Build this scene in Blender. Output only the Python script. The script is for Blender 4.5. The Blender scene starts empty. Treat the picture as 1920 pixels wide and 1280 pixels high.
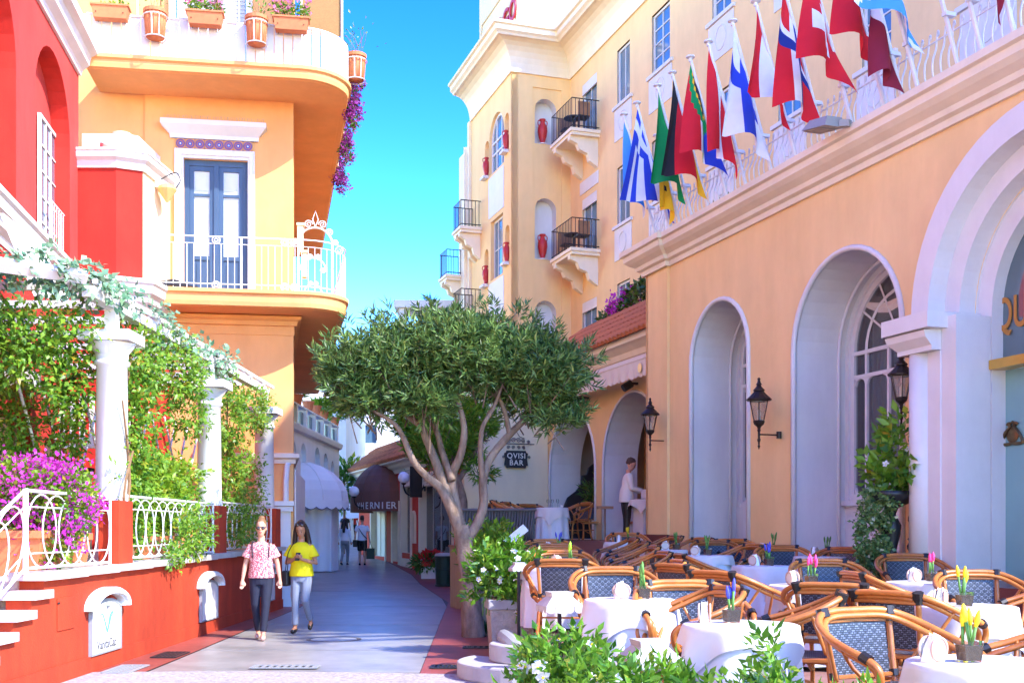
import bpy, math, random
import numpy as np
from mathutils import Vector, Matrix
from mathutils.geometry import tessellate_polygon
random.seed(7); RNG = np.random.default_rng(7)
PI = math.pi
sc = bpy.context.scene
COL = sc.collection
# ------------------------------------------------------------ camera, sky, sun, exposure
F = 2100.0; HY = 994.0; CAMZ = 1.6           # focal length and horizon of the 1920 px photograph
cam = bpy.data.cameras.new('camera'); camo = bpy.data.objects.new('camera', cam); COL.objects.link(camo)
camo.location = (0, 0, CAMZ); camo.rotation_euler = (PI/2, 0, 0)
cam.sensor_width = 36; cam.lens = 36*F/1920; cam.shift_y = (HY-640)/1920
cam.clip_start = 0.1; cam.clip_end = 2000
sc.camera = camo
SUN = Vector((1.15, -0.70, 1.22)).normalized()
w = bpy.data.worlds.new('World'); sc.world = w; w.use_nodes = True
nt = w.node_tree; bg = nt.nodes['Background']
sky = nt.nodes.new('ShaderNodeTexSky'); sky.sky_type = 'NISHITA'; sky.sun_disc = False
sky.sun_elevation = math.asin(SUN.z); sky.sun_rotation = math.atan2(SUN.x, SUN.y)
sky.air_density = 1.0; sky.dust_density = 0.3; sky.ozone_density = 1.5; sky.altitude = 100
hs = nt.nodes.new('ShaderNodeHueSaturation'); hs.inputs['Hue'].default_value = 0.507; hs.inputs['Saturation'].default_value = 1.40; hs.inputs['Value'].default_value = 1/3.6
nt.links.new(sky.outputs[0], hs.inputs['Color']); 
gm = nt.nodes.new('ShaderNodeGamma'); gm.inputs[1].default_value = 1.7; h2 = nt.nodes.new('ShaderNodeHueSaturation'); h2.inputs['Value'].default_value = 3.6   # deeper, more contrasty clear sky
nt.links.new(hs.outputs[0], gm.inputs[0]); nt.links.new(gm.outputs[0], h2.inputs['Color']); nt.links.new(h2.outputs[0], bg.inputs[0])
bg.inputs[1].default_value = 0.15
sl = bpy.data.lights.new('sun', 'SUN'); sl.energy = 2.0; sl.angle = math.radians(0.5); sl.color = (1, 0.95, 0.86)
so = bpy.data.objects.new('sun', sl); COL.objects.link(so)
so.rotation_euler = SUN.to_track_quat('Z', 'Y').to_euler(); so.location = (10, -10, 30)
vs = sc.view_settings; vs.view_transform = 'Standard'; vs.look = 'None'; vs.gamma = 1; vs.use_curve_mapping = False
vs.exposure = 2.42
sc.cycles.max_bounces = 9; sc.cycles.diffuse_bounces = 7; sc.cycles.transparent_max_bounces = 12
# ------------------------------------------------------------ materials
def _n(t, k, **kw):
    n = t.nodes.new(k)
    for a, b in kw.items(): setattr(n, a, b)
    return n
def mat(name, col, rough=0.7, vary=0.10, scale=3.0, bump=0.0, bscale=60, metal=0.0, spec=0.4, col2=None, emit=None, streak=0.0, dirt=0.0):
    m = bpy.data.materials.new(name); m.use_nodes = True; t = m.node_tree
    b = t.nodes['Principled BSDF']; b.inputs['Roughness'].default_value = rough; b.inputs['Metallic'].default_value = metal
    b.inputs['Specular IOR Level'].default_value = spec
    c = tuple(col)+(1,)
    if vary > 0 or col2:
        tc = _n(t, 'ShaderNodeTexCoord'); no = _n(t, 'ShaderNodeTexNoise'); no.inputs['Scale'].default_value = scale; no.inputs['Detail'].default_value = 6
        no.inputs['Roughness'].default_value = 0.65
        src = tc.outputs['Object']
        if streak:
            mp = _n(t, 'ShaderNodeMapping'); mp.inputs['Scale'].default_value = (1, 1, streak); t.links.new(src, mp.inputs[0]); src = mp.outputs[0]
        t.links.new(src, no.inputs['Vector'])
        r = _n(t, 'ShaderNodeValToRGB'); t.links.new(no.outputs[0], r.inputs[0])
        r.color_ramp.elements[0].position = 0.3; r.color_ramp.elements[1].position = 0.7
        lo = tuple(max(0, x*(1-vary)) for x in col)+(1,)
        r.color_ramp.elements[0].color = (tuple(col2)+(1,)) if col2 else lo
        r.color_ramp.elements[1].color = c
        out = r.outputs[0]
        if dirt:
            for (msc, lo_p, hi_p, dk) in (((1.3, 1.3, .28), .40, .66, 1-dirt*.8), ((.55, .55, .5), .35, .6, 1-dirt*.7), ((14, 14, 9), .60, .74, 1+dirt*.5)):
                mp2 = _n(t, 'ShaderNodeMapping'); mp2.inputs['Scale'].default_value = msc; t.links.new(tc.outputs['Object'], mp2.inputs[0])
                n3 = _n(t, 'ShaderNodeTexNoise'); n3.inputs['Scale'].default_value = 1.3; n3.inputs['Detail'].default_value = 7; n3.inputs['Roughness'].default_value = .7; t.links.new(mp2.outputs[0], n3.inputs['Vector'])
                r3 = _n(t, 'ShaderNodeValToRGB'); r3.color_ramp.elements[0].position = lo_p; r3.color_ramp.elements[1].position = hi_p
                r3.color_ramp.elements[0].color = (min(1, dk),)*3+(1,) if dk < 1 else (1, 1, 1, 1); r3.color_ramp.elements[1].color = (1, 1, 1, 1) if dk < 1 else (2-dk, 2-dk, 2-dk, 1)
                t.links.new(n3.outputs[0], r3.inputs[0]); mx = _n(t, 'ShaderNodeMixRGB', blend_type='MULTIPLY'); mx.inputs[0].default_value = 1
                t.links.new(out, mx.inputs[1]); t.links.new(r3.outputs[0], mx.inputs[2]); out = mx.outputs[0]
        t.links.new(out, b.inputs['Base Color'])
    else:
        b.inputs['Base Color'].default_value = c
    if bump > 0:
        tc = _n(t, 'ShaderNodeTexCoord'); n2 = _n(t, 'ShaderNodeTexNoise'); n2.inputs['Scale'].default_value = bscale; n2.inputs['Detail'].default_value = 4
        t.links.new(tc.outputs['Object'], n2.inputs['Vector'])
        bu = _n(t, 'ShaderNodeBump'); bu.inputs['Strength'].default_value = bump; bu.inputs['Distance'].default_value = 0.02
        t.links.new(n2.outputs[0], bu.inputs['Height']); t.links.new(bu.outputs[0], b.inputs['Normal'])
    if emit:
        b.inputs['Emission Color'].default_value = c; b.inputs['Emission Strength'].default_value = emit
    return m
def leafmat(name, c1, c2, c3=None, trans=0.35, gloss=0.3):
    m = bpy.data.materials.new(name); m.use_nodes = True; t = m.node_tree
    b = t.nodes['Principled BSDF']; b.inputs['Roughness'].default_value = gloss + 0.1; b.inputs['Specular IOR Level'].default_value = 0.45
    ge = _n(t, 'ShaderNodeNewGeometry'); r = _n(t, 'ShaderNodeValToRGB'); t.links.new(ge.outputs['Random Per Island'], r.inputs[0])
    r.color_ramp.elements[0].color = tuple(c1)+(1,); r.color_ramp.elements[1].color = tuple(c2)+(1,)
    if c3:
        e = r.color_ramp.elements.new(0.93); e.color = tuple(c2)+(1,); r.color_ramp.elements[2].color = tuple(c3)+(1,)
    t.links.new(r.outputs[0], b.inputs['Base Color'])
    tr = _n(t, 'ShaderNodeBsdfTranslucent'); t.links.new(r.outputs[0], tr.inputs[0])
    mx = _n(t, 'ShaderNodeMixShader'); mx.inputs[0].default_value = trans
    t.links.new(b.outputs[0], mx.inputs[1]); t.links.new(tr.outputs[0], mx.inputs[2]); t.links.new(mx.outputs[0], t.nodes['Material Output'].inputs[0])
    return m
def glassmat(name, tint, see=0.7, rough=0.02, refl=1.5):
    m = bpy.data.materials.new(name); m.use_nodes = True; t = m.node_tree
    tr = _n(t, 'ShaderNodeBsdfTransparent'); tr.inputs[0].default_value = tuple(tint)+(1,)
    df = _n(t, 'ShaderNodeBsdfDiffuse'); df.inputs[0].default_value = tuple(x*0.6 for x in tint)+(1,)
    m1 = _n(t, 'ShaderNodeMixShader'); m1.inputs[0].default_value = see
    t.links.new(df.outputs[0], m1.inputs[1]); t.links.new(tr.outputs[0], m1.inputs[2])
    gl = _n(t, 'ShaderNodeBsdfGlossy'); gl.inputs['Roughness'].default_value = rough
    fr = _n(t, 'ShaderNodeFresnel'); fr.inputs[0].default_value = refl
    m2 = _n(t, 'ShaderNodeMixShader'); t.links.new(fr.outputs[0], m2.inputs[0])
    t.links.new(m1.outputs[0], m2.inputs[1]); t.links.new(gl.outputs[0], m2.inputs[2]); t.links.new(m2.outputs[0], t.nodes['Material Output'].inputs[0])
    return m
M = {}
M['peach'] = mat('peach_stucco', (0.91, 0.635, 0.30), 0.9, 0.09, 0.7, 0.16, 60, col2=(0.90, 0.60, 0.27), dirt=0.10)
M['peach2'] = mat('pale_peach_stucco', (0.91, 0.635, 0.31), 0.9, 0.08, 0.8, 0.16, 60, dirt=0.09)
M['cream'] = mat('cream_stucco', (0.84, 0.70, 0.45), 0.9, 0.08, 1.0, 0.10, 80, dirt=0.07)
M['creamw'] = mat('cream_trim', (0.87, 0.77, 0.58), 0.7, 0.08, 2.0, 0.06, 60, dirt=0.09)
M['white'] = mat('white_paint', (0.74, 0.72, 0.70), 0.55, 0.07, 2.5, 0.05, 50, dirt=0.07)
M['whitewall'] = mat('white_stucco', (0.76, 0.73, 0.70), 0.85, 0.06, 1.2, 0.1, 70, dirt=0.09)
M['yellow'] = mat('yellow_stucco', (0.88, 0.45, 0.17), 0.9, 0.08, 0.6, 0.14, 70, col2=(0.86, 0.41, 0.14), dirt=0.11)
M['red'] = mat('red_stucco', (0.62, 0.032, 0.018), 0.9, 0.15, 1.2, 0.15, 60, dirt=0.26)
M['pinkred'] = mat('weathered_red_stucco', (0.70, 0.062, 0.050), 0.9, 0.18, 1.0, 0.15, 60, streak=0.3, dirt=0.28)
M['wallred'] = mat('orange_red_render', (0.60, 0.056, 0.014), 0.85, 0.16, 1.6, 0.2, 50, streak=0.35, dirt=0.36)
M['darkred'] = mat('dark_red_paint', (0.42, 0.035, 0.025), 0.8)
M['shopred'] = mat('shop_red_stucco', (0.70, 0.07, 0.025), 0.9, 0.12, 1.5, dirt=0.1)
M['terracotta'] = mat('terracotta', (0.62, 0.20, 0.075), 0.8, 0.2, 8, 0.05, 60)
M['tile'] = mat('roof_tile_clay', (0.62, 0.20, 0.07), 0.85, 0.35, 5, 0.15, 40, col2=(0.36, 0.11, 0.04))
M['black'] = mat('black_iron', (0.018, 0.018, 0.02), 0.45, 0, spec=0.5)
M['bronze'] = mat('bronze_lamp_metal', (0.035, 0.026, 0.022), 0.45, 0.2, 20, metal=0.5)
M['whitemetal'] = mat('white_painted_iron', (0.74, 0.73, 0.71), 0.4, 0.08, 10)
M['bluewood'] = mat('blue_painted_wood', (0.055, 0.105, 0.19), 0.5, 0.3, 6, streak=0.1)
M['grey'] = mat('grey_stone', (0.42, 0.41, 0.40), 0.75, 0.2, 5, 0.1, 50)
M['irongrey'] = mat('dark_grey_iron', (0.10, 0.105, 0.11), 0.45, 0.15, 8)
M['greymetal'] = mat('grey_painted_metal', (0.30, 0.31, 0.31), 0.45, 0.08, 8)
M['stone'] = mat('rough_pale_stone', (0.52, 0.46, 0.38), 0.95, 0.35, 9, 0.9, 28)
M['wood'] = mat('pale_timber', (0.46, 0.31, 0.17), 0.75, 0.3, 4, 0.1, 30, streak=0.05)
M['brownwood'] = mat('brown_timber', (0.33, 0.17, 0.09), 0.7, 0.3, 4, 0.1, 30)
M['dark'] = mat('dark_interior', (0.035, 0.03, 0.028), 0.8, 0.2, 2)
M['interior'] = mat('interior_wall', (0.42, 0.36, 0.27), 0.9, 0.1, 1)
M['curtain'] = mat('cream_curtain', (0.66, 0.60, 0.52), 0.9, 0.1, 3)
M['brass'] = mat('brass', (0.72, 0.42, 0.09), 0.3, 0.1, 10, metal=0.7)
M['gold'] = mat('gold_lettering', (0.45, 0.20, 0.035), 0.5, 0.1, 10)
M['bronzeplate'] = mat('crest_bronze', (0.22, 0.14, 0.06), 0.4, 0.4, 30, metal=0.8)
M['glass'] = glassmat('window_glass', (0.45, 0.52, 0.56), 0.8, 0.02, 1.9)
M['paneblue'] = mat('sky_glass', (0.10, 0.19, 0.27), 0.06, 0.3, 0.8, spec=0.9)
M['clear'] = glassmat('clear_glass', (0.93, 0.96, 0.95), 0.96, 0.01, 1.3)
M['teal'] = mat('frosted_teal_glass', (0.20, 0.40, 0.40), 0.16, 0.12, 0.8, spec=0.9)
M['mirror'] = mat('transom_glass', (0.16, 0.22, 0.24), 0.03, 0, metal=0.55, spec=1.0)
M['sign'] = mat('black_sign_board', (0.02, 0.02, 0.02), 0.5, 0)
M['brownfab'] = mat('brown_awning_canvas', (0.20, 0.085, 0.055), 0.85, 0.15, 3, 0.05, 200)
M['canvas'] = mat('white_canvas', (0.78, 0.78, 0.78), 0.85, 0.06, 2, 0.25, 6)
M['creamfab'] = mat('cream_awning_canvas', (0.74, 0.66, 0.52), 0.85, 0.1, 5)
M['cloth'] = mat('ivory_table_linen', (0.66, 0.62, 0.57), 0.9, 0.06, 4, 0.2, 9)
M['cloth2'] = mat('white_table_linen', (0.70, 0.70, 0.71), 0.9, 0.05, 4, 0.1, 9)
M['napkin'] = mat('paper_napkin', (0.86, 0.85, 0.83), 0.9, 0)
M['wicker'] = mat('rose_cane', (0.60, 0.38, 0.28), 0.5, 0.1, 9)
M['soil'] = mat('soil', (0.16, 0.075, 0.035), 0.95, 0.4, 40, 0.5, 90)
M['bark'] = mat('oleander_bark', (0.30, 0.21, 0.155), 0.95, 0.42, 9, 0.8, 26, col2=(0.11, 0.068, 0.045), streak=0.35)
M['twig'] = mat('vine_stem', (0.26, 0.15, 0.07), 0.9, 0.3, 12)
M['leaf_ol'] = leafmat('oleander_leaf', (0.035, 0.095, 0.022), (0.19, 0.31, 0.08), (0.32, 0.34, 0.09), 0.28, 0.25)
M['leaf_vine'] = leafmat('vine_leaf', (0.06, 0.19, 0.014), (0.25, 0.43, 0.035), (0.45, 0.32, 0.03), 0.45)
M['leaf_dark'] = leafmat('dark_vine_leaf', (0.03, 0.11, 0.014), (0.12, 0.26, 0.03), (0.25, 0.25, 0.03), 0.35)
M['leaf_ivy'] = leafmat('blue_ivy_leaf', (0.07, 0.19, 0.10), (0.24, 0.38, 0.22), None, 0.25)
M['leaf_var'] = leafmat('variegated_ivy_leaf', (0.05, 0.13, 0.035), (0.22, 0.33, 0.10), (0.55, 0.55, 0.35), 0.25)
M['leaf_bright'] = leafmat('mandevilla_leaf', (0.035, 0.14, 0.012), (0.19, 0.38, 0.03), (0.36, 0.40, 0.05), 0.4, 0.2)
M['leaf_lemon'] = leafmat('lemon_leaf', (0.09, 0.24, 0.012), (0.30, 0.44, 0.03), (0.5, 0.4, 0.03), 0.45)
M['bract'] = leafmat('magenta_bract', (0.48, 0.02, 0.36), (0.70, 0.08, 0.58), None, 0.4, 0.6)
M['bract2'] = leafmat('purple_bract', (0.22, 0.03, 0.24), (0.40, 0.06, 0.40), None, 0.35, 0.6)
M['pinkpetal'] = leafmat('pink_petal', (0.70, 0.14, 0.36), (0.85, 0.35, 0.55), None, 0.35, 0.6)
M['redpetal'] = leafmat('red_petal', (0.55, 0.02, 0.02), (0.75, 0.05, 0.05), None, 0.35, 0.6)
M['whitepetal'] = leafmat('white_petal', (0.80, 0.78, 0.74), (0.88, 0.87, 0.84), None, 0.3, 0.6)
M['yellowc'] = mat('yellow_bud', (0.85, 0.62, 0.01), 0.5, 0.1, 30)
M['bluec'] = mat('blue_bud', (0.06, 0.07, 0.45), 0.5, 0.1, 30)
M['pinkc'] = mat('pink_bud', (0.75, 0.05, 0.22), 0.5, 0.1, 30)
M['limec'] = mat('lime_bud', (0.35, 0.62, 0.03), 0.5, 0.1, 30)
M['stemc'] = mat('green_stem', (0.10, 0.24, 0.04), 0.6, 0.1, 30)
M['amph'] = mat('red_glazed_clay', (0.52, 0.03, 0.03), 0.45, 0.15, 8)
M['bin'] = mat('dark_green_bin_paint', (0.012, 0.04, 0.026), 0.45, 0.2, 5)
M['blind'] = mat('bamboo_blind', (0.42, 0.22, 0.07), 0.8, 0.4, 30, streak=6)
M['shutter'] = mat('grey_shutter', (0.50, 0.49, 0.46), 0.7, 0.15, 5)
M['globe'] = mat('opal_glass', (0.82, 0.76, 0.74), 0.25, 0.03, 5)
M['lampglass'] = glassmat('lamp_glass', (0.86, 0.80, 0.70), 0.72, 0.05, 1.5)
M['candle'] = mat('candle_tube', (0.85, 0.82, 0.76), 0.6, 0)
M['skin'] = mat('skin', (0.62, 0.31, 0.20), 0.55, 0.06, 10)
M['skin2'] = mat('tanned_skin', (0.42, 0.185, 0.10), 0.55, 0.06, 10)
M['skinface'] = M['skin']
M['hair_b'] = mat('light_brown_hair', (0.24, 0.12, 0.05), 0.55, 0.4, 40, streak=0.1)
M['hair_d'] = mat('dark_brown_hair', (0.03, 0.014, 0.01), 0.4, 0.5, 50, streak=0.1)
M['hair_g'] = mat('short_brown_hair', (0.10, 0.055, 0.035), 0.7, 0.4, 50)
M['yellowtop'] = mat('yellow_blouse_cloth', (0.80, 0.62, 0.002), 0.8, 0.1, 6, 0.15, 20)
M['navy'] = mat('navy_cloth', (0.014, 0.016, 0.035), 0.8, 0.3, 8, 0.2, 20)
M['whiteshirt'] = mat('white_cotton', (0.78, 0.77, 0.76), 0.85, 0.06, 6, 0.2, 14)
M['jacket'] = mat('cream_jacket_cloth', (0.80, 0.75, 0.66), 0.8, 0.05, 6, 0.2, 14)
M['khaki'] = mat('grey_trouser_cloth', (0.33, 0.30, 0.28), 0.85, 0.15, 8)
M['leather'] = mat('black_leather', (0.015, 0.014, 0.014), 0.4, 0.2, 10)
M['nude'] = mat('nude_leather', (0.62, 0.36, 0.27), 0.5, 0.05, 10)
M['lens'] = mat('dark_lens', (0.03, 0.012, 0.01), 0.08, 0, spec=0.9)
M['concrete'] = mat('pale_concrete', (0.60, 0.57, 0.53), 0.8, 0.12, 2, 0.1, 40)
M['coping'] = mat('pale_coping_stone', (0.60, 0.56, 0.52), 0.7, 0.15, 4, 0.15, 40, dirt=0.2)
M['plum'] = mat('terrace_red_tile', (0.20, 0.055, 0.04), 0.35, 0.25, 2.5)
M['hedge'] = leafmat('hedge_leaf', (0.025, 0.07, 0.01), (0.12, 0.20, 0.03), (0.25, 0.17, 0.05), 0.3)
M['palm'] = mat('grass_green', (0.05, 0.12, 0.02), 0.8, 0.4, 6)
def fabricmat(name, base, fleck, sc_=90, thr=0.55, plaid=False):
    m = bpy.data.materials.new(name); m.use_nodes = True; t = m.node_tree; b = t.nodes['Principled BSDF']; b.inputs['Roughness'].default_value = 0.85
    tc = _n(t, 'ShaderNodeTexCoord')
    if plaid:
        w1 = _n(t, 'ShaderNodeTexWave', bands_direction='X'); w2 = _n(t, 'ShaderNodeTexWave', bands_direction='Z')
        for q in (w1, w2): q.inputs['Scale'].default_value = sc_; q.inputs['Distortion'].default_value = 0.3; t.links.new(tc.outputs['Object'], q.inputs[0])
        mm = _n(t, 'ShaderNodeMath', operation='MULTIPLY'); t.links.new(w1.outputs[1], mm.inputs[0]); t.links.new(w2.outputs[1], mm.inputs[1]); src = mm.outputs[0]
    else:
        v = _n(t, 'ShaderNodeTexNoise'); v.inputs['Scale'].default_value = sc_; v.inputs['Detail'].default_value = 3; t.links.new(tc.outputs['Object'], v.inputs['Vector']); src = v.outputs[0]
    r = _n(t, 'ShaderNodeValToRGB'); t.links.new(src, r.inputs[0])
    r.color_ramp.elements[0].position = thr-0.05; r.color_ramp.elements[1].position = thr+0.05
    r.color_ramp.elements[0].color = tuple(base)+(1,); r.color_ramp.elements[1].color = tuple(fleck)+(1,)
    t.links.new(r.outputs[0], b.inputs['Base Color'])
    return m
M['floral'] = fabricmat('pink_floral_cloth', (0.50, 0.075, 0.10), (0.74, 0.50, 0.46), 55, 0.52)
M['plaid'] = fabricmat('grey_check_cloth', (0.16, 0.18, 0.23), (0.30, 0.33, 0.40), 30, 0.4, True)
def weavemat(name, dark, light):
    m = bpy.data.materials.new(name); m.use_nodes = True; t = m.node_tree; b = t.nodes['Principled BSDF']; b.inputs['Roughness'].default_value = 0.42
    tc = _n(t, 'ShaderNodeTexCoord'); mp = _n(t, 'ShaderNodeMapping'); mp.inputs['Rotation'].default_value = (0, 0, 0)
    t.links.new(tc.outputs['UV'], mp.inputs[0])
    br = _n(t, 'ShaderNodeTexBrick'); t.links.new(mp.outputs[0], br.inputs['Vector'])
    br.inputs['Scale'].default_value = 1.0; br.inputs['Brick Width'].default_value = 0.026; br.inputs['Row Height'].default_value = 0.013; br.inputs['Mortar Size'].default_value = 0.0028
    br.inputs['Color1'].default_value = tuple(light)+(1,); br.inputs['Color2'].default_value = tuple(x*0.5 for x in light)+(1,); br.inputs['Mortar'].default_value = tuple(dark)+(1,)
    ch = _n(t, 'ShaderNodeTexChecker'); ch.inputs['Scale'].default_value = 1/0.026; t.links.new(mp.outputs[0], ch.inputs[0])
    ch.inputs[1].default_value = (1, 1, 1, 1); ch.inputs[2].default_value = (0.35, 0.35, 0.4, 1)
    mx = _n(t, 'ShaderNodeMixRGB', blend_type='MULTIPLY'); mx.inputs[0].default_value = 1
    t.links.new(br.outputs[0], mx.inputs[1]); t.links.new(ch.outputs[0], mx.inputs[2]); t.links.new(mx.outputs[0], b.inputs['Base Color'])
    bu = _n(t, 'ShaderNodeBump'); bu.inputs['Strength'].default_value = 0.5; bu.inputs['Distance'].default_value = 0.006
    inv = _n(t, 'ShaderNodeMath', operation='SUBTRACT'); inv.inputs[0].default_value = 1; t.links.new(br.outputs['Fac'], inv.inputs[1])
    t.links.new(inv.outputs[0], bu.inputs['Height']); t.links.new(bu.outputs[0], b.inputs['Normal'])
    return m
M['weave'] = weavemat('navy_weave', (0.008, 0.009, 0.014), (0.17, 0.185, 0.235))
def canemat(name, c1, c2):
    m = mat(name, c1, 0.32, 0.3, 7, 0.0, spec=0.5, col2=c2)
    t = m.node_tree; b = t.nodes['Principled BSDF']; src = b.inputs['Base Color'].links[0].from_socket
    oi = _n(t, 'ShaderNodeObjectInfo'); hsn = _n(t, 'ShaderNodeHueSaturation'); mr = _n(t, 'ShaderNodeMapRange')
    mr.inputs['To Min'].default_value = 0.7; mr.inputs['To Max'].default_value = 1.25
    t.links.new(oi.outputs['Random'], mr.inputs[0]); t.links.new(mr.outputs[0], hsn.inputs['Value']); t.links.new(src, hsn.inputs['Color']); t.links.new(hsn.outputs[0], b.inputs['Base Color'])
    return m
M['cane'] = canemat('bamboo_cane', (0.54, 0.20, 0.04), (0.36, 0.095, 0.02))
M['binding'] = mat('black_binding', (0.02, 0.017, 0.017), 0.4, 0.5, 200)
# ------------------------------------------------------------ geometry helpers
class G:
    def __init__(s): s.v = []; s.f = []; s.m = []; s.uv = None
    def add(s, vf, m=0):
        v, f = vf; o = len(s.v); s.v.extend(v); s.f.extend(tuple(i+o for i in q) for q in f); s.m.extend([m]*len(f)); return s
    def box(s, c, d, rz=0, m=0): return s.add(box(c, d, rz), m)
    def tube(s, pts, r, n=6, m=0, smooth=0, closed=False): return s.add(tube(pts, r, n, smooth, closed), m)
    def lathe(s, prof, n=16, c=(0, 0, 0), m=0): return s.add(lathe(prof, n, c), m)
    def quad(s, a, b, c, d, m=0): return s.add(([a, b, c, d], [(0, 1, 2, 3)]), m)
def box(c, d, rz=0):
    x, y, z = (q/2 for q in d); v = []
    cr, sr = math.cos(rz), math.sin(rz)
    for k in (-z, z):
        for (i, j) in ((-x, -y), (x, -y), (x, y), (-x, y)): v.append((c[0]+i*cr-j*sr, c[1]+i*sr+j*cr, c[2]+k))
    return v, [(3, 2, 1, 0), (4, 5, 6, 7), (0, 1, 5, 4), (1, 2, 6, 5), (2, 3, 7, 6), (3, 0, 4, 7)]
def bx(x0, x1, y0, y1, z0, z1): return box(((x0+x1)/2, (y0+y1)/2, (z0+z1)/2), (x1-x0, y1-y0, z1-z0))
def catmull(p, k, closed=False):
    p = [Vector(q) for q in p]; n = len(p); out = []
    for i in range(n if closed else n-1):
        if closed: a, b, c, d = p[i-1], p[i], p[(i+1) % n], p[(i+2) % n]
        else: a, b, c, d = p[max(i-1, 0)], p[i], p[i+1], p[min(i+2, n-1)]
        for j in range(k):
            t = j/k; out.append(0.5*((2*b)+(c-a)*t+(2*a-5*b+4*c-d)*t*t+(3*b-a-3*c+d)*t**3))
    if not closed: out.append(p[-1])
    return out
def tube(pts, r, n=6, smooth=0, closed=False):
    N0 = len(pts)
    if smooth:
        rr = r if hasattr(r, '__len__') else None
        pts = catmull(pts, smooth, closed)
        if rr: r = [rr[min(i//smooth, N0-1)]*(1-(i % smooth)/smooth)+rr[min(i//smooth+1, N0-1)]*((i % smooth)/smooth) for i in range(len(pts))]
    pts = [Vector(p) for p in pts]; N = len(pts); R = r if hasattr(r, '__len__') else [r]*N
    v = []; f = []; up = None
    for i, p in enumerate(pts):
        if closed: t = pts[(i+1) % N]-pts[i-1]
        else: t = pts[min(i+1, N-1)]-pts[max(i-1, 0)]
        if t.length < 1e-9: t = Vector((0, 0, 1))
        t.normalize()
        if up is None:
            up = Vector((0, 0, 1)) if abs(t.z) < 0.9 else Vector((1, 0, 0))
        up = up - t*up.dot(t)
        if up.length < 1e-6: up = t.orthogonal()
        up.normalize(); s = t.cross(up)
        for k in range(n):
            a = 2*PI*k/n; q = p+(up*math.cos(a)+s*math.sin(a))*R[i]; v.append((q.x, q.y, q.z))
    for i in range(N if closed else N-1):
        j = (i+1) % N
        for k in range(n):
            k2 = (k+1) % n; f.append((i*n+k, j*n+k, j*n+k2, i*n+k2))
    if not closed: f.append(tuple(range(n))); f.append(tuple((N-1)*n+k for k in range(n-1, -1, -1)))
    return v, f
def lathe(prof, n=16, c=(0, 0, 0), sx=1, sy=1):
    v = []; f = []
    for (r, z) in prof:
        for k in range(n):
            a = 2*PI*k/n; v.append((c[0]+r*sx*math.cos(a), c[1]+r*sy*math.sin(a), c[2]+z))
    for i in range(len(prof)-1):
        for k in range(n):
            k2 = (k+1) % n; f.append((i*n+k, i*n+k2, (i+1)*n+k2, (i+1)*n+k))
    f.append(tuple(range(n-1, -1, -1))); f.append(tuple((len(prof)-1)*n+k for k in range(n)))
    return v, f
def loft(rings, n=12):
    """rings: (center, rx, ry) ellipses lying roughly in xy, smooth body parts"""
    v = []; f = []
    for (c, rx, ry) in rings:
        for k in range(n):
            a = 2*PI*k/n; v.append((c[0]+rx*math.cos(a), c[1]+ry*math.sin(a), c[2]))
    for i in range(len(rings)-1):
        for k in range(n):
            k2 = (k+1) % n; f.append((i*n+k, i*n+k2, (i+1)*n+k2, (i+1)*n+k))
    f.append(tuple(range(n-1, -1, -1))); f.append(tuple((len(rings)-1)*n+k for k in range(n)))
    return v, f
def prism(poly, y0, y1):
    """polygon in (u, z) extruded from y0 (front) to y1"""
    n = len(poly); v = [(a, y0, b) for a, b in poly]+[(a, y1, b) for a, b in poly]
    f = [tuple(range(n)), tuple(range(2*n-1, n-1, -1))]
    f += [((i+1) % n, i, n+i, n+(i+1) % n) for i in range(n)]
    return v, f
def slab(poly, z0, z1):
    n = len(poly); v = [(a, b, z0) for a, b in poly]+[(a, b, z1) for a, b in poly]
    f = [tuple(range(n-1, -1, -1)), tuple(range(n, 2*n))]
    f += [(i, (i+1) % n, n+(i+1) % n, n+i) for i in range(n)]
    return v, f
def sweep(path, prof):
    """path: list of (x,y) plan points; outward = right side of travel; prof: list of (out, z)"""
    P = [Vector((a[0], a[1])) for a in path]; N = len(P); v = []; f = []; k = len(prof)
    for i in range(N):
        d0 = (P[i]-P[i-1]).normalized() if i > 0 else (P[1]-P[0]).normalized()
        d1 = (P[i+1]-P[i]).normalized() if i < N-1 else d0
        n0 = Vector((d0.y, -d0.x)); n1 = Vector((d1.y, -d1.x)); m = (n0+n1)
        m = m/max(0.3, m.length_squared)*2 if m.length > 1e-6 else n0
        for (o, z) in prof: q = P[i]+m*o; v.append((q.x, q.y, z))
    for i in range(N-1):
        for j in range(k-1):
            f.append((i*k+j, (i+1)*k+j, (i+1)*k+j+1, i*k+j+1))
    f.append(tuple(range(k))); f.append(tuple((N-1)*k+j for j in range(k-1, -1, -1)))
    return v, f
def archpoly(u0, u1, z0, zs, n=14, ell=1.0):
    c = (u0+u1)/2; r = (u1-u0)/2
    return [(u0, z0)]+[(c-r*math.cos(PI*i/n), zs+r*ell*math.sin(PI*i/n)) for i in range(n+1)]+[(u1, z0)]
def rect(u0, u1, z0, z1): return [(u0, z0), (u0, z1), (u1, z1), (u1, z0)]
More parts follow.
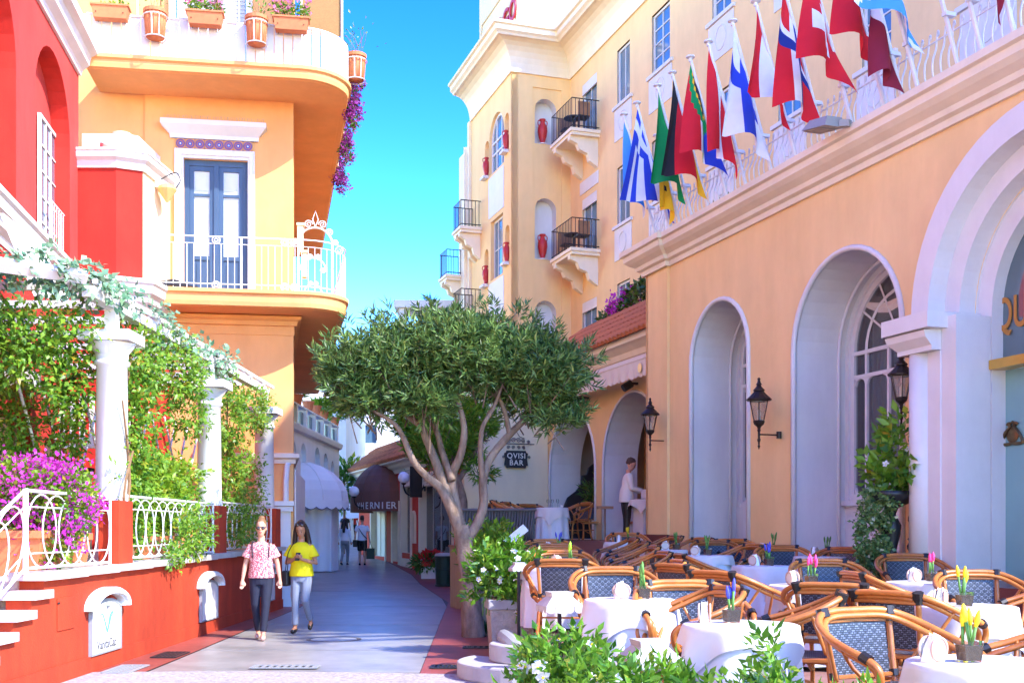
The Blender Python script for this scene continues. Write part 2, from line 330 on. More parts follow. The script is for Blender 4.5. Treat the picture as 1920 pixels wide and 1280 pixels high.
def wallgeo(outer, holes, y, depth, g=None, edge=True, m=0, mr=1):
    g = g or G()
    loops = [outer]+list(holes); flat = [p for l in loops for p in l]
    tri = tessellate_polygon([[Vector((a, b, 0)) for a, b in l] for l in loops])
    v = [(a, y, b) for a, b in flat]; f = []
    for t in tri:
        (ax, az), (bx_, bz), (cx, cz) = flat[t[0]], flat[t[1]], flat[t[2]]
        f.append(tuple(t) if (bx_-ax)*(cz-az)-(bz-az)*(cx-ax) > 0 else (t[0], t[2], t[1]))
    g.add((v, f), m)
    for li, l in enumerate(loops):
        if li == 0 and not edge: continue
        n = len(l); vv = [(a, y, b) for a, b in l]+[(a, y+depth, b) for a, b in l]
        g.add((vv, [((i+1) % n, i, n+i, n+(i+1) % n) for i in range(n)]), m if li == 0 else mr)
    return g
def mesh(name, g, mats, smooth=False):
    me = bpy.data.meshes.new(name); me.from_pydata(g.v, [], g.f)
    mats = mats if isinstance(mats, (list, tuple)) else [mats]
    for q in mats: me.materials.append(q)
    if len(mats) > 1: me.polygons.foreach_set('material_index', g.m)
    if smooth: me.polygons.foreach_set('use_smooth', [True]*len(g.f))
    if g.uv:
        l = me.uv_layers.new(name='UVMap'); l.data.foreach_set('uv', [c for p in me.loops for c in g.uv[p.vertex_index]])
    me.update(); return me
def link(name, data, parent=None, loc=None, rz=0):
    o = bpy.data.objects.new(name, data); COL.objects.link(o)
    if parent is not None: o.parent = parent
    if loc is not None: o.location = loc
    if rz: o.rotation_euler = (0, 0, rz)
    return o
def ob(name, g, mats, parent=None, smooth=False, loc=None, rz=0):
    return link(name, mesh(name, g, mats, smooth), parent, loc, rz)
def tag(o, label=None, cat=None, group=None, kind=None):
    if label: o['label'] = label
    if cat: o['category'] = cat
    if group: o['group'] = group
    if kind: o['kind'] = kind
    return o
def thing(name, label, cat, loc=(0, 0, 0), rz=0, group=None):
    o = bpy.data.objects.new(name, None); COL.objects.link(o); o.location = loc; o.rotation_euler = (0, 0, rz); o.empty_display_size = 0.2
    return tag(o, label, cat, group)
KIDS = {}
def copy_tree(o, parent=None, kids=None):
    if kids is None:
        kids = {}
        for q in bpy.data.objects:
            if q.parent: kids.setdefault(q.parent.name, []).append(q)
    c = o.copy(); COL.objects.link(c)
    if parent is not None: c.parent = parent
    for ch in kids.get(o.name, []): copy_tree(ch, c, kids)
    return c
def bevel(o, w=0.01, seg=2):
    m = o.modifiers.new('bevel', 'BEVEL'); m.width = w; m.segments = seg; m.limit_method = 'ANGLE'; m.angle_limit = math.radians(40); return o
def text(body, name, parent, loc, size, m, rot=(PI/2, 0, 0), ext=0.004, align='CENTER', spacing=1.0):
    c = bpy.data.curves.new(name, 'FONT'); c.body = body; c.size = size; c.extrude = ext; c.align_x = align; c.align_y = 'CENTER'; c.space_character = spacing
    c.offset = size*0.012
    tmp = bpy.data.objects.new('tmp', c); COL.objects.link(tmp); dg = bpy.context.evaluated_depsgraph_get()
    me = bpy.data.meshes.new_from_object(tmp.evaluated_get(dg)); me.name = name; bpy.data.objects.remove(tmp); bpy.data.curves.remove(c)
    me.materials.clear(); me.materials.append(m); o = link(name, me, parent, loc); o.rotation_euler = rot; return o
# frames: a wall plane given by origin O and direction angle; local x along the wall to the viewer's right, y into the building
class Fr:
    def __init__(s, O, rz): s.O = Vector((O[0], O[1])); s.rz = rz; s.ex = Vector((math.cos(rz), math.sin(rz))); s.ey = Vector((-math.sin(rz), math.cos(rz)))
    def at(s, px, wy=0.0):
        k = (px-960)/F; Y = (wy+s.O.dot(s.ey))/(k*s.ey.x+s.ey.y); return (Vector((k*Y, Y))-s.O).dot(s.ex), Y
    def u(s, px, wy=0.0): return s.at(px, wy)[0]
    def z(s, px, py, wy=0.0): return zat(py, s.at(px, wy)[1])
    def world(s, u, y, z=0): q = s.O+s.ex*u+s.ey*y; return (q.x, q.y, z)
def zat(py, Y): return CAMZ+(HY-py)/F*Y
def P(px, py, Y): return ((px-960)/F*Y, Y, zat(py, Y))
def ground(Y): return 0.0 if Y < 33 else 0.033*(Y-33)
def zt(Y): return 0.05+0.027*Y
# ------------------------------------------------------------ foliage
def trimesh(name, V, T, m):
    me = bpy.data.meshes.new(name); nv, ntri = len(V), len(T)
    me.vertices.add(nv); me.vertices.foreach_set('co', np.asarray(V, dtype=np.float32).ravel())
    me.loops.add(ntri*3); me.loops.foreach_set('vertex_index', np.asarray(T, dtype=np.int32).ravel())
    me.polygons.add(ntri); me.polygons.foreach_set('loop_start', np.arange(0, ntri*3, 3, dtype=np.int32))
    me.materials.append(m); me.update(calc_edges=True); return me
LEAF = np.array([[0, 0, 0], [-.5, .42, .10], [0, .45, 0], [.5, .42, .10], [0, 1, -.12]])
LTRI = np.array([[0, 2, 1], [0, 3, 2], [1, 2, 4], [2, 3, 4]])
DIA = np.array([[0, 0, 0], [-.5, .5, .06], [0, 1, -.05], [.5, .5, .06]]); DTRI = np.array([[0, 3, 1], [1, 3, 2]])
def leaves(name, pos, dirs, length, width, m, parent=None, simple=False, jit=0.3, roll=None):
    pos = np.asarray(pos, float); d = np.asarray(dirs, float); n = len(pos)
    d = d/np.maximum(np.linalg.norm(d, axis=1, keepdims=True), 1e-6)
    r = RNG.normal(size=(n, 3)) if roll is None else np.tile(np.array(roll, float), (n, 1))+RNG.normal(size=(n, 3))*0.35
    s = np.cross(d, r); s /= np.maximum(np.linalg.norm(s, axis=1, keepdims=True), 1e-6); u = np.cross(s, d)
    L = length*(1+jit*(RNG.random(n)*2-1)); W = width*(1+jit*(RNG.random(n)*2-1))
    base, tri = (DIA, DTRI) if simple else (LEAF, LTRI); k = len(base)
    V = pos[:, None, :]+base[None, :, 0, None]*W[:, None, None]*s[:, None, :]+base[None, :, 1, None]*L[:, None, None]*d[:, None, :]+base[None, :, 2, None]*L[:, None, None]*u[:, None, :]
    T = tri[None]+(np.arange(n)*k)[:, None, None]
    return link(name, trimesh(name, V.reshape(-1, 3), T.reshape(-1, 3), m), parent)
def rnd(n, lo, hi): return RNG.uniform(lo, hi, size=(n, len(lo)))
def inblob(n, c, r, shell=0.45):
    d = RNG.normal(size=(n, 3)); d /= np.linalg.norm(d, axis=1, keepdims=True); q = (shell+(1-shell)*RNG.random(n))**0.6
    return np.array(c)+d*np.array(r)*q[:, None], d
def sprigs(pos, dirs, per, spread, length):
    """clusters of leaves around shoot axes: returns leaf positions and directions"""
    n = len(pos); d = dirs/np.maximum(np.linalg.norm(dirs, axis=1, keepdims=True), 1e-6)
    pr = np.repeat(pos, per, 0); dr = np.repeat(d, per, 0); t = np.tile(np.linspace(0, 1, per), n)[:, None]
    e = RNG.normal(size=(n*per, 3)); e -= dr*(e*dr).sum(1, keepdims=True); e /= np.maximum(np.linalg.norm(e, axis=1, keepdims=True), 1e-6)
    return pr+dr*t*length, dr*(0.35+0.5*t)+e*spread*(1.25-0.6*t)
# ============================================================ GROUND
def sheet(name, rows, m, dz, parent=None):
    """rows: (Y, xl, xr)"""
    g = G(); n = len(rows)
    for (Y, a, b) in rows: g.v += [(a, Y, ground(Y)+dz), (b, Y, ground(Y)+dz)]
    for i in range(n-1): g.f.append((2*i, 2*i+1, 2*i+3, 2*i+2)); g.m.append(0)
    return ob(name, g, m, parent)
M['street'] = mat('worn_street_cement', (0.40, 0.375, 0.34), 0.36, 0.25, 1.1, 0.10, 24, dirt=0.32)
M['joint'] = mat('dark_joint_ground', (0.16, 0.15, 0.14), 0.9, 0.2, 3)
M['plaza'] = mat('pale_plaza_paving', (0.64, 0.59, 0.52), 0.8, 0.2, 2, dirt=0.15)
M['pave'] = mat('red_pavement', (0.38, 0.085, 0.06), 0.5, 0.3, 2.0, 0.10, 40, dirt=0.22)
M['porphyry'] = mat('speckled_porphyry', (0.50, 0.46, 0.43), 0.8, 0.5, 26, 0.3, 60, col2=(0.17, 0.15, 0.15))
st = tag(sheet('street', [(Y, -60, 60) for Y in (-12, 0, 12, 33, 45, 60, 90, 160, 400)], M['joint'], 0), kind='structure')
def xr(Y): return float(np.interp(Y, [0, 12.4, 24.7, 36.9, 49, 70], [-.75, -1.03, -1.41, -3.3, -6.0, -11]))
def xl(Y): return float(np.interp(Y, [0, 13, 17, 24, 27, 60], [-4.1, -4.1, -4.2, -4.4, -6.2, -13]))
ys = [12.55, 14.9, 16.9, 18.9, 21.0, 23.4, 26.2, 29.4, 33.0]
for i in range(len(ys)-1):
    a, b = ys[i]+0.022, ys[i+1]-0.022; h = 0.010+0.0015*(i % 2)
    xs = [(xl(a), (xl(a)+xr(a))/2-0.3*(i % 2)), ((xl(a)+xr(a))/2-0.3*(i % 2)+0.04, xr(a))] if False else [(xl(a), xr(a))]
    for (p, q) in xs:
        p2 = xl(b) if p == xl(a) else p; q2 = xr(b) if q == xr(a) else q
        ob('paving_slab', G().add(slab([(p, a), (q, a), (q2, b), (p2, b)], 0.001, h)), M['street'], st)
sheet('street_surface', [(Y, xl(Y), xr(Y)) for Y in (33.01, 37, 41, 45, 50, 56, 62, 70)], M['street'], 0.008, st)
sw = tag(sheet('pavement', [(Y, xr(Y)+0.01, 9) for Y in (-2, 12.4, 18, 24.7, 30, 33, 36.9, 43, 49, 56)], M['pave'], 0.018), kind='structure')
sw2 = tag(sheet('pavement', [(Y, -4.9, xl(Y)-0.01) for Y in (12.3, 14, 17, 20, 24)]+[(26.9, -6.9, xl(26.9)-.01)], M['pave'], 0.018), kind='structure')
g = G(); nseg = 24
pts0 = []; 
for i in range(nseg+1):
    t = i/nseg; X = -6.5+7.3*t; pts0.append((X, 12.25+0.32*math.sin(PI*min(1, t*1.15))))
g.add(slab([(-9, -4), (1.2, -4)]+[p for p in reversed(pts0)]+[(-9, 11.5)], 0.001, 0.022))
tag(ob('porphyry_forecourt', g, M['porphyry']), kind='structure')
# drains, manhole
def grate(x, y, lx, ly, nb, label, col='black', rz=0.0):
    t = thing('drain_grate', label, 'drain grate', (x, y, ground(y)+0.03), rz, 'street drain grates')
    gg = G()
    for sx in (-1, 1): gg.box((sx*lx/2, 0, 0), (0.025, ly, 0.012))
    for sy in (-1, 1): gg.box((0, sy*ly/2, 0), (lx-0.026, 0.02, 0.012))
    ob('frame', gg, M['greymetal' if col != 'black' else 'black'], t)
    me = mesh('bar', G().box((0, 0, 0), (lx/nb*0.42, ly-0.03, 0.01)), M['greymetal' if col != 'black' else 'black'])
    for i in range(nb): link('bar', me, t, ((i+0.5)*lx/nb-lx/2, 0, -0.001))
    ob('pit', G().box((0, 0, -0.0065), (lx-0.03, ly-0.03, 0.002)), M['dark'], t)
grate(-2.62, 12.95, 0.75, 0.26, 9, 'grey drain grate set in the pale street cement', 'grey')
grate(-0.62, 12.95, 0.62, 0.30, 12, 'black drain grate in the red pavement beside the stone bench')
grate(-0.34, 15.1, 0.62, 0.22, 8, 'small black drain grate between the tree trunk and the stone planter')
grate(-4.33, 14.2, 0.30, 0.62, 6, 'dark drain grate in the red strip below the blank white plaque')
grate(-4.40, 12.75, 0.30, 0.70, 6, 'rusty drain grate in the red strip below the drawn plaque', 'grey')
t = thing('manhole_cover', 'round manhole cover in the shaded street', 'manhole cover', (-2.6, 16.35, 0.013))
ob('rim', G().lathe([(0.40, 0), (0.40, 0.005), (0.345, 0.005), (0.345, 0)], 32), M['joint'], t)
ob('lid', G().lathe([(0.335, 0), (0.335, 0.004), (0.30, 0.007), (0.0, 0.007)], 32), M['greymetal'], t)
# ============================================================ LOW RED WALL WITH RAILINGS (left)
W = Fr((-4.7, 0), PI/2)
lw = thing('low_wall', 'orange red rendered low terrace wall with white coping along the street', 'wall', (-4.7, 0, 0), PI/2)
def ztop(u): return 1.10+0.0085*(u-11)
prof = [(7.0, 0), (7.0, 0.2)]
steps = [(9.75, 0.38), (10.15, 0.56), (10.55, 0.74), (10.95, 0.92)]
pz = 0.2
for (uu, zz) in steps: prof += [(uu, pz), (uu, zz-0.0)]; pz = zz
prof += [(11.25, pz), (11.25, ztop(11)), (22.9, ztop(22.9)), (22.9, 0)]
prof = list(reversed(prof))
ob('wall', G().add(prism(prof, 0, 0.25)), M['wallred'], lw)
ob('plinth', G().add(bx(7.0, 22.9, -0.022, -0.001, 0.0, 0.20)), M['wallred'], lw)
cu = 11.1; k = 0
while cu < 22.8:
    L = min([1.15, 0.98, 1.22, 1.05][k % 4], 22.95-cu); z0 = ztop(cu+L/2)
    ob('coping_stone', G().add(bx(cu+0.003, cu+L-0.003, -0.075, 0.30, z0-0.005, z0+0.075)), M['coping'], lw); cu += L; k += 1
for (uu, zz) in steps:
    ob('step', G().add(bx(uu-0.06, uu+0.40, -0.06, 1.2, zz, zz+0.085)), M['coping'], lw)
for (a, b) in ((13.38, 13.88), (17.98, 18.44), (22.3, 22.75)):
    ob('pilaster', G().add(bx(a, b, 0.0, 0.24, ztop(a)+0.076, ztop(a)+0.84)), M['wallred'], lw)
h = ob('meter_hatch', G().add(bx(11.56, 12.0, -0.014, -0.001, 0.56, 0.90)), M['wallred'], lw); bevel(h, 0.004)
ob('hinge', G().add(bx(11.55, 11.6, -0.02, -0.0145, 0.84, 0.86)), M['black'], h)
def plaque(u0, u1, z0, zs, drawn, name, label):
    t = thing('wall_plaque', label, 'plaque', (-4.7, 0, 0), PI/2, 'arched white plaques on the low red wall')
    c = (u0+u1)/2; r = (u1-u0)/2
    p = archpoly(u0, u1, z0, zs, 12, 0.28)
    ob('panel', G().add(prism(list(reversed(p)), -0.035, -0.001)), M['white'], t)
    q = [(c+(x-c)*1.06, z0-0.02 if z == z0 else zs+(z-zs)*1.12+0.02) for x, z in p]
    ob('border', wallgeo(list(reversed(q)), [p], -0.042, 0.04, None, True), [M['greymetal'], M['greymetal']], t)
    for j, (a, b, dy) in enumerate(((1.03, 1.13, 0.09), (1.13, 1.24, 0.13), (1.24, 1.34, 0.10))):
        o_ = archpoly(c-r*b, c+r*b, zs+0.05, zs+0.07, 14, 0.37); i_ = archpoly(c-r*a, c+r*a, zs+0.05, zs+0.07, 14, 0.30)
        ring = o_+list(reversed(i_))
        ob('hood_moulding', G().add(prism(list(reversed(ring)), -dy, -0.001)), M['white'], t)
    if drawn:
        s = [(c-.25, .62), (c-.16, .655), (c-.10, .60), (c-.02, .47), (c+.0, .43), (c+.04, .50), (c+.08, .60), (c+.16, .655), (c+.19, .63), (c+.13, .60), (c+.08, .53), (c+.02, .50)]
        M['tealpaint'] = mat('teal_paint', (0.10, 0.42, 0.45), 0.6)
        ob('drawing', G().tube([(a, -0.037, b) for a, b in s], [0.004, .006, .008, .010, .006, .012, .014, .012, .006, .005, .009, .004], 5, 0, 3), M['tealpaint'], t)
        text('VanitaCap', 'lettering', t, (c, -0.037, 0.30), 0.15, M['irongrey'], ext=0.001)
        ob('top_knob', G().lathe([(0.0, -.05), (0.035, -.02), (0.03, .02), (0, .03)], 8, (c, -0.05, zs+0.10)), M['greymetal'], t)
plaque(12.45, 13.35, 0.22, 0.66, True, '', 'arched white plaque with a teal swirl drawing under a moulded hood')
plaque(16.85, 17.75, 0.24, 0.68, False, '', 'blank white plaque under a moulded hood in dappled shade, behind the woman in pink')
plaque(21.2, 22.0, 0.26, 0.70, False, '', 'white plaque at the far end of the low wall, between the two walking women')
ob_me = {}
def railing(u0, u1, label, slope=None, dzz=0.0):
    t = thing('terrace_railing', label, 'railing', (-4.7, 0, 0), PI/2, 'white oval pattern railings on the low wall')
    zb = ztop((u0+u1)/2)+0.085; H = 0.80; y = 0.09
    def Z(u, hh): return (zb+hh if slope is None else slope(u)+hh)
    for nm, hh, r in (('top_rail', H, .017), ('upper_rail', H*0.80, .008), ('lower_rail', H*0.22, .008), ('bottom_rail', 0.03, .015)):
        ob(nm, G().tube([(u0, y, Z(u0, hh)), (u1, y, Z(u1, hh))], r, 6), M['whitemetal'], t)
    for a in (u0, u1): ob('post', G().tube([(a, y, Z(a, -.02)), (a, y, Z(a, H+.02))], .018, 6), M['whitemetal'], t)
    w = 0.36; n = max(2, int(round((u1-u0-2*w)/0.36))+1)
    key = 'oval' if slope is None else 'oval2'
    sl_ = 0 if slope is None else slope(1)-slope(0)
    if key not in ob_me:
        pts = [(w*math.cos(a), 0.0, H/2+(H/2-.03)*math.sin(a)+sl_*w*math.cos(a)) for a in [2*PI*i/22 for i in range(22)]]
        ob_me[key] = mesh('oval_bar', G().tube(pts, .0095, 5, 0, 0, True), M['whitemetal'], True)
    for i in range(n):
        u = u0+w+(u1-u0-2*w)*i/(n-1) if n > 1 else u0
        link('oval_bar', ob_me[key], t, (u, y+0.006*(i % 2), Z(u, 0)))
railing(11.05, 13.34, 'white oval railing in front of the magenta bougainvillea')
railing(13.92, 17.94, 'white oval railing between the two red pilasters, vine growing through it')
railing(18.48, 22.26, 'white oval railing behind the head of the woman in pink')
railing(8.6, 11.0, 'sloping white oval railing down the terrace stairs', lambda u: 1.19+(u-11.0)*0.45)
# restaurant terrace behind the wall
tag(ob('restaurant_terrace', G().add(bx(-8.6, -4.96, 11.3, 23.3, 0.0, 1.12)), M['coping']), kind='structure')
# ============================================================ PERGOLA
pg = thing('pergola', 'white pergola on round columns covered in climbing vines', 'pergola', (-5.0, 14, 1.12))
colme = mesh('column', G().lathe([(0.235, 0), (0.235, .10), (0.205, .13), (0.20, .9), (0.185, 2.52), (0.215, 2.54), (0.215, 2.58), (0.19, 2.60), (0.20, 2.68), (0.29, 2.80), (0.29, 2.81)], 24).box((0, 0, 2.88), (0.62, 0.62, 0.13), 0.0), M['white'])
for p in colme.polygons: p.use_smooth = len(p.vertices) == 4 and p.index < 24*10
for Y in (14.0, 18.5, 22.6):
    c = link('column', colme, pg, (0, Y-14, 0))
    ob('post', G().box((0, Y-14, 3.09), (0.14, 0.14, 0.29)), M['white'], pg)
c = link('column', colme, pg, (-2.4, -0.4, -0.1))
ob('beam', G().box((0, 4.0, 3.30), (0.14, 9.6, 0.13)), M['white'], pg)
ob('beam', G().add(tube([(0.02, -0.9, 3.44), (-1.3, -2.0, 3.44), (-3.2, -3.6, 3.44)], 0.085, 4)), M['white'], pg)
ob('beam', G().box((0.06, 4.2, 3.43), (0.05, 9.9, 0.06)), M['white'], pg)
for i in range(9):
    ob('rafter', G().box((-1.45, -0.6+i*1.1, 3.40), (3.1, 0.07, 0.10)), M['white'], pg)
for (Y0, z0) in ((1.4, .3), (5.2, .3)):
    gg = G()
    for sgn in (1, -1):
        for j in range(4):
            a = Y0+j*0.75
            gg.tube([(-1.2-.01*sgn, a, z0), (-1.2-.01*sgn, a+sgn*1.5, z0+2.2)], .022, 4)
    ob('trellis', gg, M['whitemetal'], pg)
# vines: each a thing of its own
def vine(name, label, boxes, m, n, L, Wd, cat='vine', stems=None, simple=False, roll=(1, -0.4, 1.1), grp='climbing vines on the pergola'):
    t = thing(name, label, cat, boxes[0][0], 0, grp); o0 = Vector(boxes[0][0])
    ps = []; ds = []; tot = sum(b[2] for b in boxes)
    for (c, r, wgt) in boxes:
        k = int(n*1.2*wgt/tot/5); p, d = inblob(k, np.array(c)-np.array(o0), r, 0.25)
        d = d*0.6+RNG.normal(size=d.shape)*0.6; d[:, 2] -= 0.25
        lp, ld = sprigs(p, d, 5, 0.8, L*2.2); ps.append(lp); ds.append(ld)
    o = leaves('foliage', np.concatenate(ps), np.concatenate(ds), L, Wd, m, t, simple, roll=roll)
    if stems:
        gg = G()
        for s in stems: gg.tube([Vector(q)-o0 for q in s], [0.03, 0.02, 0.012][:len(s)] if len(s) == 3 else 0.016, 5, 0, 3)
        ob('stem', gg, M['twig'], t)
    return t
ctr = 1.0
vine('climbing_vine', 'glossy green vine hanging between the first and second columns', [((-5.15, 15.0, 3.9), (.35, .7, .55), 1.4), ((-5.1, 15.2, 2.9), (.22, .6, .95), 2.0), ((-5.1, 14.95, 1.9), (.2, .42, .9), 1.6), ((-5.05, 16.6, 4.0), (.35, 1.2, .42), 1.6), ((-5.05, 17.5, 3.5), (.25, .55, .45), .7)], M['leaf_vine'], 6200, .09, .052,
     stems=[((-5.1, 15.0, 1.15), (-5.15, 15.2, 2.8), (-5.1, 14.8, 4.3)), ((-5.0, 14.5, 1.15), (-5.1, 14.6, 2.8), (-5.0, 14.9, 4.3))])
vine('climbing_vine', 'dark green vine hanging beside the second column towards the third', [((-5.05, 19.6, 3.6), (.3, .75, .75), 1.5), ((-5.05, 20.0, 2.3), (.22, .75, 1.1), 2.2), ((-5.0, 21.5, 3.95), (.25, 1.4, .38), 1.3), ((-5.0, 21.4, 2.4), (.2, .5, .9), .8)], M['leaf_vine'], 4600, .09, .05,
     stems=[((-5.05, 19.8, 1.15), (-5.1, 20.0, 2.5), (-5.0, 19.7, 4.2))])
vine('climbing_vine', 'dark leafy vine on the red pillar left of the first column', [((-6.35, 14.4, 3.1), (.30, .25, .9), 1.6), ((-6.3, 14.3, 2.0), (.22, .25, .9), 1.0), ((-5.70, 14.4, 3.0), (.18, .22, .8), 1.2), ((-6.9, 14.4, 3.0), (.25, .25, 1.0), .8)], M['leaf_vine'], 3000, .085, .05,
     stems=[((-6.3, 14.2, 1.1), (-6.35, 14.3, 2.5), (-6.3, 14.3, 4)), ((-6.65, 14.2, 1.1), (-6.7, 14.2, 2.5), (-6.5, 14.3, 4)), ((-5.7, 14.3, 1.1), (-5.8, 14.4, 2.5), (-5.7, 14.3, 4))])
vine('climbing_vine', 'green vine roof over the left end of the pergola', [((-5.9, 13.6, 4.05), (.9, .6, .30), 1.5), ((-6.2, 13.2, 3.72), (.8, .5, .38), 1.5), ((-5.5, 13.9, 3.5), (.3, .4, .45), .6)], M['leaf_vine'], 3600, .09, .055)
vine('ivy', 'blue green ivy trailing along the top of the pergola beam', [((-5.8, 12.95, 4.62), (1.0, .25, .13), 1.3), ((-5.1, 13.7, 4.58), (.35, .6, .12), .7), ((-4.93, 18.4, 4.42), (.10, 1.9, .16), .8), ((-4.95, 15.6, 4.5), (.12, 1.2, .14), .4)], M['leaf_ivy'], 1300, .10, .08, 'ivy')
vine('lemon_tree', 'small lemon tree with bright leaves in front of the dark restaurant opening', [((-5.35, 17.0, 2.15), (.35, .75, .55), 2), ((-5.3, 16.4, 1.9), (.3, .45, .5), 1), ((-5.3, 17.7, 2.3), (.3, .4, .4), .8)], M['leaf_lemon'], 3600, .11, .055, 'lemon tree', stems=[((-5.35, 17.0, 1.1), (-5.33, 16.95, 1.6), (-5.35, 17.1, 2.3))], grp=None)
vine('railing_creeper', 'light green creeper growing through the middle railing', [((-4.63, 16.4, 1.6), (.06, .85, .33), 2), ((-4.6, 15.3, 1.35), (.05, .4, .2), .5), ((-4.62, 19.6, 1.75), (.05, 1.2, .35), 1.6)], M['leaf_vine'], 1700, .07, .042, 'creeper')
# climbing rose sprays on the first column
vine('climbing_rose', 'sparse climbing rose on the first white column', [((-4.83, 13.95, 2.3), (.06, .22, .9), 1)], M['leaf_lemon'], 110, .07, .045, 'rose', stems=[((-4.82, 13.7, 1.2), (-4.78, 14.0, 2.2), (-4.80, 13.8, 3.2)), ((-4.78, 14.1, 1.3), (-4.77, 13.75, 2.0), (-4.77, 14.1, 2.6))], grp=None)
# bougainvillea in its pot
def bougain(name, label, c, blobs, m1, m2, n1, n2, Lf=.06, cat='bougainvillea'):
    t = thing(name, label, cat, c); p1 = []; d1 = []; p2 = []; d2 = []
    for (o, r, wt) in blobs:
        p, d = inblob(int(n1*wt), o, r, .2); p1.append(p); d1.append(d+RNG.normal(size=d.shape)*.7)
        k = int(n2*wt/14); cc, dd = inblob(k, o, np.array(r)*1.04, .75)
        keep = (dd[:, 2] > -0.35) | (dd[:, 1] < -.2); cc = cc[keep]; dd = dd[keep]
        q = np.repeat(cc, 18, 0)+RNG.normal(size=(len(cc)*18, 3))*0.055; p2.append(q); d2.append(np.repeat(dd, 18, 0)+RNG.normal(size=q.shape)*.9)
    leaves('foliage', np.concatenate(p1), np.concatenate(d1), Lf, Lf*.6, m1, t)
    leaves('blossom', np.concatenate(p2), np.concatenate(d2), Lf*.8, Lf*.65, m2, t, True)
    return t
bo = bougain('bougainvillea', 'magenta bougainvillea bush behind the white oval railing', (-5.35, 12.1, 1.15), [((0, 0, .82), (.62, .45, .42), 1.5), ((-.75, -.1, .72), (.5, .4, .42), 1.1), ((.45, .15, .75), (.38, .4, .42), .8), ((.30, .0, .35), (.35, .4, .35), .4)], M['leaf_lemon'], M['bract'], 2500, 1250)
ob('stem', G().tube([(0, 0, .1), (.03, 0, .5), (0, 0, .8)], .03, 6), M['twig'], bo)
def pot(name, label, loc, w0, w1, h, square=True, rim=.06, m='terracotta', rz=0.1, dd=1.0):
    t = thing(name, label, 'plant pot', loc, rz)
    if square:
        gg = G(); a, b = w0/2, w1/2
        gg.add(([(-a, -a*dd, 0), (a, -a*dd, 0), (a, a*dd, 0), (-a, a*dd, 0), (-b, -b*dd, h-rim), (b, -b*dd, h-rim), (b, b*dd, h-rim), (-b, b*dd, h-rim)], [(3, 2, 1, 0), (4, 5, 6, 7), (0, 1, 5, 4), (1, 2, 6, 5), (2, 3, 7, 6), (3, 0, 4, 7)]))
        ob('body', gg, M[m], t); ob('rim', G().box((0, 0, h-rim/2+.001), (w1*1.08, w1*dd*1.08, rim)), M[m], t)
    else:
        ob('body', G().lathe([(w0/2, 0), (w1/2, h-rim)], 18), M[m], t, True); ob('rim', G().lathe([(w1/2*.9, h-rim+.001), (w1*.54, h-rim+.001), (w1*.55, h), (w1*.46, h), (w1*.44, h-.02)], 18), M[m], t)
    ob('soil', G().box((0, 0, h-.035+rim/2+.006), (w1*.86, w1*.86*dd, .01)) if square else G().lathe([(w1*.43, h-.03), (w1*.43, h-.02)], 14), M['soil'], t)
    return t
pot('terracotta_pot', 'large square terracotta pot under the bougainvillea', (-5.35, 12.05, 1.12), .62, .78, .48, True, .08)
pot('terracotta_pot', 'square terracotta pot with a relief, right of the bougainvillea pot', (-5.25, 13.0, 1.12), .45, .55, .45, True, .08)
pot('terracotta_pot', 'small round terracotta pot on the terrace left of the bougainvillea pot', (-6.05, 12.0, 1.12), .3, .42, .40, False)
pot('terracotta_pot', 'long terracotta pot behind the middle railing', (-5.3, 16.2, 1.12), .6, .7, .40, True, .07)
# ============================================================ RED BUILDING (left)
LA = -0.1598; exL = Vector((LA, math.sqrt(1-LA*LA)))
L = Fr((-6.80, 12.0), math.atan2(exL.y, exL.x))
rb = thing('red_building', 'red stucco building with arched recesses and white cornices at the left', 'building', (-6.80, 12.0, 0), L.rz)
def on(fr, px, wy=0): return fr.u(px, wy)
ua0, ua1 = on(L, 65), on(L, 131); ub1 = on(L, 30); ub0 = ub1-(ua1-ua0)
holes = [archpoly(ua0, ua1, 6.45, 8.72, 16), archpoly(ub0, ub1, 6.45, 8.72, 16), archpoly(ub0-3.6, ub1-3.6, 6.45, 8.72, 16)]
ob('wall', wallgeo(rect(-6, 9.7, 5.9, 10.5), holes, 0, .32, mr=1), [M['pinkred'], M['red']], rb)
ob('recess_wall', G().add(bx(-6, 9.7, .321, .6, 6.2, 10.3)), M['pinkred'], rb)
ob('ground_floor_wall', wallgeo(rect(-6, 9.6, 0, 5.9), [rect(4.2, 6.8, 1.15, 3.4), rect(7.2, 9.2, 1.15, 3.2), rect(0.2, 1.6, 1.15, 3.5), rect(2.2, 3.2, 1.3, 3.4)], 0.02, .35), [M['red'], M['darkred']], rb)
ob('back_room', G().add(bx(-2, 9.5, 1.6, 1.7, 1.0, 5)), M['darkred'], rb)
ob('parapet_wall', G().add(bx(-6, 9.9, 0.25, .6, 10.9, 13.8)), M['whitewall'], rb)
cprof = [(0, 10.35), (.05, 10.35), (.08, 10.45), (.20, 10.55), (.24, 10.72), (.36, 10.78), (.38, 10.92), (0, 10.92)]
ob('cornice', G().add(sweep([(-6, 0), (9.7, 0)], cprof)), M['white'], rb)
mprof = [(0, 5.82), (.05, 5.82), (.07, 5.93), (.15, 6.0), (.17, 6.1), (.25, 6.16), (.27, 6.30), (.31, 6.34), (.31, 6.42), (0, 6.44)]
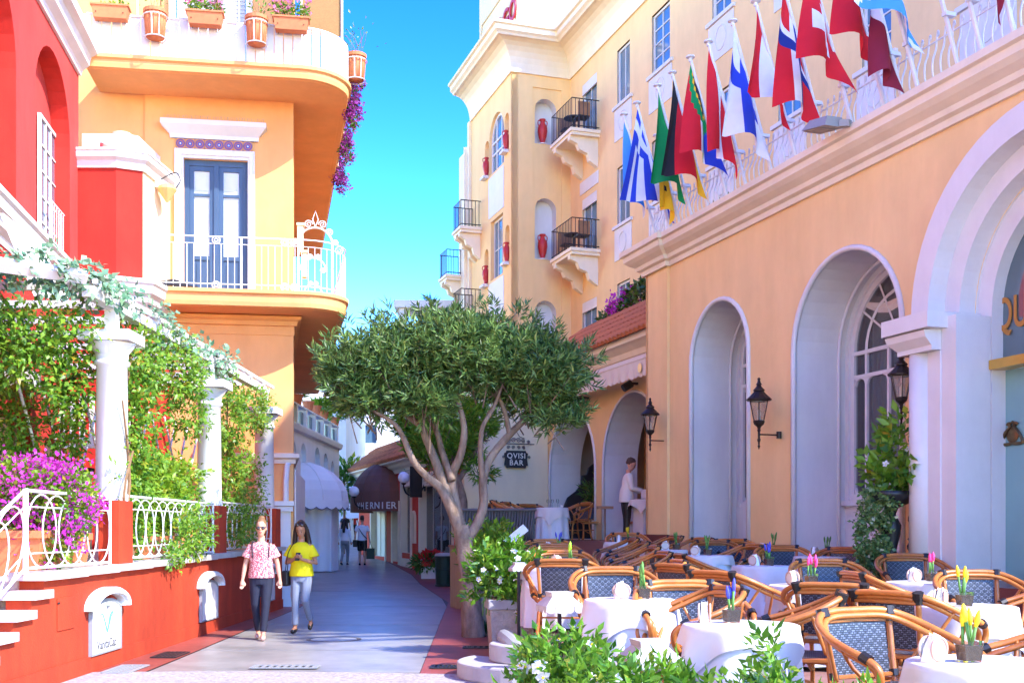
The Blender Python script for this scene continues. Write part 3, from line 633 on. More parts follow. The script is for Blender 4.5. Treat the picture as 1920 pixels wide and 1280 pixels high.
# protruding block at the corner (frontal), points in world then local
bw = [(-8.42, 21.5), (-7.60, 21.5), (-7.16, 21.72), (-7.05, 23.3), (-9.2, 23.3)]
def toL(p): q = Vector(p)-L.O; return (q.dot(L.ex), q.dot(L.ey))
bl = [toL(p) for p in bw]
ob('moulding', G().add(sweep([(-6, 0), bl[0], bl[1], bl[2], bl[3]], mprof)), M['white'], rb)
g = G(); n = 5
g.add(([(a, b, 6.0) for a, b in bl[:3]]+[(a, b, 8.62) for a, b in bl[:3]], [(0, 1, 4, 3), (1, 2, 5, 4)]), 0)
ob('corner_block', g, M['red'], rb); ob('block_side', G().add(([(a, b, 6.0) for a, b in bl[2:4]]+[(a, b, 8.62) for a, b in bl[2:4]], [(0, 1, 3, 2)])), M['cream'], rb)
ob('block_base', G().add(slab([(a, b) for a, b in bl], 0.5, 5.82)), M['red'], rb)
ob('block_cornice', G().add(sweep([bl[0], bl[1], bl[2], bl[3]], [(0, 8.55), (.04, 8.55), (.07, 8.68), (.14, 8.74), (.14, 8.86), (.16, 8.86), (.16, 8.9), (0, 8.9)])), M['white'], rb)
ob('block_roof', G().add(slab([(a, b) for a, b in bl], 8.8, 8.88)), M['concrete'], rb)
pb = [toL(p) for p in [(-8.35, 21.75), (-7.5, 21.75), (-7.3, 21.9), (-7.25, 23.2), (-8.6, 23.2)]]
ob('block_parapet', G().add(slab(pb, 8.89, 9.3)), M['whitewall'], rb)
# window in the arch recess with its little white railing
def win(parent, u0, u1, z0, z1, y, nc, nr, fm='white', gm='paneblue', fw=.07, sill=True, surround=0.0, name='window', depth=.06):
    """a window: frame mesh with mullions; panes and sill are sub-parts"""
    gg = G(); yy = y
    for (a, b, c, d) in ((u0, u0+fw, z0, z1), (u1-fw, u1, z0, z1), (u0+fw, u1-fw, z0, z0+fw), (u0+fw, u1-fw, z1-fw, z1)): gg.add(bx(a, b, yy, yy+depth, c, d))
    iw = (u1-u0-2*fw)/nc; ih = (z1-z0-2*fw)/nr; mw = fw*.42
    for i in range(1, nc): gg.add(bx(u0+fw+i*iw-mw/2, u0+fw+i*iw+mw/2, yy+.008, yy+depth-.008, z0+fw, z1-fw))
    for j in range(1, nr): gg.add(bx(u0+fw, u1-fw, yy+.012, yy+depth-.012, z0+fw+j*ih-mw/2, z0+fw+j*ih+mw/2))
    wdo = ob(name, gg, M[fm], parent)
    pm = mesh('pane', G().box((0, 0, 0), (iw-.004, .008, ih-.004)), M[gm])
    for i in range(nc):
        for j in range(nr): link('pane', pm, wdo, (u0+fw+(i+.5)*iw, yy+depth*.6, z0+fw+(j+.5)*ih))
    if surround:
        s = surround
        ob('surround', G().add(bx(u0-s, u0, y-.05, y+.03, z0, z1+s)).add(bx(u1, u1+s, y-.05, y+.03, z0, z1+s)).add(bx(u0, u1, y-.05, y+.03, z1, z1+s)), M[fm], wdo)
    if sill: ob('sill', G().add(bx(u0-surround-.05, u1+surround+.05, y-.14, y+.03, z0-.09, z0)), M[fm], wdo)
    return wdo
uw0, uw1 = on(L, 70, .3), on(L, 101, .3)
win(rb, uw0, uw1, 6.55, 8.95, .24, 3, 5, fw=.06, sill=False)
wr = thing('window_railing', 'white iron guard railing in front of the tall window of the red arch', 'railing', (-6.80, 12.0, 0), L.rz)
ob('rail', G().tube([(uw0, .1, 7.45), (uw1+.2, .1, 7.45)], .016).tube([(uw0, .1, 6.55), (uw1+.2, .1, 6.55)], .016), M['whitemetal'], wr)
bme = mesh('bar', G().tube([(0, 0, 0), (0, 0, .9)], .010, 5), M['whitemetal'])
for i in range(9): link('bar', bme, wr, (uw0+.02+i*(uw1+.16-uw0)/8, .1, 6.55))
win(rb, on(L, 147.5), on(L, 151), 9.0, 9.8, -.02, 1, 2, sill=False) if False else None
# white wall piece and red pier under the pergola
t = thing('white_partition', 'white partition wall in sun and leaf shade behind the first column', 'wall', (-6.35, 15.6, 1.12), 0)
ob('panel', G().box((0, 0, .65), (.95, .12, 1.3)), M['whitewall'], t); ob('cap', G().box((0, 0, 1.325), (1.0, .2, .05)), M['dark'], t)
t = thing('red_pier', 'orange red pier with white capital behind the leftmost vine', 'pier', (-6.55, 15.0, 1.12), .1)
ob('shaft', G().box((0, 0, 1.2), (.28, .28, 2.4)), M['wallred'], t); ob('capital', G().box((0, 0, 2.5), (.36, .36, .2)), M['white'], t)
t = thing('house_number', 'small black and white house number tile on the red pier', 'sign', (-6.46, 14.845, 2.05), .1)
ob('plate', G().box((0, 0, 0), (.16, .02, .20)), M['white'], t); text('6', 'digit', t, (0, -.012, 0), .2, M['black'], ext=.002)
t = thing('slatted_shutter', 'white slatted balcony shutter under the pergola roof', 'shutter', (-6.6, 17.6, 3.1), .1)
for i in range(7): ob('slat', G().box((-.45+i*.15, 0, 0.2), (.08, .03, .8)), M['white'], t)
ob('frame', G().box((0, .03, -.18), (1.1, .03, .06)).box((0, .03, .58), (1.1, .03, .06)), M['white'], t)
t = thing('roof_jar', 'pale clay jar standing on the parapet of the red corner block', 'jar', (-7.66, 22.0, 8.98))
ob('body', G().lathe([(.10, 0), (.17, .10), (.19, .22), (.14, .34), (.16, .38), (.18, .40)], 14), M['creamw'], t, True)
t = thing('roof_jar', 'small striped clay jar lying by the block parapet edge', 'jar', (-7.62, 21.58, 8.9))
ob('body', G().tube([(-.25, 0, .1), (-.12, 0, .1), (.05, 0, .13), (.22, 0, .13)], [.05, .06, .13, .11], 10), M['creamw'], t, True); ob('mouth', G().tube([(-.30, 0, .1), (-.25, 0, .1)], [.07, .055], 10), M['amph'], t)
t = thing('wall_lamp', 'yellow glazed wall lamp with a curved bracket on the cream side wall', 'lamp', (-6.88, 22.35, 8.45))
ob('shade', G().lathe([(.03, -.30), (.19, -.06), (.17, .0), (.05, .06)], 10), M['yellow'], t); ob('bracket', G().tube([(-.2, 0, .1), (0, 0, .22), (.18, 0, .28), (.26, 0, .12), (.17, 0, -.03)], .012, 5, 0, 4), M['black'], t)
ob('mount', G().box((-.17, 0, .05), (.12, .14, .14)), M['creamw'], t)
# awning corner at the far left
t = thing('shop_awning', 'corner of a pale awning on the red building at the left edge', 'awning', (-6.9, 15.2, 0))
ob('fabric', G().add(([(0, 0, 5.9), (.55, -.2, 4.75), (.5, 1.1, 4.85), (0, 1.2, 5.8), (-.05, 0, 5.9), (.5, -.2, 4.73)], [(0, 1, 2, 3), (0, 4, 5, 1)])), M['canvas'], t)

# the square behind the viewer and the pale pink houses that face the hotel across it
tag(ob('square', G().add(slab([(1.3, -40), (40, -40), (40, 2.5), (1.3, 2.5)], .001, .02)).add(slab([(-30, -40), (1.29, -40), (1.29, -4.01), (-30, -4.01)], .001, .02)), M['plaza']), kind='structure')
M['pinkhouse'] = mat('pale_pink_stucco', (0.84, 0.64, 0.52), .9, .08, 1, .1, 60)
for k, (y0, y1, hh, lab) in enumerate(((-3, 9.5, 11.5, 'pale pink house facing the hotel, outside the left edge'), (-18, -3.2, 10.0, 'pale pink house farther back on the square, outside the picture'))):
    q = Fr((-8.2, y0), PI/2); t = thing('pink_house', lab, 'building', (-8.2, y0, 0), PI/2)
    hh_ = [rect(1.2+2.8*i, 2.4+2.8*i, z, z+1.9) for i in range(4) for z in (1.0, 4.6, 7.8) if z+2 < hh]
    ob('wall', wallgeo(rect(0, y1-y0, 0, hh), hh_, 0, .3), [M['pinkhouse'], M['white']], t)
    for r_ in hh_: win(t, r_[0][0]+.01, r_[2][0]-.01, r_[0][1]+.01, r_[1][1]-.01, .15, 2, 3, sill=False)
    ob('cornice', G().add(sweep([(0, 0), (y1-y0, 0)], [(0, hh-.5), (.3, hh-.2), (.35, hh), (0, hh+.02)])), M['white'], t); ob('roof', G().add(bx(0, y1-y0, .31, 6, hh-.3, hh-.1)), M['tile'], t)
# ============================================================ YELLOW BUILDING
exY = Vector((0.9889, 0.1483)); CW = Vector(((550-960)/F*23.5, 23.5)); YL = 5.6
Y = Fr(CW-exY*YL, math.atan2(exY.y, exY.x))
yb = thing('yellow_building', 'yellow house with curved balconies and blue balcony doors', 'building', (Y.O.x, Y.O.y, 0), Y.rz)
sd = Vector((-.064, .998)); SL = 14.0
d0, d1 = on(Y, 345), on(Y, 465); f0, f1 = on(Y, 328), on(Y, 478)
zb = 6.42; dtop = Y.z(400, 300); ftop = Y.z(400, 283)
ob('wall', wallgeo(rect(-1.6, on(Y, 271), .5, 10.9), [], .06, .3), [M['yellow']]*2, yb)
ob('wall', wallgeo(rect(on(Y, 271)+.002, YL, 0.0, 10.9), [rect(d0, d1, zb+.02, dtop)], 0, .3), [M['yellow']]*2, yb)
side = [(YL, .001), (YL+sd.x*SL, sd.y*SL)]
g = G(); g.add(([(side[0][0], side[0][1], 0), (side[1][0], side[1][1], 0), (side[1][0], side[1][1], 16), (side[0][0], side[0][1], 16)], [(0, 1, 2, 3)]))
ob('side_wall', g, M['yellow'], yb)
ob('upper_wall', wallgeo(rect(-1.6, YL, 10.75, 15), [rect(on(Y, 325, .5), on(Y, 465, .5), 10.85, 13.2)], .5, .3), [M['yellow']]*2, yb)
def outline(p, q, R, u0, L_, n=10):
    c = (YL+q-R, -p+R)
    pts = [(u0, -p)]+[(c[0]+R*math.sin(PI/2*i/n), c[1]-R*math.cos(PI/2*i/n)) for i in range(n+1)]
    pts.append((YL+q+sd.x*L_, sd.y*L_)); return pts
def balcony_slab(p, q, R, u0, z0, z1, nm):
    o = outline(p, q, R, u0, SL-.5)
    pr = [(-.16, z0), (-.02, z0+.02), (0, z0+.10), (0, z1-.10), (.05, z1-.07), (.05, z1), (-.2, z1)]
    ob(nm, G().add(slab([(u0, .0)]+[(a, b) for a, b in outline(p-.1, q-.1, R-.1, u0, SL-.5)]+[(YL+sd.x*(SL-.5), sd.y*(SL-.5)), (YL, 0)], z0+.004, z1-.004)), M['yellow'], yb)
    return ob(nm.replace('slab', 'edge'), G().add(sweep(o, pr)), M['yellow'], yb)
balcony_slab(.95, 1.10, .85, on(Y, 268, -.95), 6.08, 6.42, 'balcony_slab')
balcony_slab(1.30, 1.15, .95, on(Y, 160, -1.3), 10.56, 10.82, 'balcony_slab')
ob('underbalcony_cornice', G().add(sweep([(on(Y, 300), 0), (YL, 0), (YL+sd.x*6, sd.y*6)], [(0, 5.68), (.02, 5.68), (.02, 5.86), (.07, 5.88), (.09, 5.96), (.16, 6.0), (.16, 6.06), (0, 6.07)])), M['yellow'], yb)
ob('base_moulding', G().add(sweep([(YL-1.2, 0), (YL, 0), (YL+sd.x*6, sd.y*6)], [(0, 3.0), (.04, 3.0), (.05, 3.08), (.12, 3.12), (.12, 3.2), (0, 3.22)])), M['creamw'], yb)
# door surround, frieze of tiles, pediment
ob('door_surround', G().add(bx(f0, d0-.001, -.07, .05, zb, dtop+.001)).add(bx(d1+.001, f1, -.07, .05, zb, dtop+.001)).add(bx(f0, f1, -.07, .05, dtop+.002, ftop)), M['white'], yb)
ob('door_moulding', G().add(bx(d0-.10, d0-.04, -.10, -.071, zb, dtop+.06)).add(bx(d1+.04, d1+.10, -.10, -.071, zb, dtop+.06)).add(bx(d0-.10, d1+.10, -.10, -.071, dtop+.061, dtop+.12)), M['white'], yb)
def tilemat():
    m = bpy.data.materials.new('majolica_tile'); m.use_nodes = True; t_ = m.node_tree; b = t_.nodes['Principled BSDF']; b.inputs['Roughness'].default_value = .25
    tc = _n(t_, 'ShaderNodeTexCoord'); gr = _n(t_, 'ShaderNodeVectorMath', operation='LENGTH'); t_.links.new(tc.outputs['Object'], gr.inputs[0])
    r = _n(t_, 'ShaderNodeValToRGB'); r.color_ramp.interpolation = 'CONSTANT'
    mr = _n(t_, 'ShaderNodeMath', operation='MULTIPLY'); mr.inputs[1].default_value = 6.5; t_.links.new(gr.outputs['Value'], mr.inputs[0]); t_.links.new(mr.outputs[0], r.inputs[0])
    cs = [(0, (.75, .72, .7)), (.12, (.05, .05, .25)), (.28, (.35, .10, .06)), (.42, (.14, .05, .14)), (.60, (.55, .22, .04)), (.8, (.12, .04, .08))]
    r.color_ramp.elements[0].color = cs[0][1]+(1,); r.color_ramp.elements[1].position = cs[1][0]; r.color_ramp.elements[1].color = cs[1][1]+(1,)
    for pz_, c_ in cs[2:]: e = r.color_ramp.elements.new(pz_); e.color = c_+(1,)
    t_.links.new(r.outputs[0], b.inputs['Base Color']); return m
M['majolica'] = tilemat()
fu0, fu1 = on(Y, 330), on(Y, 474); nz = 8; tw = (fu1-fu0)/nz
tme = mesh('frieze_tile', G().box((0, 0, 0), (tw-.006, .02, .20)), M['majolica'])
for i in range(nz): link('frieze_tile', tme, yb, (fu0+(i+.5)*tw, -.05, ftop+.105))
pz0 = ftop+.22; pa, pb_ = on(Y, 324), on(Y, 480)
ob('pediment', G().add(sweep([(pa, .02), (pa, 0), (pb_, 0), (pb_, .02)], [(0, pz0), (.05, pz0), (.06, pz0+.08), (.14, pz0+.16), (.22, pz0+.24), (.22, pz0+.34), (0, pz0+.35)])).add(bx(pa, pb_, -.04, .0, pz0, pz0+.3)), M['white'], yb)
g = G()
for i in range(60):
    a = pa-.15+(pb_-pa+.3)*i/59; g.tube([(a, -.12, pz0+.34), (a+random.uniform(-.03, .03), -.12-random.uniform(0, .06), pz0+.44)], .003, 3)
tag(ob('bird_spikes', g, M['greymetal'], yb), kind='stuff')
# blue double door
dr = ob('door', G().add(bx(d0, d0+.10, .05, .12, zb, dtop)).add(bx(d1-.10, d1, .05, .12, zb, dtop)).add(bx(d0+.10, d1-.10, .05, .12, dtop-.12, dtop)).add(bx((d0+d1)/2-.05, (d0+d1)/2+.05, .04, .12, zb, dtop-.12)), M['bluewood'], yb)
M['innershutter'] = mat('pale_inner_shutter', (0.62, 0.62, 0.60), 0.25, 0.08, 2, spec=.7)
for s in (0, 1):
    a, b = ((d0+.101, (d0+d1)/2-.051) if s == 0 else ((d0+d1)/2+.051, d1-.101)); fw = .09; zr = [(zb+.14, zb+.80), (zb+.88, dtop-.75), (dtop-.69, dtop-.22)]
    gg = G().add(bx(a, a+fw, .07, .12, zb+.02, dtop-.121)).add(bx(b-fw, b, .07, .12, zb+.02, dtop-.121))
    for (c, d) in ((zb+.02, zb+.14), (zb+.80, zb+.88), (dtop-.75, dtop-.69), (dtop-.22, dtop-.121)): gg.add(bx(a+fw, b-fw, .07, .12, c, d))
    ob('leaf_frame', gg, M['bluewood'], dr)
    ob('lower_panel', G().add(bx(a+fw, b-fw, .095, .12, *zr[0])).add(bx(a+fw+.06, b-fw-.06, .08, .0945, zr[0][0]+.07, zr[0][1]-.07)), M['bluewood'], dr)
    for (c, d) in zr[1:]:
        ob('pane', G().add(bx(a+fw, b-fw, .105, .12, c, d)), M['innershutter'], dr)
        hs_ = [(c+.07, d-.07)] if d-c < .7 else [(c+.07, c+(d-c)*.6-.04), (c+(d-c)*.6+.04, d-.07)]
        for (e, f_) in hs_: ob('shutter_panel', G().add(bx(a+fw+.06, b-fw-.06, .098, .1045, e, f_)), M['innershutter'], dr)
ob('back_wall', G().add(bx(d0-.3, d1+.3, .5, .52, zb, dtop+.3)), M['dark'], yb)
# lower railing
lr = thing('balcony_railing', 'white iron railing with medallions around the lower balcony of the yellow house', 'railing', (Y.O.x, Y.O.y, 0), Y.rz)
lo = outline(.93, 1.08, .83, on(Y, 273, -.93), 9.5, 12)
for hh, r in ((1.04, .016), (.90, .008), (.10, .012)):
    ob('rail', G().tube([(a, b, zb+hh) for a, b in lo], r, 6), M['whitemetal'], lr)
def along(path, step):
    out = []; acc = 0
    for i in range(len(path)-1):
        a, b = Vector(path[i]), Vector(path[i+1]); l = (b-a).length
        while acc < l: p = a+(b-a)*(acc/l); out.append((p.x, p.y, math.atan2(b.y-a.y, b.x-a.x))); acc += step
        acc -= l
    return out
bar = mesh('bar', G().tube([(0, 0, .0), (0, 0, .90)], .0075, 5), M['whitemetal'])
post = mesh('post', G().tube([(0, 0, 0), (0, 0, 1.05)], .02, 6), M['whitemetal'])
for i, (a, b, r) in enumerate(along(lo, .132)): link('post' if i % 14 == 0 else 'bar', post if i % 14 == 0 else bar, lr, (a, b, zb))
circ = lambda r, n=16: [(r*math.cos(2*PI*i/n), 0, r*math.sin(2*PI*i/n)) for i in range(n)]
mdl = mesh('medallion', G().tube(circ(.075), .012, 5, closed=True).tube(circ(.035, 10), .012, 5, closed=True), M['whitemetal'], True)
for px in (405, 534, 552):
    for hh in (.97, .07): link('medallion', mdl, lr, (on(Y, px, -.95), -.94, zb+hh))
for px in (612,): link('medallion', mdl, lr, (YL+.95, -.45, zb+.97))
# scrolled arch divider
gt = thing('scroll_divider', 'white wrought iron arch with scrolls dividing the curved balcony', 'divider', (Y.O.x, Y.O.y, 0), Y.rz)
uc = YL+.45; yy = .25
def arcp(c, r, z, a0=0, a1=PI, n=18): return [(c+r*math.cos(a0+(a1-a0)*i/n), yy, z+r*math.sin(a0+(a1-a0)*i/n)) for i in range(n+1)]
ob('frame', G().tube([(uc+.36, yy, zb)]+arcp(uc, .36, zb+1.25)+[(uc-.36, yy, zb)], .022, 6), M['whitemetal'], gt)
for (z_, r_) in ((.75, .27), (.28, .18)): ob('inner_arch', G().tube(arcp(uc-.05, r_, zb+z_-.05), .016, 6), M['whitemetal'], gt)
def scroll(c, z, r, s=1): return [(c+s*(r*(1-i/26))*math.cos(i*.5), yy, z+(r*(1-i/26))*math.sin(i*.5)) for i in range(24)]
for (dx, dz, r, s) in ((-.15, 1.68, .09, 1), (.15, 1.68, .09, -1), (-.30, 1.52, .08, 1), (.30, 1.52, .08, -1), (-.42, 1.30, .07, 1), (.42, 1.30, .07, -1), (-.12, .98, .07, 1), (.06, .98, .07, -1), (-.24, .70, .06, 1), (.16, .70, .06, -1), (-.1, .42, .05, 1), (.02, .42, .05, -1)):
    ob('scroll', G().tube(scroll(uc+dx, zb+dz, r, s), .011, 5), M['whitemetal'], gt)
ob('finial', G().tube([(uc, yy, zb+1.62), (uc-.06, yy, zb+1.78), (uc, yy, zb+1.96), (uc+.06, yy, zb+1.78), (uc, yy, zb+1.64)], .012, 5), M['whitemetal'], gt)
t = thing('folded_parasol', 'dark folded cloth bundle lying on the lower balcony edge', 'cloth bundle', Y.world(on(Y, 325, -.7), -.86, zb+.06), Y.rz)
g = G().tube([(-.42, 0, .0), (-.2, .02, .03), (.1, -.02, .02), (.4, 0, -.02)], [.02, .06, .05, .02], 7, 0, 3).tube([(-.3, .05, .03), (0, .06, .09), (.25, .03, .03)], [.02, .05, .02], 7, 0, 3).tube([(-.35, -.05, -.01), (.0, -.05, .0), (.5, -.02, -.03)], [.015, .035, .012], 6, 0, 3)
ob('fabric', g, M['black'], t, True)
# upper balcony parapet of vertical slats
up = outline(1.27, 1.12, .93, on(Y, 163, -1.27), 6.0, 10)
zs = 10.825
sm = mesh('slat', G().box((0, 0, .375), (.163, .022, .75)), M['white'])
bp = thing('balcony_parapet', 'white slatted parapet around the upper curved balcony', 'parapet', (Y.O.x, Y.O.y, 0), Y.rz)
for i, (a, b, r) in enumerate(along(up, .182)):
    o = link('slat', sm, bp, (a+.012*(i % 2)*math.sin(r), b+.016*(i % 2)*math.cos(r), zs)); o.rotation_euler = (0, 0, r)
ob('top_rail', G().tube([(a, b, zs+.77) for a, b in up], .024, 6), M['white'], bp)
# upper floor openings, blind, posts
sh = ob('shutter', G().add(bx(on(Y, 318, .5), on(Y, 330, .5), .40, .49, 10.98, 13.3)).add(bx(on(Y, 462, .5), on(Y, 474, .5), .40, .49, 10.98, 13.3)), M['creamw'], yb)
sl2 = mesh('slat', G().add(box((0, 0, 0), (on(Y, 460, .5)-on(Y, 332, .5), .03, .075))), M['shutter'])
for i in range(28): link('slat', sl2, sh, ((on(Y, 332, .5)+on(Y, 460, .5))/2, .50, 11.0+i*.085))
t = thing('bamboo_blind', 'brown bamboo blind hung at the corner of the upper balcony', 'blind', (Y.O.x, Y.O.y, 0), Y.rz)
ob('mat', G().add(bx(on(Y, 566, -.6), on(Y, 640, -.6), -.62, -.60, 11.75, 14.5)), M['blind'], t)
for px in (565, 641): ob('post', G().tube([(on(Y, px, -.6), -.64, 10.98), (on(Y, px, -.6), -.64, 14.6)], .025, 6), M['white'], t)
for px in (258, 448):
    t = thing('balcony_pole', 'thin white awning pole on the upper balcony, %s' % ('left of the first round pot' if px < 300 else 'above the gap beside the second round pot'), 'pole', Y.world(on(Y, px, -1.2), -1.2, 10.98))
    ob('tube', G().tube([(0, 0, 0), (0, 0, 3)], .016, 6), M['whitemetal'], t)
# flower boxes and round pots on the parapet
def fbox(px, label, flower=None, k=300):
    u = on(Y, px, -1.42); q = Y.world(u, -1.44, zs+.70)
    t = thing('flower_box', label, 'flower box', q, Y.rz, 'terracotta flower boxes on the white parapet')
    gg = G(); gg.add(([(-.30, -.10, -.1), (.30, -.10, -.1), (.30, .10, -.1), (-.30, .10, -.1), (-.34, -.13, .12), (.34, -.13, .12), (.34, .13, .12), (-.34, .13, .12)], [(3, 2, 1, 0), (4, 5, 6, 7), (0, 1, 5, 4), (1, 2, 6, 5), (2, 3, 7, 6), (3, 0, 4, 7)]))
    ob('trough', gg, M['terracotta'], t); ob('rim', G().add(bx(-.36, .36, -.15, .15, .121, .155)), M['terracotta'], t)
    ob('holder', G().tube([(-.25, .14, .16), (-.25, -.14, .0), (-.25, .1, -.115)], .006, 4).tube([(.25, .14, .16), (.25, -.14, .0), (.25, .1, -.115)], .006, 4), M['black'], t)
    pt = thing('flowers', label.replace('terracotta flower box', 'plants growing in the terracotta box'), 'plant', (q[0], q[1], q[2]+.15), Y.rz)
    n = k; p = rnd(n, (-.34, -.14, 0), (.34, .14, .26 if flower else .1)); d = RNG.normal(size=(n, 3))*.6+np.array([0, -.1, .6])
    leaves('foliage', p, d, .08, .05, M['leaf_vine'], pt)
    if flower:
        c = rnd(16, (-.36, -.18, .12), (.36, .1, .36)); q_ = np.repeat(c, 14, 0)+RNG.normal(size=(16*14, 3))*.03
        leaves('blossom', q_, RNG.normal(size=q_.shape), .055, .05, M[flower], pt, True)
fbox(208, 'terracotta flower box with hardly any plants, leftmost on the white parapet', None, 40)
fbox(385, 'terracotta flower box full of pink flowers between the two round pots', 'pinkpetal')
fbox(546, 'terracotta flower box with pink flowers beside the bamboo blind', 'pinkpetal', 260)
def rpot(px, label, wy=-1.45, Yd=None, q=None):
    q = q or Y.world(on(Y, px, wy), wy, zs+.30)
    t = thing('round_pot', label, 'plant pot', q, 0, 'round terracotta pots hung on the parapet')
    ob('body', G().lathe([(.17, 0), (.205, .46)], 18), M['terracotta'], t, True); ob('rim', G().lathe([(.21, .461), (.225, .461), (.225, .53), (.19, .53), (.18, .50)], 18), M['terracotta'], t)
    for i in range(18):
        a = 2*PI*i/18; r0 = .172; r1 = .206
        if i < 18: ob('rib', G().tube([(r0*math.cos(a), r0*math.sin(a), .01), (r1*math.cos(a), r1*math.sin(a), .45)], .008, 4), M['terracotta'], t) if Yd is None else None
    ob('holder', G().tube([(.235*math.cos(2*PI*i/18), .235*math.sin(2*PI*i/18), .40) for i in range(18)], .012, 4, closed=True).tube([(.20*math.cos(2*PI*i/18), .20*math.sin(2*PI*i/18), -.01) for i in range(18)], .012, 4, closed=True).tube([(0, -.2, -.01), (0, -.235, .40)], .012, 4).tube([(.12, -.16, -.01), (.14, -.19, .4)], .008, 4), M['white'], t)
    n = 26; p = rnd(n, (-.1, -.1, .5), (.1, .1, .55)); d = RNG.normal(size=(n, 3))*.5+np.array([0, 0, 1])
    gg = G()
    for i in range(7): a = Vector(p[i]); e = a+Vector((RNG.normal()*.2, RNG.normal()*.1, .35+.2*RNG.random())); gg.tube([a, (a+e)/2+Vector((.03, 0, .02)), e], .005, 4)
    ob('twig', gg, M['twig'], t); leaves('foliage', np.concatenate([p, p+d*.3, p+d*.45]), np.concatenate([d, d+.3, d-.3]), .09, .04, M['leaf_vine'], t)
rpot(291, 'round ribbed terracotta pot hung between the first two flower boxes')
rpot(481, 'round ribbed terracotta pot hung between the two pink flower boxes')
rpot(650, 'round terracotta pot hung at the street corner of the upper balcony', q=Y.world(YL+1.30, -.1, zs+.25))
for (dy, zz, lab) in ((.6, 10.85, 'purple bougainvillea hanging highest on the side of the upper balcony'), (2.9, 10.8, 'purple bougainvillea hanging in the middle of the balcony side'), (5.1, 10.75, 'purple bougainvillea hanging lowest and farthest along the balcony side')):
    q = Y.world(YL+1.2+sd.x*dy, dy, zz); bougain('hanging_bougainvillea', lab, q, [((0, 0, .05), (.16, .5, .34), .7), ((.1, .1, -.25), (.12, .3, .25), .3), ((.15, -.2, .35), (.18, .3, .2), .3)], M['leaf_dark'], M['bract2'], 300, 800, .085)
    # the box it grows in
    t = thing('balcony_trough', 'pale trough on the balcony side holding the %s' % lab.split(' hanging ')[0].replace('purple', ('topmost', 'middle', 'lowest')[int(dy > 2)+int(dy > 4)]+' purple'), 'planter', Y.world(YL+1.17+sd.x*dy, dy, zz+.1), Y.rz)
    ob('trough', G().box((0, 0, 0), (.14, 1.1, .2)), M['creamw'], t); ob('soil', G().box((0, 0, .103), (.11, 1.0, .006)), M['soil'], t)
# brackets on the side wall
for dy in (2.0, 4.5):
    t = thing('side_lantern', 'pale wall fitting on the shaded side of the yellow house, %s one' % ('nearer' if dy < 3 else 'farther'), 'lamp', Y.world(YL+.07, dy, 8.2), Y.rz)
    ob('body', G().box((0, 0, 0), (.13, .25, .6)), M['creamw'], t); ob('cap', G().box((.01, 0, .33), (.18, .3, .06)), M['creamw'], t)
# white arched shop front at the foot of the yellow house
t = thing('white_portal', 'white carved portal with an arch at the foot of the yellow house', 'portal', Y.world(YL-.25, -.06, 0), Y.rz)
ob('pilaster', G().box((0, -.02, 1.0), (.40, .16, 2.0)), M['white'], t); ob('capital', G().box((0, -.05, 2.05), (.5, .24, .1)).box((0, -.05, 2.16), (.56, .30, .1)), M['white'], t)
ob('base', G().box((0, -.03, .10), (.46, .24, .2)), M['white'], t)
ob('arch', G().tube([(.1, -.06, 2.2), (.1, -.06, 2.6), (.12, .0, 2.95), (.2, .2, 3.1)], .06, 6), M['white'], t)
g = G(); g.add(bx(YL+.015, YL+.04, .3, 6, 0.0, 2.9)); ob('white_panelling', g, M['white'], yb)
# ============================================================ HOTEL: long street wing with arches
RZ = math.atan2(-.94868, .31623)
A = Fr((2.844, 22.97), RZ)
wg = thing('hotel_wing', 'peach hotel wing with tall white arches, cornice and flag terrace on top', 'building', (A.O.x, A.O.y, 0), RZ)
UE = 14.5
zc = 6.83
a1 = (on(A, 1297), on(A, 1405)); a2_ = (on(A, 1489), on(A, 1694))
zs1 = 5.77-(a1[1]-a1[0])/2; zs2 = 5.77-(a2_[1]-a2_[0])/2
A1 = archpoly(a1[0], a1[1], .55, zs1, 18); A2 = archpoly(a2_[0], a2_[1], .5, zs2, 20)
EU = A.u(1708, -.5); ER = 2.15; EC = EU+ER; EZ = 4.30       # entrance arch: left edge, outer radius, centre, spring height
E0 = archpoly(EC-1.55, EC+1.55, .9, EZ, 20)
ob('wall', wallgeo(rect(0, UE, 0, zc+.02), [A1, A2, E0], 0, .95), [M['peach'], M['whitewall']], wg)
ob('end_wall', G().add(bx(0.0, .35, .951, 4.5, 0, 7.3)), M['peach'], wg)
ob('corner_pier', G().add(bx(-.10, on(A, 1256), -.06, -.001, 0.9, zc)).add(bx(-.10, -.001, -.06, .9, .9, zc)), M['peach'], wg)
ob('pier_plinth', G().add(bx(-.14, on(A, 1256)+.04, -.10, -.061, 0.5, 1.52)).add(bx(-.14, -.101, -.0605, .9, .5, 1.52)), M['plum'], wg)
cp = [(0, zc-.02), (.05, zc-.02), (.06, zc+.07), (.13, zc+.10), (.15, zc+.17), (.26, zc+.24), (.33, zc+.30), (.34, zc+.40), (.40, zc+.42), (.40, zc+.52), (0, zc+.53)]
ob('cornice', G().add(sweep([(-.12, 2.5), (-.12, -.08), (on(A, 1256)+.02, -.08), (on(A, 1256)+.02, 0), (UE, 0)], cp)), M['creamw'], wg)
ob('terrace_deck', G().add(bx(-.05, UE, .01, 4.0, 7.1, zc+.52)), M['concrete'], wg)
for (ap, nm) in ((A1, 'arch_bead'), (A2, 'arch_bead')):
    ob(nm, G().tube([(p[0], -.012, p[1]) for p in ap], .045, 6), M['white'], wg, True)
    ob('inner_bead', G().tube([(p[0]+.05*(1 if p[0] < (ap[0][0]+ap[-1][0])/2 else -1), .80, p[1]-.02) for p in ap], .03, 6), M['white'], wg, True)
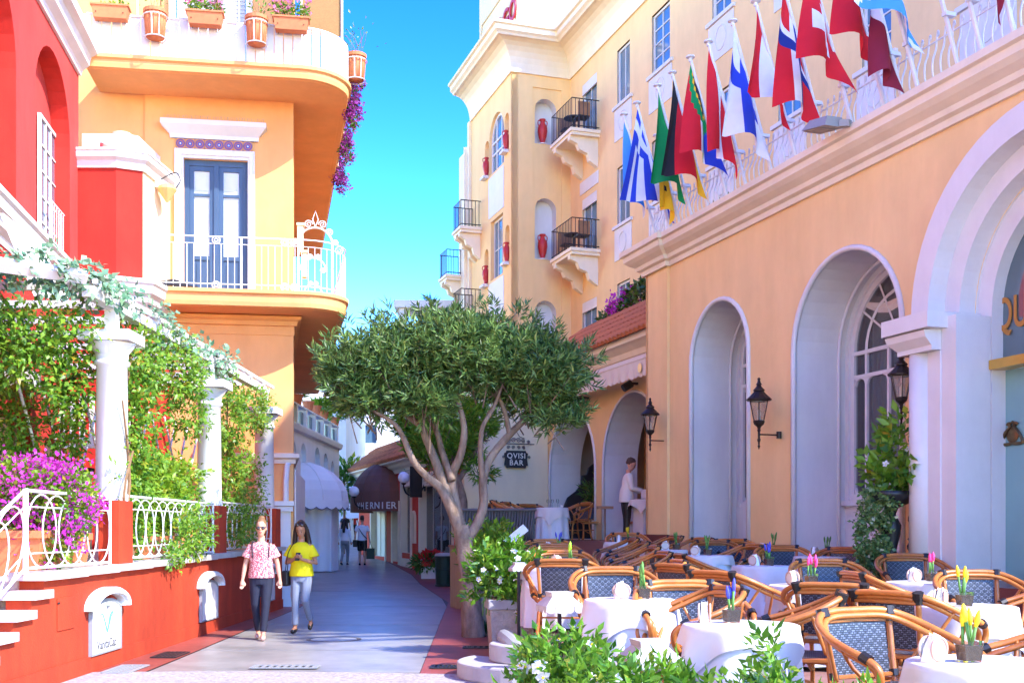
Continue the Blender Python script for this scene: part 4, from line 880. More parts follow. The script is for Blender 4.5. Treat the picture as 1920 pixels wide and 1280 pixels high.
def archwin(parent, u0, u1, z0, zs, y, label_name='arched_window', rail=None):
    c = (u0+u1)/2; r = (u1-u0)/2; gg = G(); fw = .05
    outer = archpoly(u0, u1, z0, zs, 20); inner = [(c+(x-c)*(r-.09)/r, z0+.09 if abs(z-z0) < 1e-6 else zs+(z-zs)*(r-.09)/r) for x, z in outer]
    wallgeo(outer, [inner], y, .07, gg)
    r2 = r-.09; xs = [c+r2*q for q in (-.74, -.26, .26, .74)]
    za, zb_ = zs+.02, zs-.36
    for x in xs: gg.add(bx(x-.025, x+.025, y+.005, y+.065, z0+.09, zs))
    for z in (za, zb_): gg.add(bx(c-r2, c+r2, y-.003, y+.067, z-.03, z+.03))
    def arc(rad, n=16): return [(c-rad*math.cos(PI*i/n), y+.03, zs+rad*math.sin(PI*i/n)) for i in range(n+1)]
    gg.tube(arc(r2*.76), .028, 4); gg.tube(arc(r2*.30, 10), .028, 4)
    for a in (35, 62, 90, 118, 145): q = math.radians(a); gg.tube([(c+r2*.3*math.cos(q), y+.03, zs+r2*.3*math.sin(q)), (c+r2*math.cos(q), y+.03, zs+r2*math.sin(q))], .02, 4)
    zm = z0+(zs-z0)*.42
    for (p, q) in ((xs[1], xs[2]),): gg.tube([(p, y+.03, zm), ((p+q)/2, y+.03, zm+.06), (q, y+.03, zm)], .022, 4)
    # rounded heads of the lower lights
    ed = [c-r2]+xs+[c+r2]
    for i in range(5):
        p, q = ed[i]+.02, ed[i+1]-.02; rr = min(.12, (q-p)/2); zt_ = zb_-.03
        for (s, zz, sg) in ((p, zt_, 1), (q, zt_, -1), (p, z0+.09, 1), (q, z0+.09, -1)):
            up_ = -1 if zz == zt_ else 1
            gg.add(prism([(s, zz), (s+sg*rr, zz), (s+sg*rr*.3, zz+up_*rr*.3), (s, zz+up_*rr)][::(1 if sg*up_ < 0 else -1)], y+.01, y+.06))
    wn = ob(label_name, gg, M['white'], parent)
    def pane(poly): ob('pane', G().add(([(a, y+.045, b) for a, b in poly], [tuple(range(len(poly)))])), M['glass'], wn)
    for i in range(5):
        pane([(ed[i], z0+.05), (ed[i+1], z0+.05), (ed[i+1], zb_), (ed[i], zb_)])
        pane([(ed[i], zb_), (ed[i+1], zb_), (ed[i+1], za), (ed[i], za)])
    angs = [0, 35, 62, 90, 118, 145, 180]
    for i in range(6):
        p = [(c+r2*math.cos(math.radians(angs[i]+(angs[i+1]-angs[i])*t/4)), za-.02+r2*math.sin(math.radians(angs[i]+(angs[i+1]-angs[i])*t/4))) for t in range(5)]
        pane([(c, za)]+p)
    return wn
# back walls of the two arches with the windows
def backwall(a, zs, sill, nm):
    r = (a[1]-a[0])/2; c = (a[0]+a[1])/2; ri = r-.10
    hole = archpoly(c-ri, c+ri, sill, zs, 20)
    ob(nm, wallgeo(rect(a[0]-.3, a[1]+.3, .3, 6.2), [hole], .951, .12), [M['whitewall'], M['white']], wg)
    archwin(wg, c-ri+.002, c+ri-.002, sill+.002, zs, .99)
backwall(a2_, zs2, 2.08, 'arch_back_wall'); backwall(a1, zs1, 2.05, 'arch_back_wall')
ob('window_sill', G().add(bx(a2_[0]+.02, a2_[1]-.02, .86, .95, 2.0, 2.075)), M['white'], wg)
ob('apron_moulding', G().add(bx(a2_[0]+.5, a2_[1]-.1, .93, .95, 1.28, 1.31)), M['white'], wg)
ob('door_panel', G().add(bx(a1[0]+.3, a1[1]-.3, .93, .95, 1.2, 1.9)).add(bx(a1[0]+.38, a1[1]-.38, .915, .929, 1.3, 1.8)), M['white'], wg)
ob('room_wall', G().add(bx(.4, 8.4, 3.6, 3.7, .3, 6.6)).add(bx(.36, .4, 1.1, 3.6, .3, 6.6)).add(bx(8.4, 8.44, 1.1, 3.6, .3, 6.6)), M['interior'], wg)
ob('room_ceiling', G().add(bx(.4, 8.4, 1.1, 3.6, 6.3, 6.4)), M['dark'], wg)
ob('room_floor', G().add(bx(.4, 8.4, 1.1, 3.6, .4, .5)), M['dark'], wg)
ob('room_partition', G().add(bx(4.6, 4.75, 1.1, 3.6, .5, 6.3)).add(bx(6.95, 7.5, 2.0, 2.2, .5, 4.2)), M['brownwood'], wg)
def curtain(u0, u1, z0, z1, y, gather):
    gg = G(); nu, nv = 28, 14
    for j in range(nv+1):
        t = j/nv; z = z1+(z0-z1)*t; wd = 1-gather*math.sin(PI*min(1, t*1.1))**1.5*(0.9 if t < .95 else .9)
        for i in range(nu+1):
            s = i/nu; gg.v.append((u0+(u1-u0)*s*wd, y+.05*math.sin(s*34)*(.4+.6*t), z))
    for j in range(nv):
        for i in range(nu): gg.f.append((j*(nu+1)+i, j*(nu+1)+i+1, (j+1)*(nu+1)+i+1, (j+1)*(nu+1)+i)); gg.m.append(0)
    return gg
t = thing('curtain', 'cream curtain tied back behind the larger arched window', 'curtain', (A.O.x, A.O.y, 0), RZ); ob('cloth', curtain(a2_[0]+.25, a2_[0]+1.3, 2.4, 5.7, 1.3, .62), M['curtain'], t, True)
ob('pelmet', G().tube([(a2_[0]+.2, 1.25, 5.3), (a2_[0]+1.0, 1.22, 5.05), (a2_[0]+1.8, 1.25, 5.3)], .22, 8, 0, 4), M['curtain'], t)
t = thing('curtain', 'cream curtain behind the smaller, farther arched window', 'curtain', (A.O.x, A.O.y, 0), RZ); ob('cloth', curtain(a1[0]+.9, a1[0]+1.9, 2.2, 5.6, 1.3, .55), M['curtain'], t, True)
# entrance: three stepped white arches, pilasters, capital, glass
def ring(r0, r1, y0, y1, z0, nm, mm='white'):
    o_ = archpoly(EC-r0, EC+r0, z0, EZ, 28); i_ = archpoly(EC-r1, EC+r1, z0, EZ, 28)
    n = len(o_); v = [(a, y0, b) for a, b in o_]+[(a, y0, b) for a, b in i_]+[(a, y1, b) for a, b in o_]+[(a, y1, b) for a, b in i_]; f = []
    for k in range(n-1):
        f += [(k, k+1, n+k+1, n+k), (n+k, n+k+1, 3*n+k+1, 3*n+k), (k+1, k, 2*n+k, 2*n+k+1)]
    return ob(nm, G().add((v, f)), M[mm], wg)
ring(2.15, 1.83, -.5, 0, EZ, 'arch_ring'); ring(1.829, 1.56, -.24, .02, EZ, 'arch_ring'); ring(1.559, 1.30, .03, .30, .9, 'arch_ring'); ring(1.30, 1.22, .302, .36, .9, 'arch_ring')
for sg in (-1, 1):
    def U(q): return EC+sg*q
    def bb(q0, q1, y0, y1, z0, z1): return bx(min(U(q0), U(q1)), max(U(q0), U(q1)), y0, y1, z0, z1)
    ob('pilaster', G().add(bb(2.13, 1.85, -.47, -.001, .9, EZ-.46)).add(bb(1.849, 1.57, -.52, .02, .9, EZ-.46)), M['white'], wg)
    ob('pilaster', G().add(bb(1.569, 1.31, -.50, .02, .9, EZ-.06)), M['white'], wg)
    ob('half_column', G().lathe([(.17, .9), (.165, EZ-.46)], 16, (U(1.96), -.47, 0)), M['white'], wg, True)
    cap = [(0, EZ-.46), (.03, EZ-.46), (.03, EZ-.40), (.05, EZ-.38), (.12, EZ-.30), (.14, EZ-.22), (.0, EZ-.2)]
    pth = [(U(2.2), 0), (U(2.2), -.62), (U(1.57), -.62)] if sg < 0 else [(U(1.57), -.62), (U(2.2), -.62), (U(2.2), 0)]
    ob('capital', G().add(sweep(pth, cap)).add(bb(2.2, 1.575, -.62, -.002, EZ-.455, EZ-.2)), M['white'], wg)
    ob('abacus', G().add(bb(2.36, 1.46, -.80, -.002, EZ-.2, EZ-.002)), M['white'], wg)
ob('transom', G().add(bx(EC-1.3, EC+1.3, .20, .215, EZ-.6, EZ+1.3)), M['mirror'], wg)
ob('entrance_glass', G().add(bx(EC-1.3, EC+1.3, .24, .26, 1.0, EZ-.72)), M['teal'], wg)
ob('brass_beam', G().add(bx(EC-1.295, EC+1.3, -.02, .22, EZ-.72, EZ-.605)), M['brass'], wg)
q = text('QUISISANA', 'lettering', wg, (A.u(1866, .18), .185, EZ-.05), .56, M['gold'], (PI/2, 0, 0), .006, 'LEFT', 1.05); q.scale = (.62, 1, 1)
cr = thing('brass_crest', 'small ornate bronze crest fixed on the teal entrance glass', 'crest', A.world(A.u(1895, .2), .225, zat(815, A.at(1895, .2)[1])), RZ)
ob('plate', G().lathe([(0, -.02), (.09, -.02), (.10, 0), (.06, .015), (0, .02)], 16), M['bronzeplate'], cr); cr.children[0].rotation_euler = (PI/2, 0, 0)
for sx in (-1, 1):
    ob('ornament', G().tube([(sx*.03, 0, .10), (sx*.10, -.01, .04), (sx*.15, 0, -.04), (sx*.17, 0, -.10), (sx*.08, 0, -.11), (0, 0, -.10)], .022, 6, 0, 3), M['bronzeplate'], cr)
    ob('leaf_ornament', G().tube([(sx*.02, 0, .1), (sx*.05, -.01, .15), (sx*.09, 0, .13)], .016, 5, 0, 3), M['bronzeplate'], cr)
ob('crown', G().tube([(-.06, 0, .11), (0, 0, .16), (.06, 0, .11)], .018, 5, 0, 3), M['bronzeplate'], cr)
tag(ob('entrance_platform', G().add(bx(EC-2.6, UE, -1.1, .9, .1, .98)).add(bx(EC-2.9, UE, -1.5, -1.101, .1, .72)), M['plum'], None, False, (A.O.x, A.O.y, 0), RZ), kind='structure')
t = thing('door_box', 'small brown box on the floor by the teal entrance glass', 'box', A.world(A.u(1843, .0), -.05, .98), RZ)
ob('body', G().box((0, 0, .05), (.28, .14, .10)), M['brownwood'], t); ob('lid', G().box((0, 0, .108), (.30, .16, .016)), M['brownwood'], t)
# terrace railing of S shaped bars
rl = thing('flag_terrace_railing', 'white railing of curled S shaped bars along the hotel wing terrace', 'railing', (A.O.x, A.O.y, 0), RZ)
rz0 = zc+.535
sb = mesh('curled_bar', G().tube([(.0, .03, 0), (.015, -.03, .10), (.05, -.10, .24), (.045, -.09, .40), (-.01, .0, .56), (-.03, .03, .68), (.0, .02, .79), (.05, -.01, .80), (.065, -.01, .75), (.035, 0, .73)], [.013]*7+[.011, .010, .008], 5, 0, 3), M['whitemetal'], True)
nb = int(12.6/.155)
for i in range(nb): link('curled_bar', sb, rl, (.12+i*.155, .02, rz0))
ob('top_rail', G().tube([(.05, .05, rz0+.70), (12.9, .05, rz0+.70)], .014, 6), M['whitemetal'], rl)
ob('bottom_rail', G().tube([(.05, .03, rz0+.03), (12.9, .03, rz0+.03)], .014, 6), M['whitemetal'], rl)
# flood light
t = thing('flood_light', 'grey flood light on an arm below the flag terrace railing', 'flood light', A.world(on(A, 1500, -.9)+.15, -.62, 7.42), RZ)
h = ob('housing', G().add(([(-.30, -.16, -.05), (.30, -.16, -.05), (.30, .18, -.05), (-.30, .18, -.05), (-.20, -.10, .09), (.25, -.10, .09), (.25, .14, .09), (-.20, .14, .09)], [(3, 2, 1, 0), (4, 5, 6, 7), (0, 1, 5, 4), (1, 2, 6, 5), (2, 3, 7, 6), (3, 0, 4, 7)])), M['greymetal'], t)
ob('lens', G().box((-.08, .01, -.058), (.38, .27, .012)), M['stone'], h); ob('arm', G().tube([(.25, .1, 0), (.42, .3, .0), (.45, .62, -.05)], .022, 6), M['greymetal'], t); ob('joint', G().box((.32, .16, 0), (.14, .14, .09), .7), M['greymetal'], t)
t.rotation_euler = (0, .18, RZ)
# wall lanterns
def lantern(name, label, base, rz, arm=True, s=1.0):
    t = thing(name, label, 'lantern', base, rz, 'dark iron coach lanterns on the hotel front')
    gg = G(); n = 6
    def hexr(r, z, a0=PI/6): return [(r*math.cos(a0+2*PI*k/n), r*math.sin(a0+2*PI*k/n), z) for k in range(n)]
    fr = G()
    lo_, hi_ = hexr(.095, .0), hexr(.175, .36)
    for k in range(n):
        fr.tube([lo_[k], hi_[k]], .011, 4)
    fr.tube(lo_, .013, 4, closed=True); fr.tube(hi_, .014, 4, closed=True)
    ob('cage', fr, M['bronze'], t)
    for k in range(n):
        a, b = k, (k+1) % n; ob('pane', G().quad(lo_[a], lo_[b], hi_[b], hi_[a]), M['lampglass'], t)
    ob('roof', G().add(lathe([(.215, .36), (.22, .385), (.13, .47), (.085, .52), (.10, .53), (.10, .55), (.05, .60), (.035, .63), (.055, .64), (.03, .68), (.022, .72), (.03, .745), (.0, .77)], 12)), M['bronze'], t)
    for k in range(12): a = 2*PI*k/12; ob('scallop', G().lathe([(.0, -.03), (.028, -.01), (.03, .02)], 6, (.213*math.cos(a), .213*math.sin(a), .36)), M['bronze'], t) if False else None
    ob('base', G().add(lathe([(.105, .0), (.09, -.05), (.035, -.10), (.025, -.14), (.035, -.16), (.022, -.18), (.020, -.30), (.03, -.31), (.03, -.34), (.018, -.36), (.015, -.42), (.026, -.43), (.0, -.50)], 10)), M['bronze'], t)
    ob('candle', G().lathe([(.03, .01), (.03, .17), (.012, .2), (0, .23)], 8), M['candle'], t)
    ob('arm', G().tube([(0, 0, -.23), (0, .40, -.23)], .014, 6).lathe([(.045, -.06), (.045, .06)], 8, (0, .40, -.23)), M['bronze'], t)
    t.scale = (s, s, s); return t
def lan(px, py_top, py_bot, wy, label):
    u, Yd = A.at(px, wy); zt_ = zat(py_top, Yd); zb2 = zat(py_bot, Yd); s = (zt_-zb2)/1.27
    lantern('wall_lantern', label, A.world(u, wy, zb2+.5*s), RZ, s=s)
lan(1219, 745, 847, -.36, 'iron coach lantern on the corner pier beside the bar arches')
lan(1423, 707, 843, -.42, 'iron coach lantern between the two tall white arches')
lan(1690, 657, 803, -.52, 'iron coach lantern partly hidden by the white entrance pilaster')
# ============================================================ HOTEL: main body
H = Fr((1.969, 37.59), RZ)
N_ = Fr((0.0, 36.93), RZ+PI/2)
ho = thing('hotel', 'tall peach hotel with vase niches, iron balconies and a white coved cornice', 'building', (H.O.x, H.O.y, 0), RZ)
def sub(fr, o, u=0, y=0, z=0):
    q = fr.O+fr.ex*u+fr.ey*y-H.O; o.location = (q.dot(H.ex), q.dot(H.ey), z); o.rotation_euler = (0, 0, fr.rz-H.rz); return o
MU = 29.8; ZC = 16.75
cols = [(1157, 1181), (1222, 1256), (1335, 1371), (1459, 1503), (1616, 1670), (1812, 1895)]
rows = [(14.42, 16.1), (10.8, 12.55), (7.55, 9.05)]
holes = []; wins = []
for (pa_, pb2) in cols:
    u0, u1 = on(H, pa_), on(H, pb2); u1 = max(u1, u0+.92)
    for (z0, z1) in rows: holes.append(rect(u0, u1, z0, z1)); wins.append((u0, u1, z0, z1))
du0, du1 = on(H, 1092), on(H, 1119); zbal = (14.15, 10.42, 6.7)
for z in zbal: holes.append(rect(du0, du1, z+.03, z+(1.95 if z > 7 else 2.3)))
for k in range(2):
    for (z0, z1) in rows[:2]: holes.append(rect(24+3*k, 25+3*k, z0, z1)); wins.append((24+3*k, 25+3*k, z0, z1))
ob('wall', wallgeo(rect(0, MU, 0, ZC+.2), holes, 0, .25), [M['peach2'], M['peach2']], ho)
ob('end_wall', G().add(bx(MU-.3, MU, .251, 12, 0, 17)), M['peach2'], ho)
ob('inner_wall', G().add(bx(.2, MU-.3, .6, .7, 0, 17)), M['interior'], ho)
for i, (u0, u1, z0, z1) in enumerate(wins):
    wn = win(ho, u0, u1, z0, z1, .06, 2, 4 if u0 > 4 else 1, fw=.07, surround=.16)
    if z0 > 10: ob('apron', G().add(bx(u0-.14, u1+.14, -.025, -.001, z0-1.05, z0-.10)), M['white'], wn)
    if z0 > 10:
        cx_, cz_ = (u0+u1)/2, z0-.57; ob('apron_ring', G().tube([(cx_+.26*math.cos(a), -.03, cz_+.30*math.sin(a)) for a in [2*PI*k/20 for k in range(20)]], .018, 5, closed=True), M['white'], wn)
for z in zbal:
    top = z+(1.95 if z > 7 else 2.3)
    dd = win(ho, du0, du1, z+.04, top, .06, 2, 1, fw=.06, surround=.15, sill=False, name='balcony_door')
    ob('roller_box', G().add(bx(du0+.001, du1-.001, .0, .055, top-.32, top-.005)), M['white'], dd)
ob('panel', G().add(bx(du0-.15, du1+.15, -.03, -.001, 12.55, 12.95)), M['white'], ho)
def corbel(u, z, dpt, parent):
    pr = [(0, 0), (-dpt*.95, 0), (-dpt*.95, -.12), (-dpt*.7, -.22), (-dpt*.62, -.40), (-dpt*.35, -.50), (-dpt*.28, -.72), (-.06, -.86), (0, -.9)]
    g_ = G(); n = len(pr); v = [(u-.10, a, z+b) for a, b in pr]+[(u+.10, a, z+b) for a, b in pr]
    g_.add((v, [tuple(range(n)), tuple(range(2*n-1, n-1, -1))]+[((i+1) % n, i, n+i, n+(i+1) % n) for i in range(n)])); return ob('corbel', g_, M['creamw'], parent)
irb = mesh('bar', G().tube([(0, 0, 0), (0, 0, .92)], .012, 4), M['black'])
def iron_balcony(fr, u0, u1, z, dpt, base, nbar=True):
    b = ob('balcony', G().add(bx(u0, u1, -dpt, -.001, z-.10, z)).add(bx(u0+.05, u1-.05, -dpt+.05, -.001, z-.20, z-.1005)), M['creamw'], base); bl_ = [b]
    corbel(u0+.3, z-.2, dpt, b); corbel(u1-.3, z-.2, dpt, b)
    p = [(u0+.04, -.03), (u0+.04, -dpt+.05), (u1-.04, -dpt+.05), (u1-.04, -.03)]
    for hh in (.93, .08): ob('rail', G().tube([(a, c, z+hh) for a, c in p], .018, 4), M['black'], b)
    for (a, c, r) in along(p, .135): link('bar', irb, b, (a, c, z))
    return b
bu1 = on(H, 1126); bu0 = H.u(1031, -1.0)
for z in zbal[:2]: iron_balcony(H, bu0, bu1, z, 1.0, ho)
for z, lab in ((zbal[0], 'upper'), (zbal[1], 'lower')):
    t = thing('balcony_table', 'small dark table with two chairs on the %s hotel balcony' % lab, 'table', H.world((bu0+bu1)/2, -.55, z), RZ)
    ob('top', G().lathe([(.3, .62), (.3, .65)], 14), M['black'], t); ob('leg', G().lathe([(.03, .03), (.03, .62)], 6).lathe([(.2, 0), (.2, .03)], 10), M['black'], t)
    for s in (-.6, .6):
        c = thing('balcony_chair', 'dark chair at the %s side of the table on the %s hotel balcony' % ('far' if s < 0 else 'near', lab), 'chair', H.world((bu0+bu1)/2+s, -.5, z), RZ)
        ob('seat', G().box((0, 0, .45), (.4, .4, .04)), M['black'], c); ob('backrest', G().box((.19*(1 if s > 0 else -1), 0, .68), (.03, .4, .42)), M['brownwood'], c)
        for lx in (-.17, .17):
            for ly in (-.17, .17): ob('leg', G().tube([(lx, ly, 0), (lx, ly, .43)], .015, 4), M['black'], c)
# niche wall
nl = 2.075
nh = []
for (z0, z1) in ((14.46, 15.97), (10.62, 12.66), (7.3, 9.25)):
    a, b = N_.u(1003.5), N_.u(1043.5); nh.append(archpoly(a, b, z0, z1-(b-a)/2, 12))
pnl = (N_.u(999), N_.u(1053))
sub(N_, ob('niche_wall', wallgeo(rect(0, nl, 0, ZC+.2), [rect(pnl[0], pnl[1], 6, 16.3)], 0, .12), [M['peach'], M['peach']], ho))
sub(N_, ob('niche_panel', wallgeo(rect(pnl[0]-.02, pnl[1]+.02, 5.9, 16.4), nh, .04, .38), [M['peach'], M['whitewall']], ho))
sub(N_, ob('niche_back', G().add(bx(.3, 1.9, .42, .46, 6, 16.5)), M['whitewall'], ho))
def amphora(label, q, s=1.0):
    t = thing('amphora', label, 'vase', q, RZ+PI/2, 'red amphorae in the hotel niches')
    ob('body', G().lathe([(.08, 0), (.09, .03), (.07, .05), (.13, .22), (.165, .42), (.155, .56), (.085, .68), (.07, .74), (.10, .79), (.11, .82), (.07, .82)], 16), M['amph'], t, True)
    for sx in (-1, 1): ob('handle', G().tube([(sx*.08, 0, .77), (sx*.15, 0, .77), (sx*.165, 0, .68), (sx*.13, 0, .58)], .017, 5, 0, 3), M['amph'], t)
    ob('stand', G().lathe([(.17, -.035), (.17, -.001)], 14), M['white'], t); t.scale = (s, s, s); return t
am = (N_.u(1003.5)+N_.u(1043.5))/2
amphora('red two handled amphora in the upper niche beside the balcony', N_.world(am-.06, .16, 14.50)); amphora('red two handled amphora in the lower niche beside the balcony', N_.world(am-.06, .16, 10.66))
# street side face of the projecting part
T = Fr((N_.O.x-H.ex.x*4.75, N_.O.y-H.ex.y*4.75), RZ); TL = 4.75
aw = (T.u(917), T.u(945)); awz = (13.6, 16.3-(aw[1]-aw[0])/2)
rw = (T.u(920), T.u(943))
NZ = [(950, 14.3, 'upper near'), (951, 10.55, 'lower near'), (913, 14.1, 'upper far'), (912, 10.3, 'lower far')]
th = [archpoly(T.u(px)-.24, T.u(px)+.24, z0-.04, z0+1.0, 10) for px, z0, _l in NZ]+[archpoly(aw[0], aw[1], 14.0, 15.1, 14), rect(rw[0], rw[1], 10.3, 12.35), rect(rw[0], rw[1], 6.4, 8.6)]
sub(T, ob('side_face', wallgeo(rect(0, TL, 0, ZC+.2), th, 0, .22), [M['peach'], M['peach']], ho))
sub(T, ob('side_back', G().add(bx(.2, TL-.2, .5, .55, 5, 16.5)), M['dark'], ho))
sub(T, win(ho, rw[0]+.003, rw[1]-.003, 10.303, 12.347, .12, 3, 2, sill=False)); sub(T, win(ho, rw[0]+.003, rw[1]-.003, 6.403, 8.597, .12, 3, 2, sill=False))
g = G(); wallgeo(archpoly(aw[0]+.003, aw[1]-.003, 14.003, 15.1, 14), [archpoly(aw[0]+.1, aw[1]-.1, 14.1, 15.1, 14)], .10, .06, g)
for s in (.33, .66): x = aw[0]+(aw[1]-aw[0])*s; g.add(bx(x-.03, x+.03, .11, .15, 14.1, 16.0))
for z in (14.7, 15.1): g.add(bx(aw[0]+.1, aw[1]-.1, .105, .155, z-.03, z+.03))
wn = sub(T, ob('arched_window', g, M['white'], ho)); ob('pane', G().add(([(a, .14, b) for a, b in archpoly(aw[0]+.05, aw[1]-.05, 14.05, 15.1, 14)], [tuple(range(17))])), M['paneblue'], wn)
for (z0, z1) in ((12.5, 13.9), (8.75, 10.2)): sub(T, ob('panel', G().add(bx(aw[0], aw[1], -.02, -.001, z0, z1)), M['white'], ho))
for (px, z0, lab) in NZ:
    u = T.u(px); sub(T, ob('niche_lining', G().add(bx(u-.3, u+.3, .221, .25, z0-.1, z0+1.3)), M['whitewall'], ho))
    amphora('dark red amphora in a small niche of the street side face, %s one' % lab, T.world(u, -.02, z0), .8)
    sub(T, ob('bracket', G().add(bx(u-.2, u+.2, -.20, .215, z0-.12, z0-.036)), M['white'], ho))
# rear section with three small balconies
T3 = Fr((T.O.x+.05, T.O.y+.1), math.atan2(-1, .040))
sub(T3, ob('rear_wall', wallgeo(rect(-24, 0, 0, 16.0), [], 0, .3), [M['peach2']]*2, ho))
sub(T3, ob('rear_cornice', G().add(sweep([(-24, 0), (-.9, 0)], [(0, 15.4), (.1, 15.5), (.25, 15.8), (.35, 15.95), (.35, 16.1), (0, 16.12)])), M['creamw'], ho))
sub(T, ob('pilaster_strip', G().add(bx(-.9, -.2, -.22, .3, 0, 15.6)).add(bx(-.2, -.002, -.1, .3, 0, 16.7)), M['creamw'], ho))
for (u0, z) in ((.25, 12.46), (-1.7, 11.16), (.25, 9.30), (-1.7, 8.9)):
    sub(T, iron_balcony(T, u0, u0+1.1, z, .82, ho))
# cornice and attic
pth = [T.world(0, 0)[:2], T.world(TL, 0)[:2], N_.world(nl, 0)[:2], H.world(MU, 0)[:2]]
pl = [((Vector(p)-H.O).dot(H.ex), (Vector(p)-H.O).dot(H.ey)) for p in pth]
cc = [(0, ZC-.05), (.06, ZC-.05), (.07, ZC+.06)]+[(.08+.62*(1-math.cos(t*PI/2)), ZC+.06+.78*math.sin(t*PI/2)) for t in (.15, .3, .45, .6, .75, .9, 1)]+[(.74, ZC+.90), (.82, ZC+.96), (.82, ZC+1.10), (.90, ZC+1.13), (.90, ZC+1.22), (0, ZC+1.25)]
ob('cornice', G().add(sweep(pl, cc)), M['creamw'], ho)
att = [((Vector(p)-H.O).dot(H.ex), (Vector(p)-H.O).dot(H.ey)) for p in [T.world(.2, .25)[:2], T.world(TL-.25, .25)[:2], N_.world(nl+.4, .25)[:2], N_.world(nl+.4, 6)[:2], T.world(.2, 6)[:2]]]
ob('attic', G().add(slab(att, ZC+1.2, 23)), M['cream'], ho)
ob('attic_cornice', G().add(sweep([att[0], att[1], att[2]], [(0, ZC+1.2), (.3, ZC+1.2), (.3, ZC+1.32), (0, ZC+1.34)])), M['creamw'], ho)
q = text('ALBERGO', 'lettering', ho, (0, 0, 0), .95, M['amph'], (PI/2, 0, 0), .03, 'CENTER', 1.0); sub(T, q, TL/2+.2, .19, ZC+2.2); q.rotation_euler = (PI/2, 0, 0)
sub(T, ob('sign_frame', G().tube([(.5, .22, ZC+1.6), (TL-.5, .22, ZC+1.6), (TL-.4, .22, ZC+1.9), (TL-.4, .22, ZC+3.0), (TL-.8, .22, ZC+3.3), (.6, .22, ZC+3.3), (.4, .22, ZC+2.8), (.4, .22, ZC+1.9)], .03, 5, closed=True), M['creamw'], ho))
ob('roof', G().add(bx(.3, MU, .5, 12, ZC+1.0, ZC+1.2)), M['concrete'], ho)
rt = mesh('ridge_tile', G().tube([(0, 0, 0), (.36, 0, .0)], .10, 8), M['tile'])
for i in range(60): link('ridge_tile', rt, ho, (.5+i*.37, .08-.75, ZC+1.27+.01*(i % 2)))
ob('upper_storey', wallgeo(rect(2.2, 7.6, ZC+1.2, 21), [rect(3.4+2.6*k, 4.6+2.6*k, ZC+1.4, ZC+3.2) for k in range(1)], 1.2, .3), [M['cream'], M['white']], ho)
for k in range(1): win(ho, 3.402+2.6*k, 4.598+2.6*k, ZC+1.402, ZC+3.198, 1.3, 2, 2, sill=False)
for i in range(6): ob('shadow_slat', G().add(bx(MU+.35+i*.58, MU+.35+i*.58+.30, .3, 9, 16.9, 16.96)), M['white'], ho)  # unseen slats added past the end wall to cast shadow bands on the street
for y_ in (.6, 4.5, 8.6): ob('shadow_slat_bracket', G().add(tube([(MU, y_, 15.2), (MU+3.6, y_, 16.84)], .06, 6)).add(bx(MU, MU+3.7, y_-.05, y_+.05, 16.8, 16.895)), M['white'], ho)  # out of view, added only to carry those shadow-casting slats
# ============================================================ BAR WING
B = Fr((1.0, 30.9), RZ)
bw_ = thing('bar_wing', 'low bar wing with white lined arches and a red tile roof', 'building', (B.O.x, B.O.y, 0), RZ)
ba0, ba1 = B.u(1031), B.u(1117); bb0 = B.u(1131.5); bb1 = bb0+3.3
ZF = 1.37
hA = archpoly(ba0, ba1, ZF+.01, 4.75-(ba1-ba0)/2, 18); hB = archpoly(bb0, bb1, ZF+.01, 4.78-(bb1-bb0)/2, 18)
ob('wall', wallgeo(rect(-.4, 9, 0, 5.9), [hA, hB], 0, .9), [M['peach2'], M['whitewall']], bw_)
for h_ in (hA, hB): ob('arch_bead', G().tube([(a, -.01, b) for a, b in h_], .035, 6), M['white'], bw_, True)
ob('inner_side_wall', G().add(bx(-.4, -.3, .901, 3.6, ZF, 5.0)), M['interior'], bw_)
ob('inner_wall', wallgeo(rect(-.4, 9, ZF, 5.5), [rect(5.55, 6.6, ZF+.01, 3.75)], 3.6, .2), [M['interior'], M['creamw']], bw_)
ob('inner_vault', G().add(prism([(ba0-.2, ZF), (ba0-.2, 3.2)]+[(ba0+1.6-1.8*math.cos(PI*i/10), 3.2+1.3*math.sin(PI*i/10)) for i in range(1, 10)]+[(ba1+.2, 3.2), (ba1+.2, 5.2), (-.4, 5.2), (-.4, ZF)], 2.6, 2.8)) if False else G().add(bx(-.4, 9, .9, 3.6, 5.0, 5.1)), M['whitewall'], bw_)
ob('door_frame', G().add(bx(5.35, 5.549, 3.5, 3.6, ZF, 3.95)).add(bx(5.549, 6.8, 3.5, 3.6, 3.751, 3.95)).add(bx(5.25, 6.9, 3.45, 3.6, 3.951, 4.03)), M['creamw'], bw_)
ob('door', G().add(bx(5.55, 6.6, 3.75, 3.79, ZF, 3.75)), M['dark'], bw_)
ob('eave_cornice', G().add(sweep([(-.3, 0), (9, 0)], [(0, 5.35), (.05, 5.35), (.07, 5.45), (.16, 5.52), (.20, 5.64), (.34, 5.74), (.42, 5.78), (.42, 5.92), (0, 5.95)])), M['creamw'], bw_)
ob('roof_deck', G().add(([(-.4, -.40, 5.93), (9, -.40, 5.93), (9, 1.3, 7.25), (-.4, 1.3, 7.25)], [(0, 1, 2, 3)])).add(bx(-.4, 9, 1.3, 6, 7.1, 7.25)), M['tile'], bw_)
g = G(); n = 7
for i in range(n):
    a = PI*i/(n-1)
    for (yy_, r_) in ((-.04, .105), (.46, .088)): g.v.append((-r_*math.cos(a), yy_, r_*math.sin(a)*.95))
for i in range(n-1): g.f.append((2*i, 2*i+2, 2*i+3, 2*i+1)); g.m.append(0)
g.f.append(tuple(2*i for i in range(n-1, -1, -1))); g.m.append(0)
rtm = mesh('roof_tile', g, M['tile'], False)
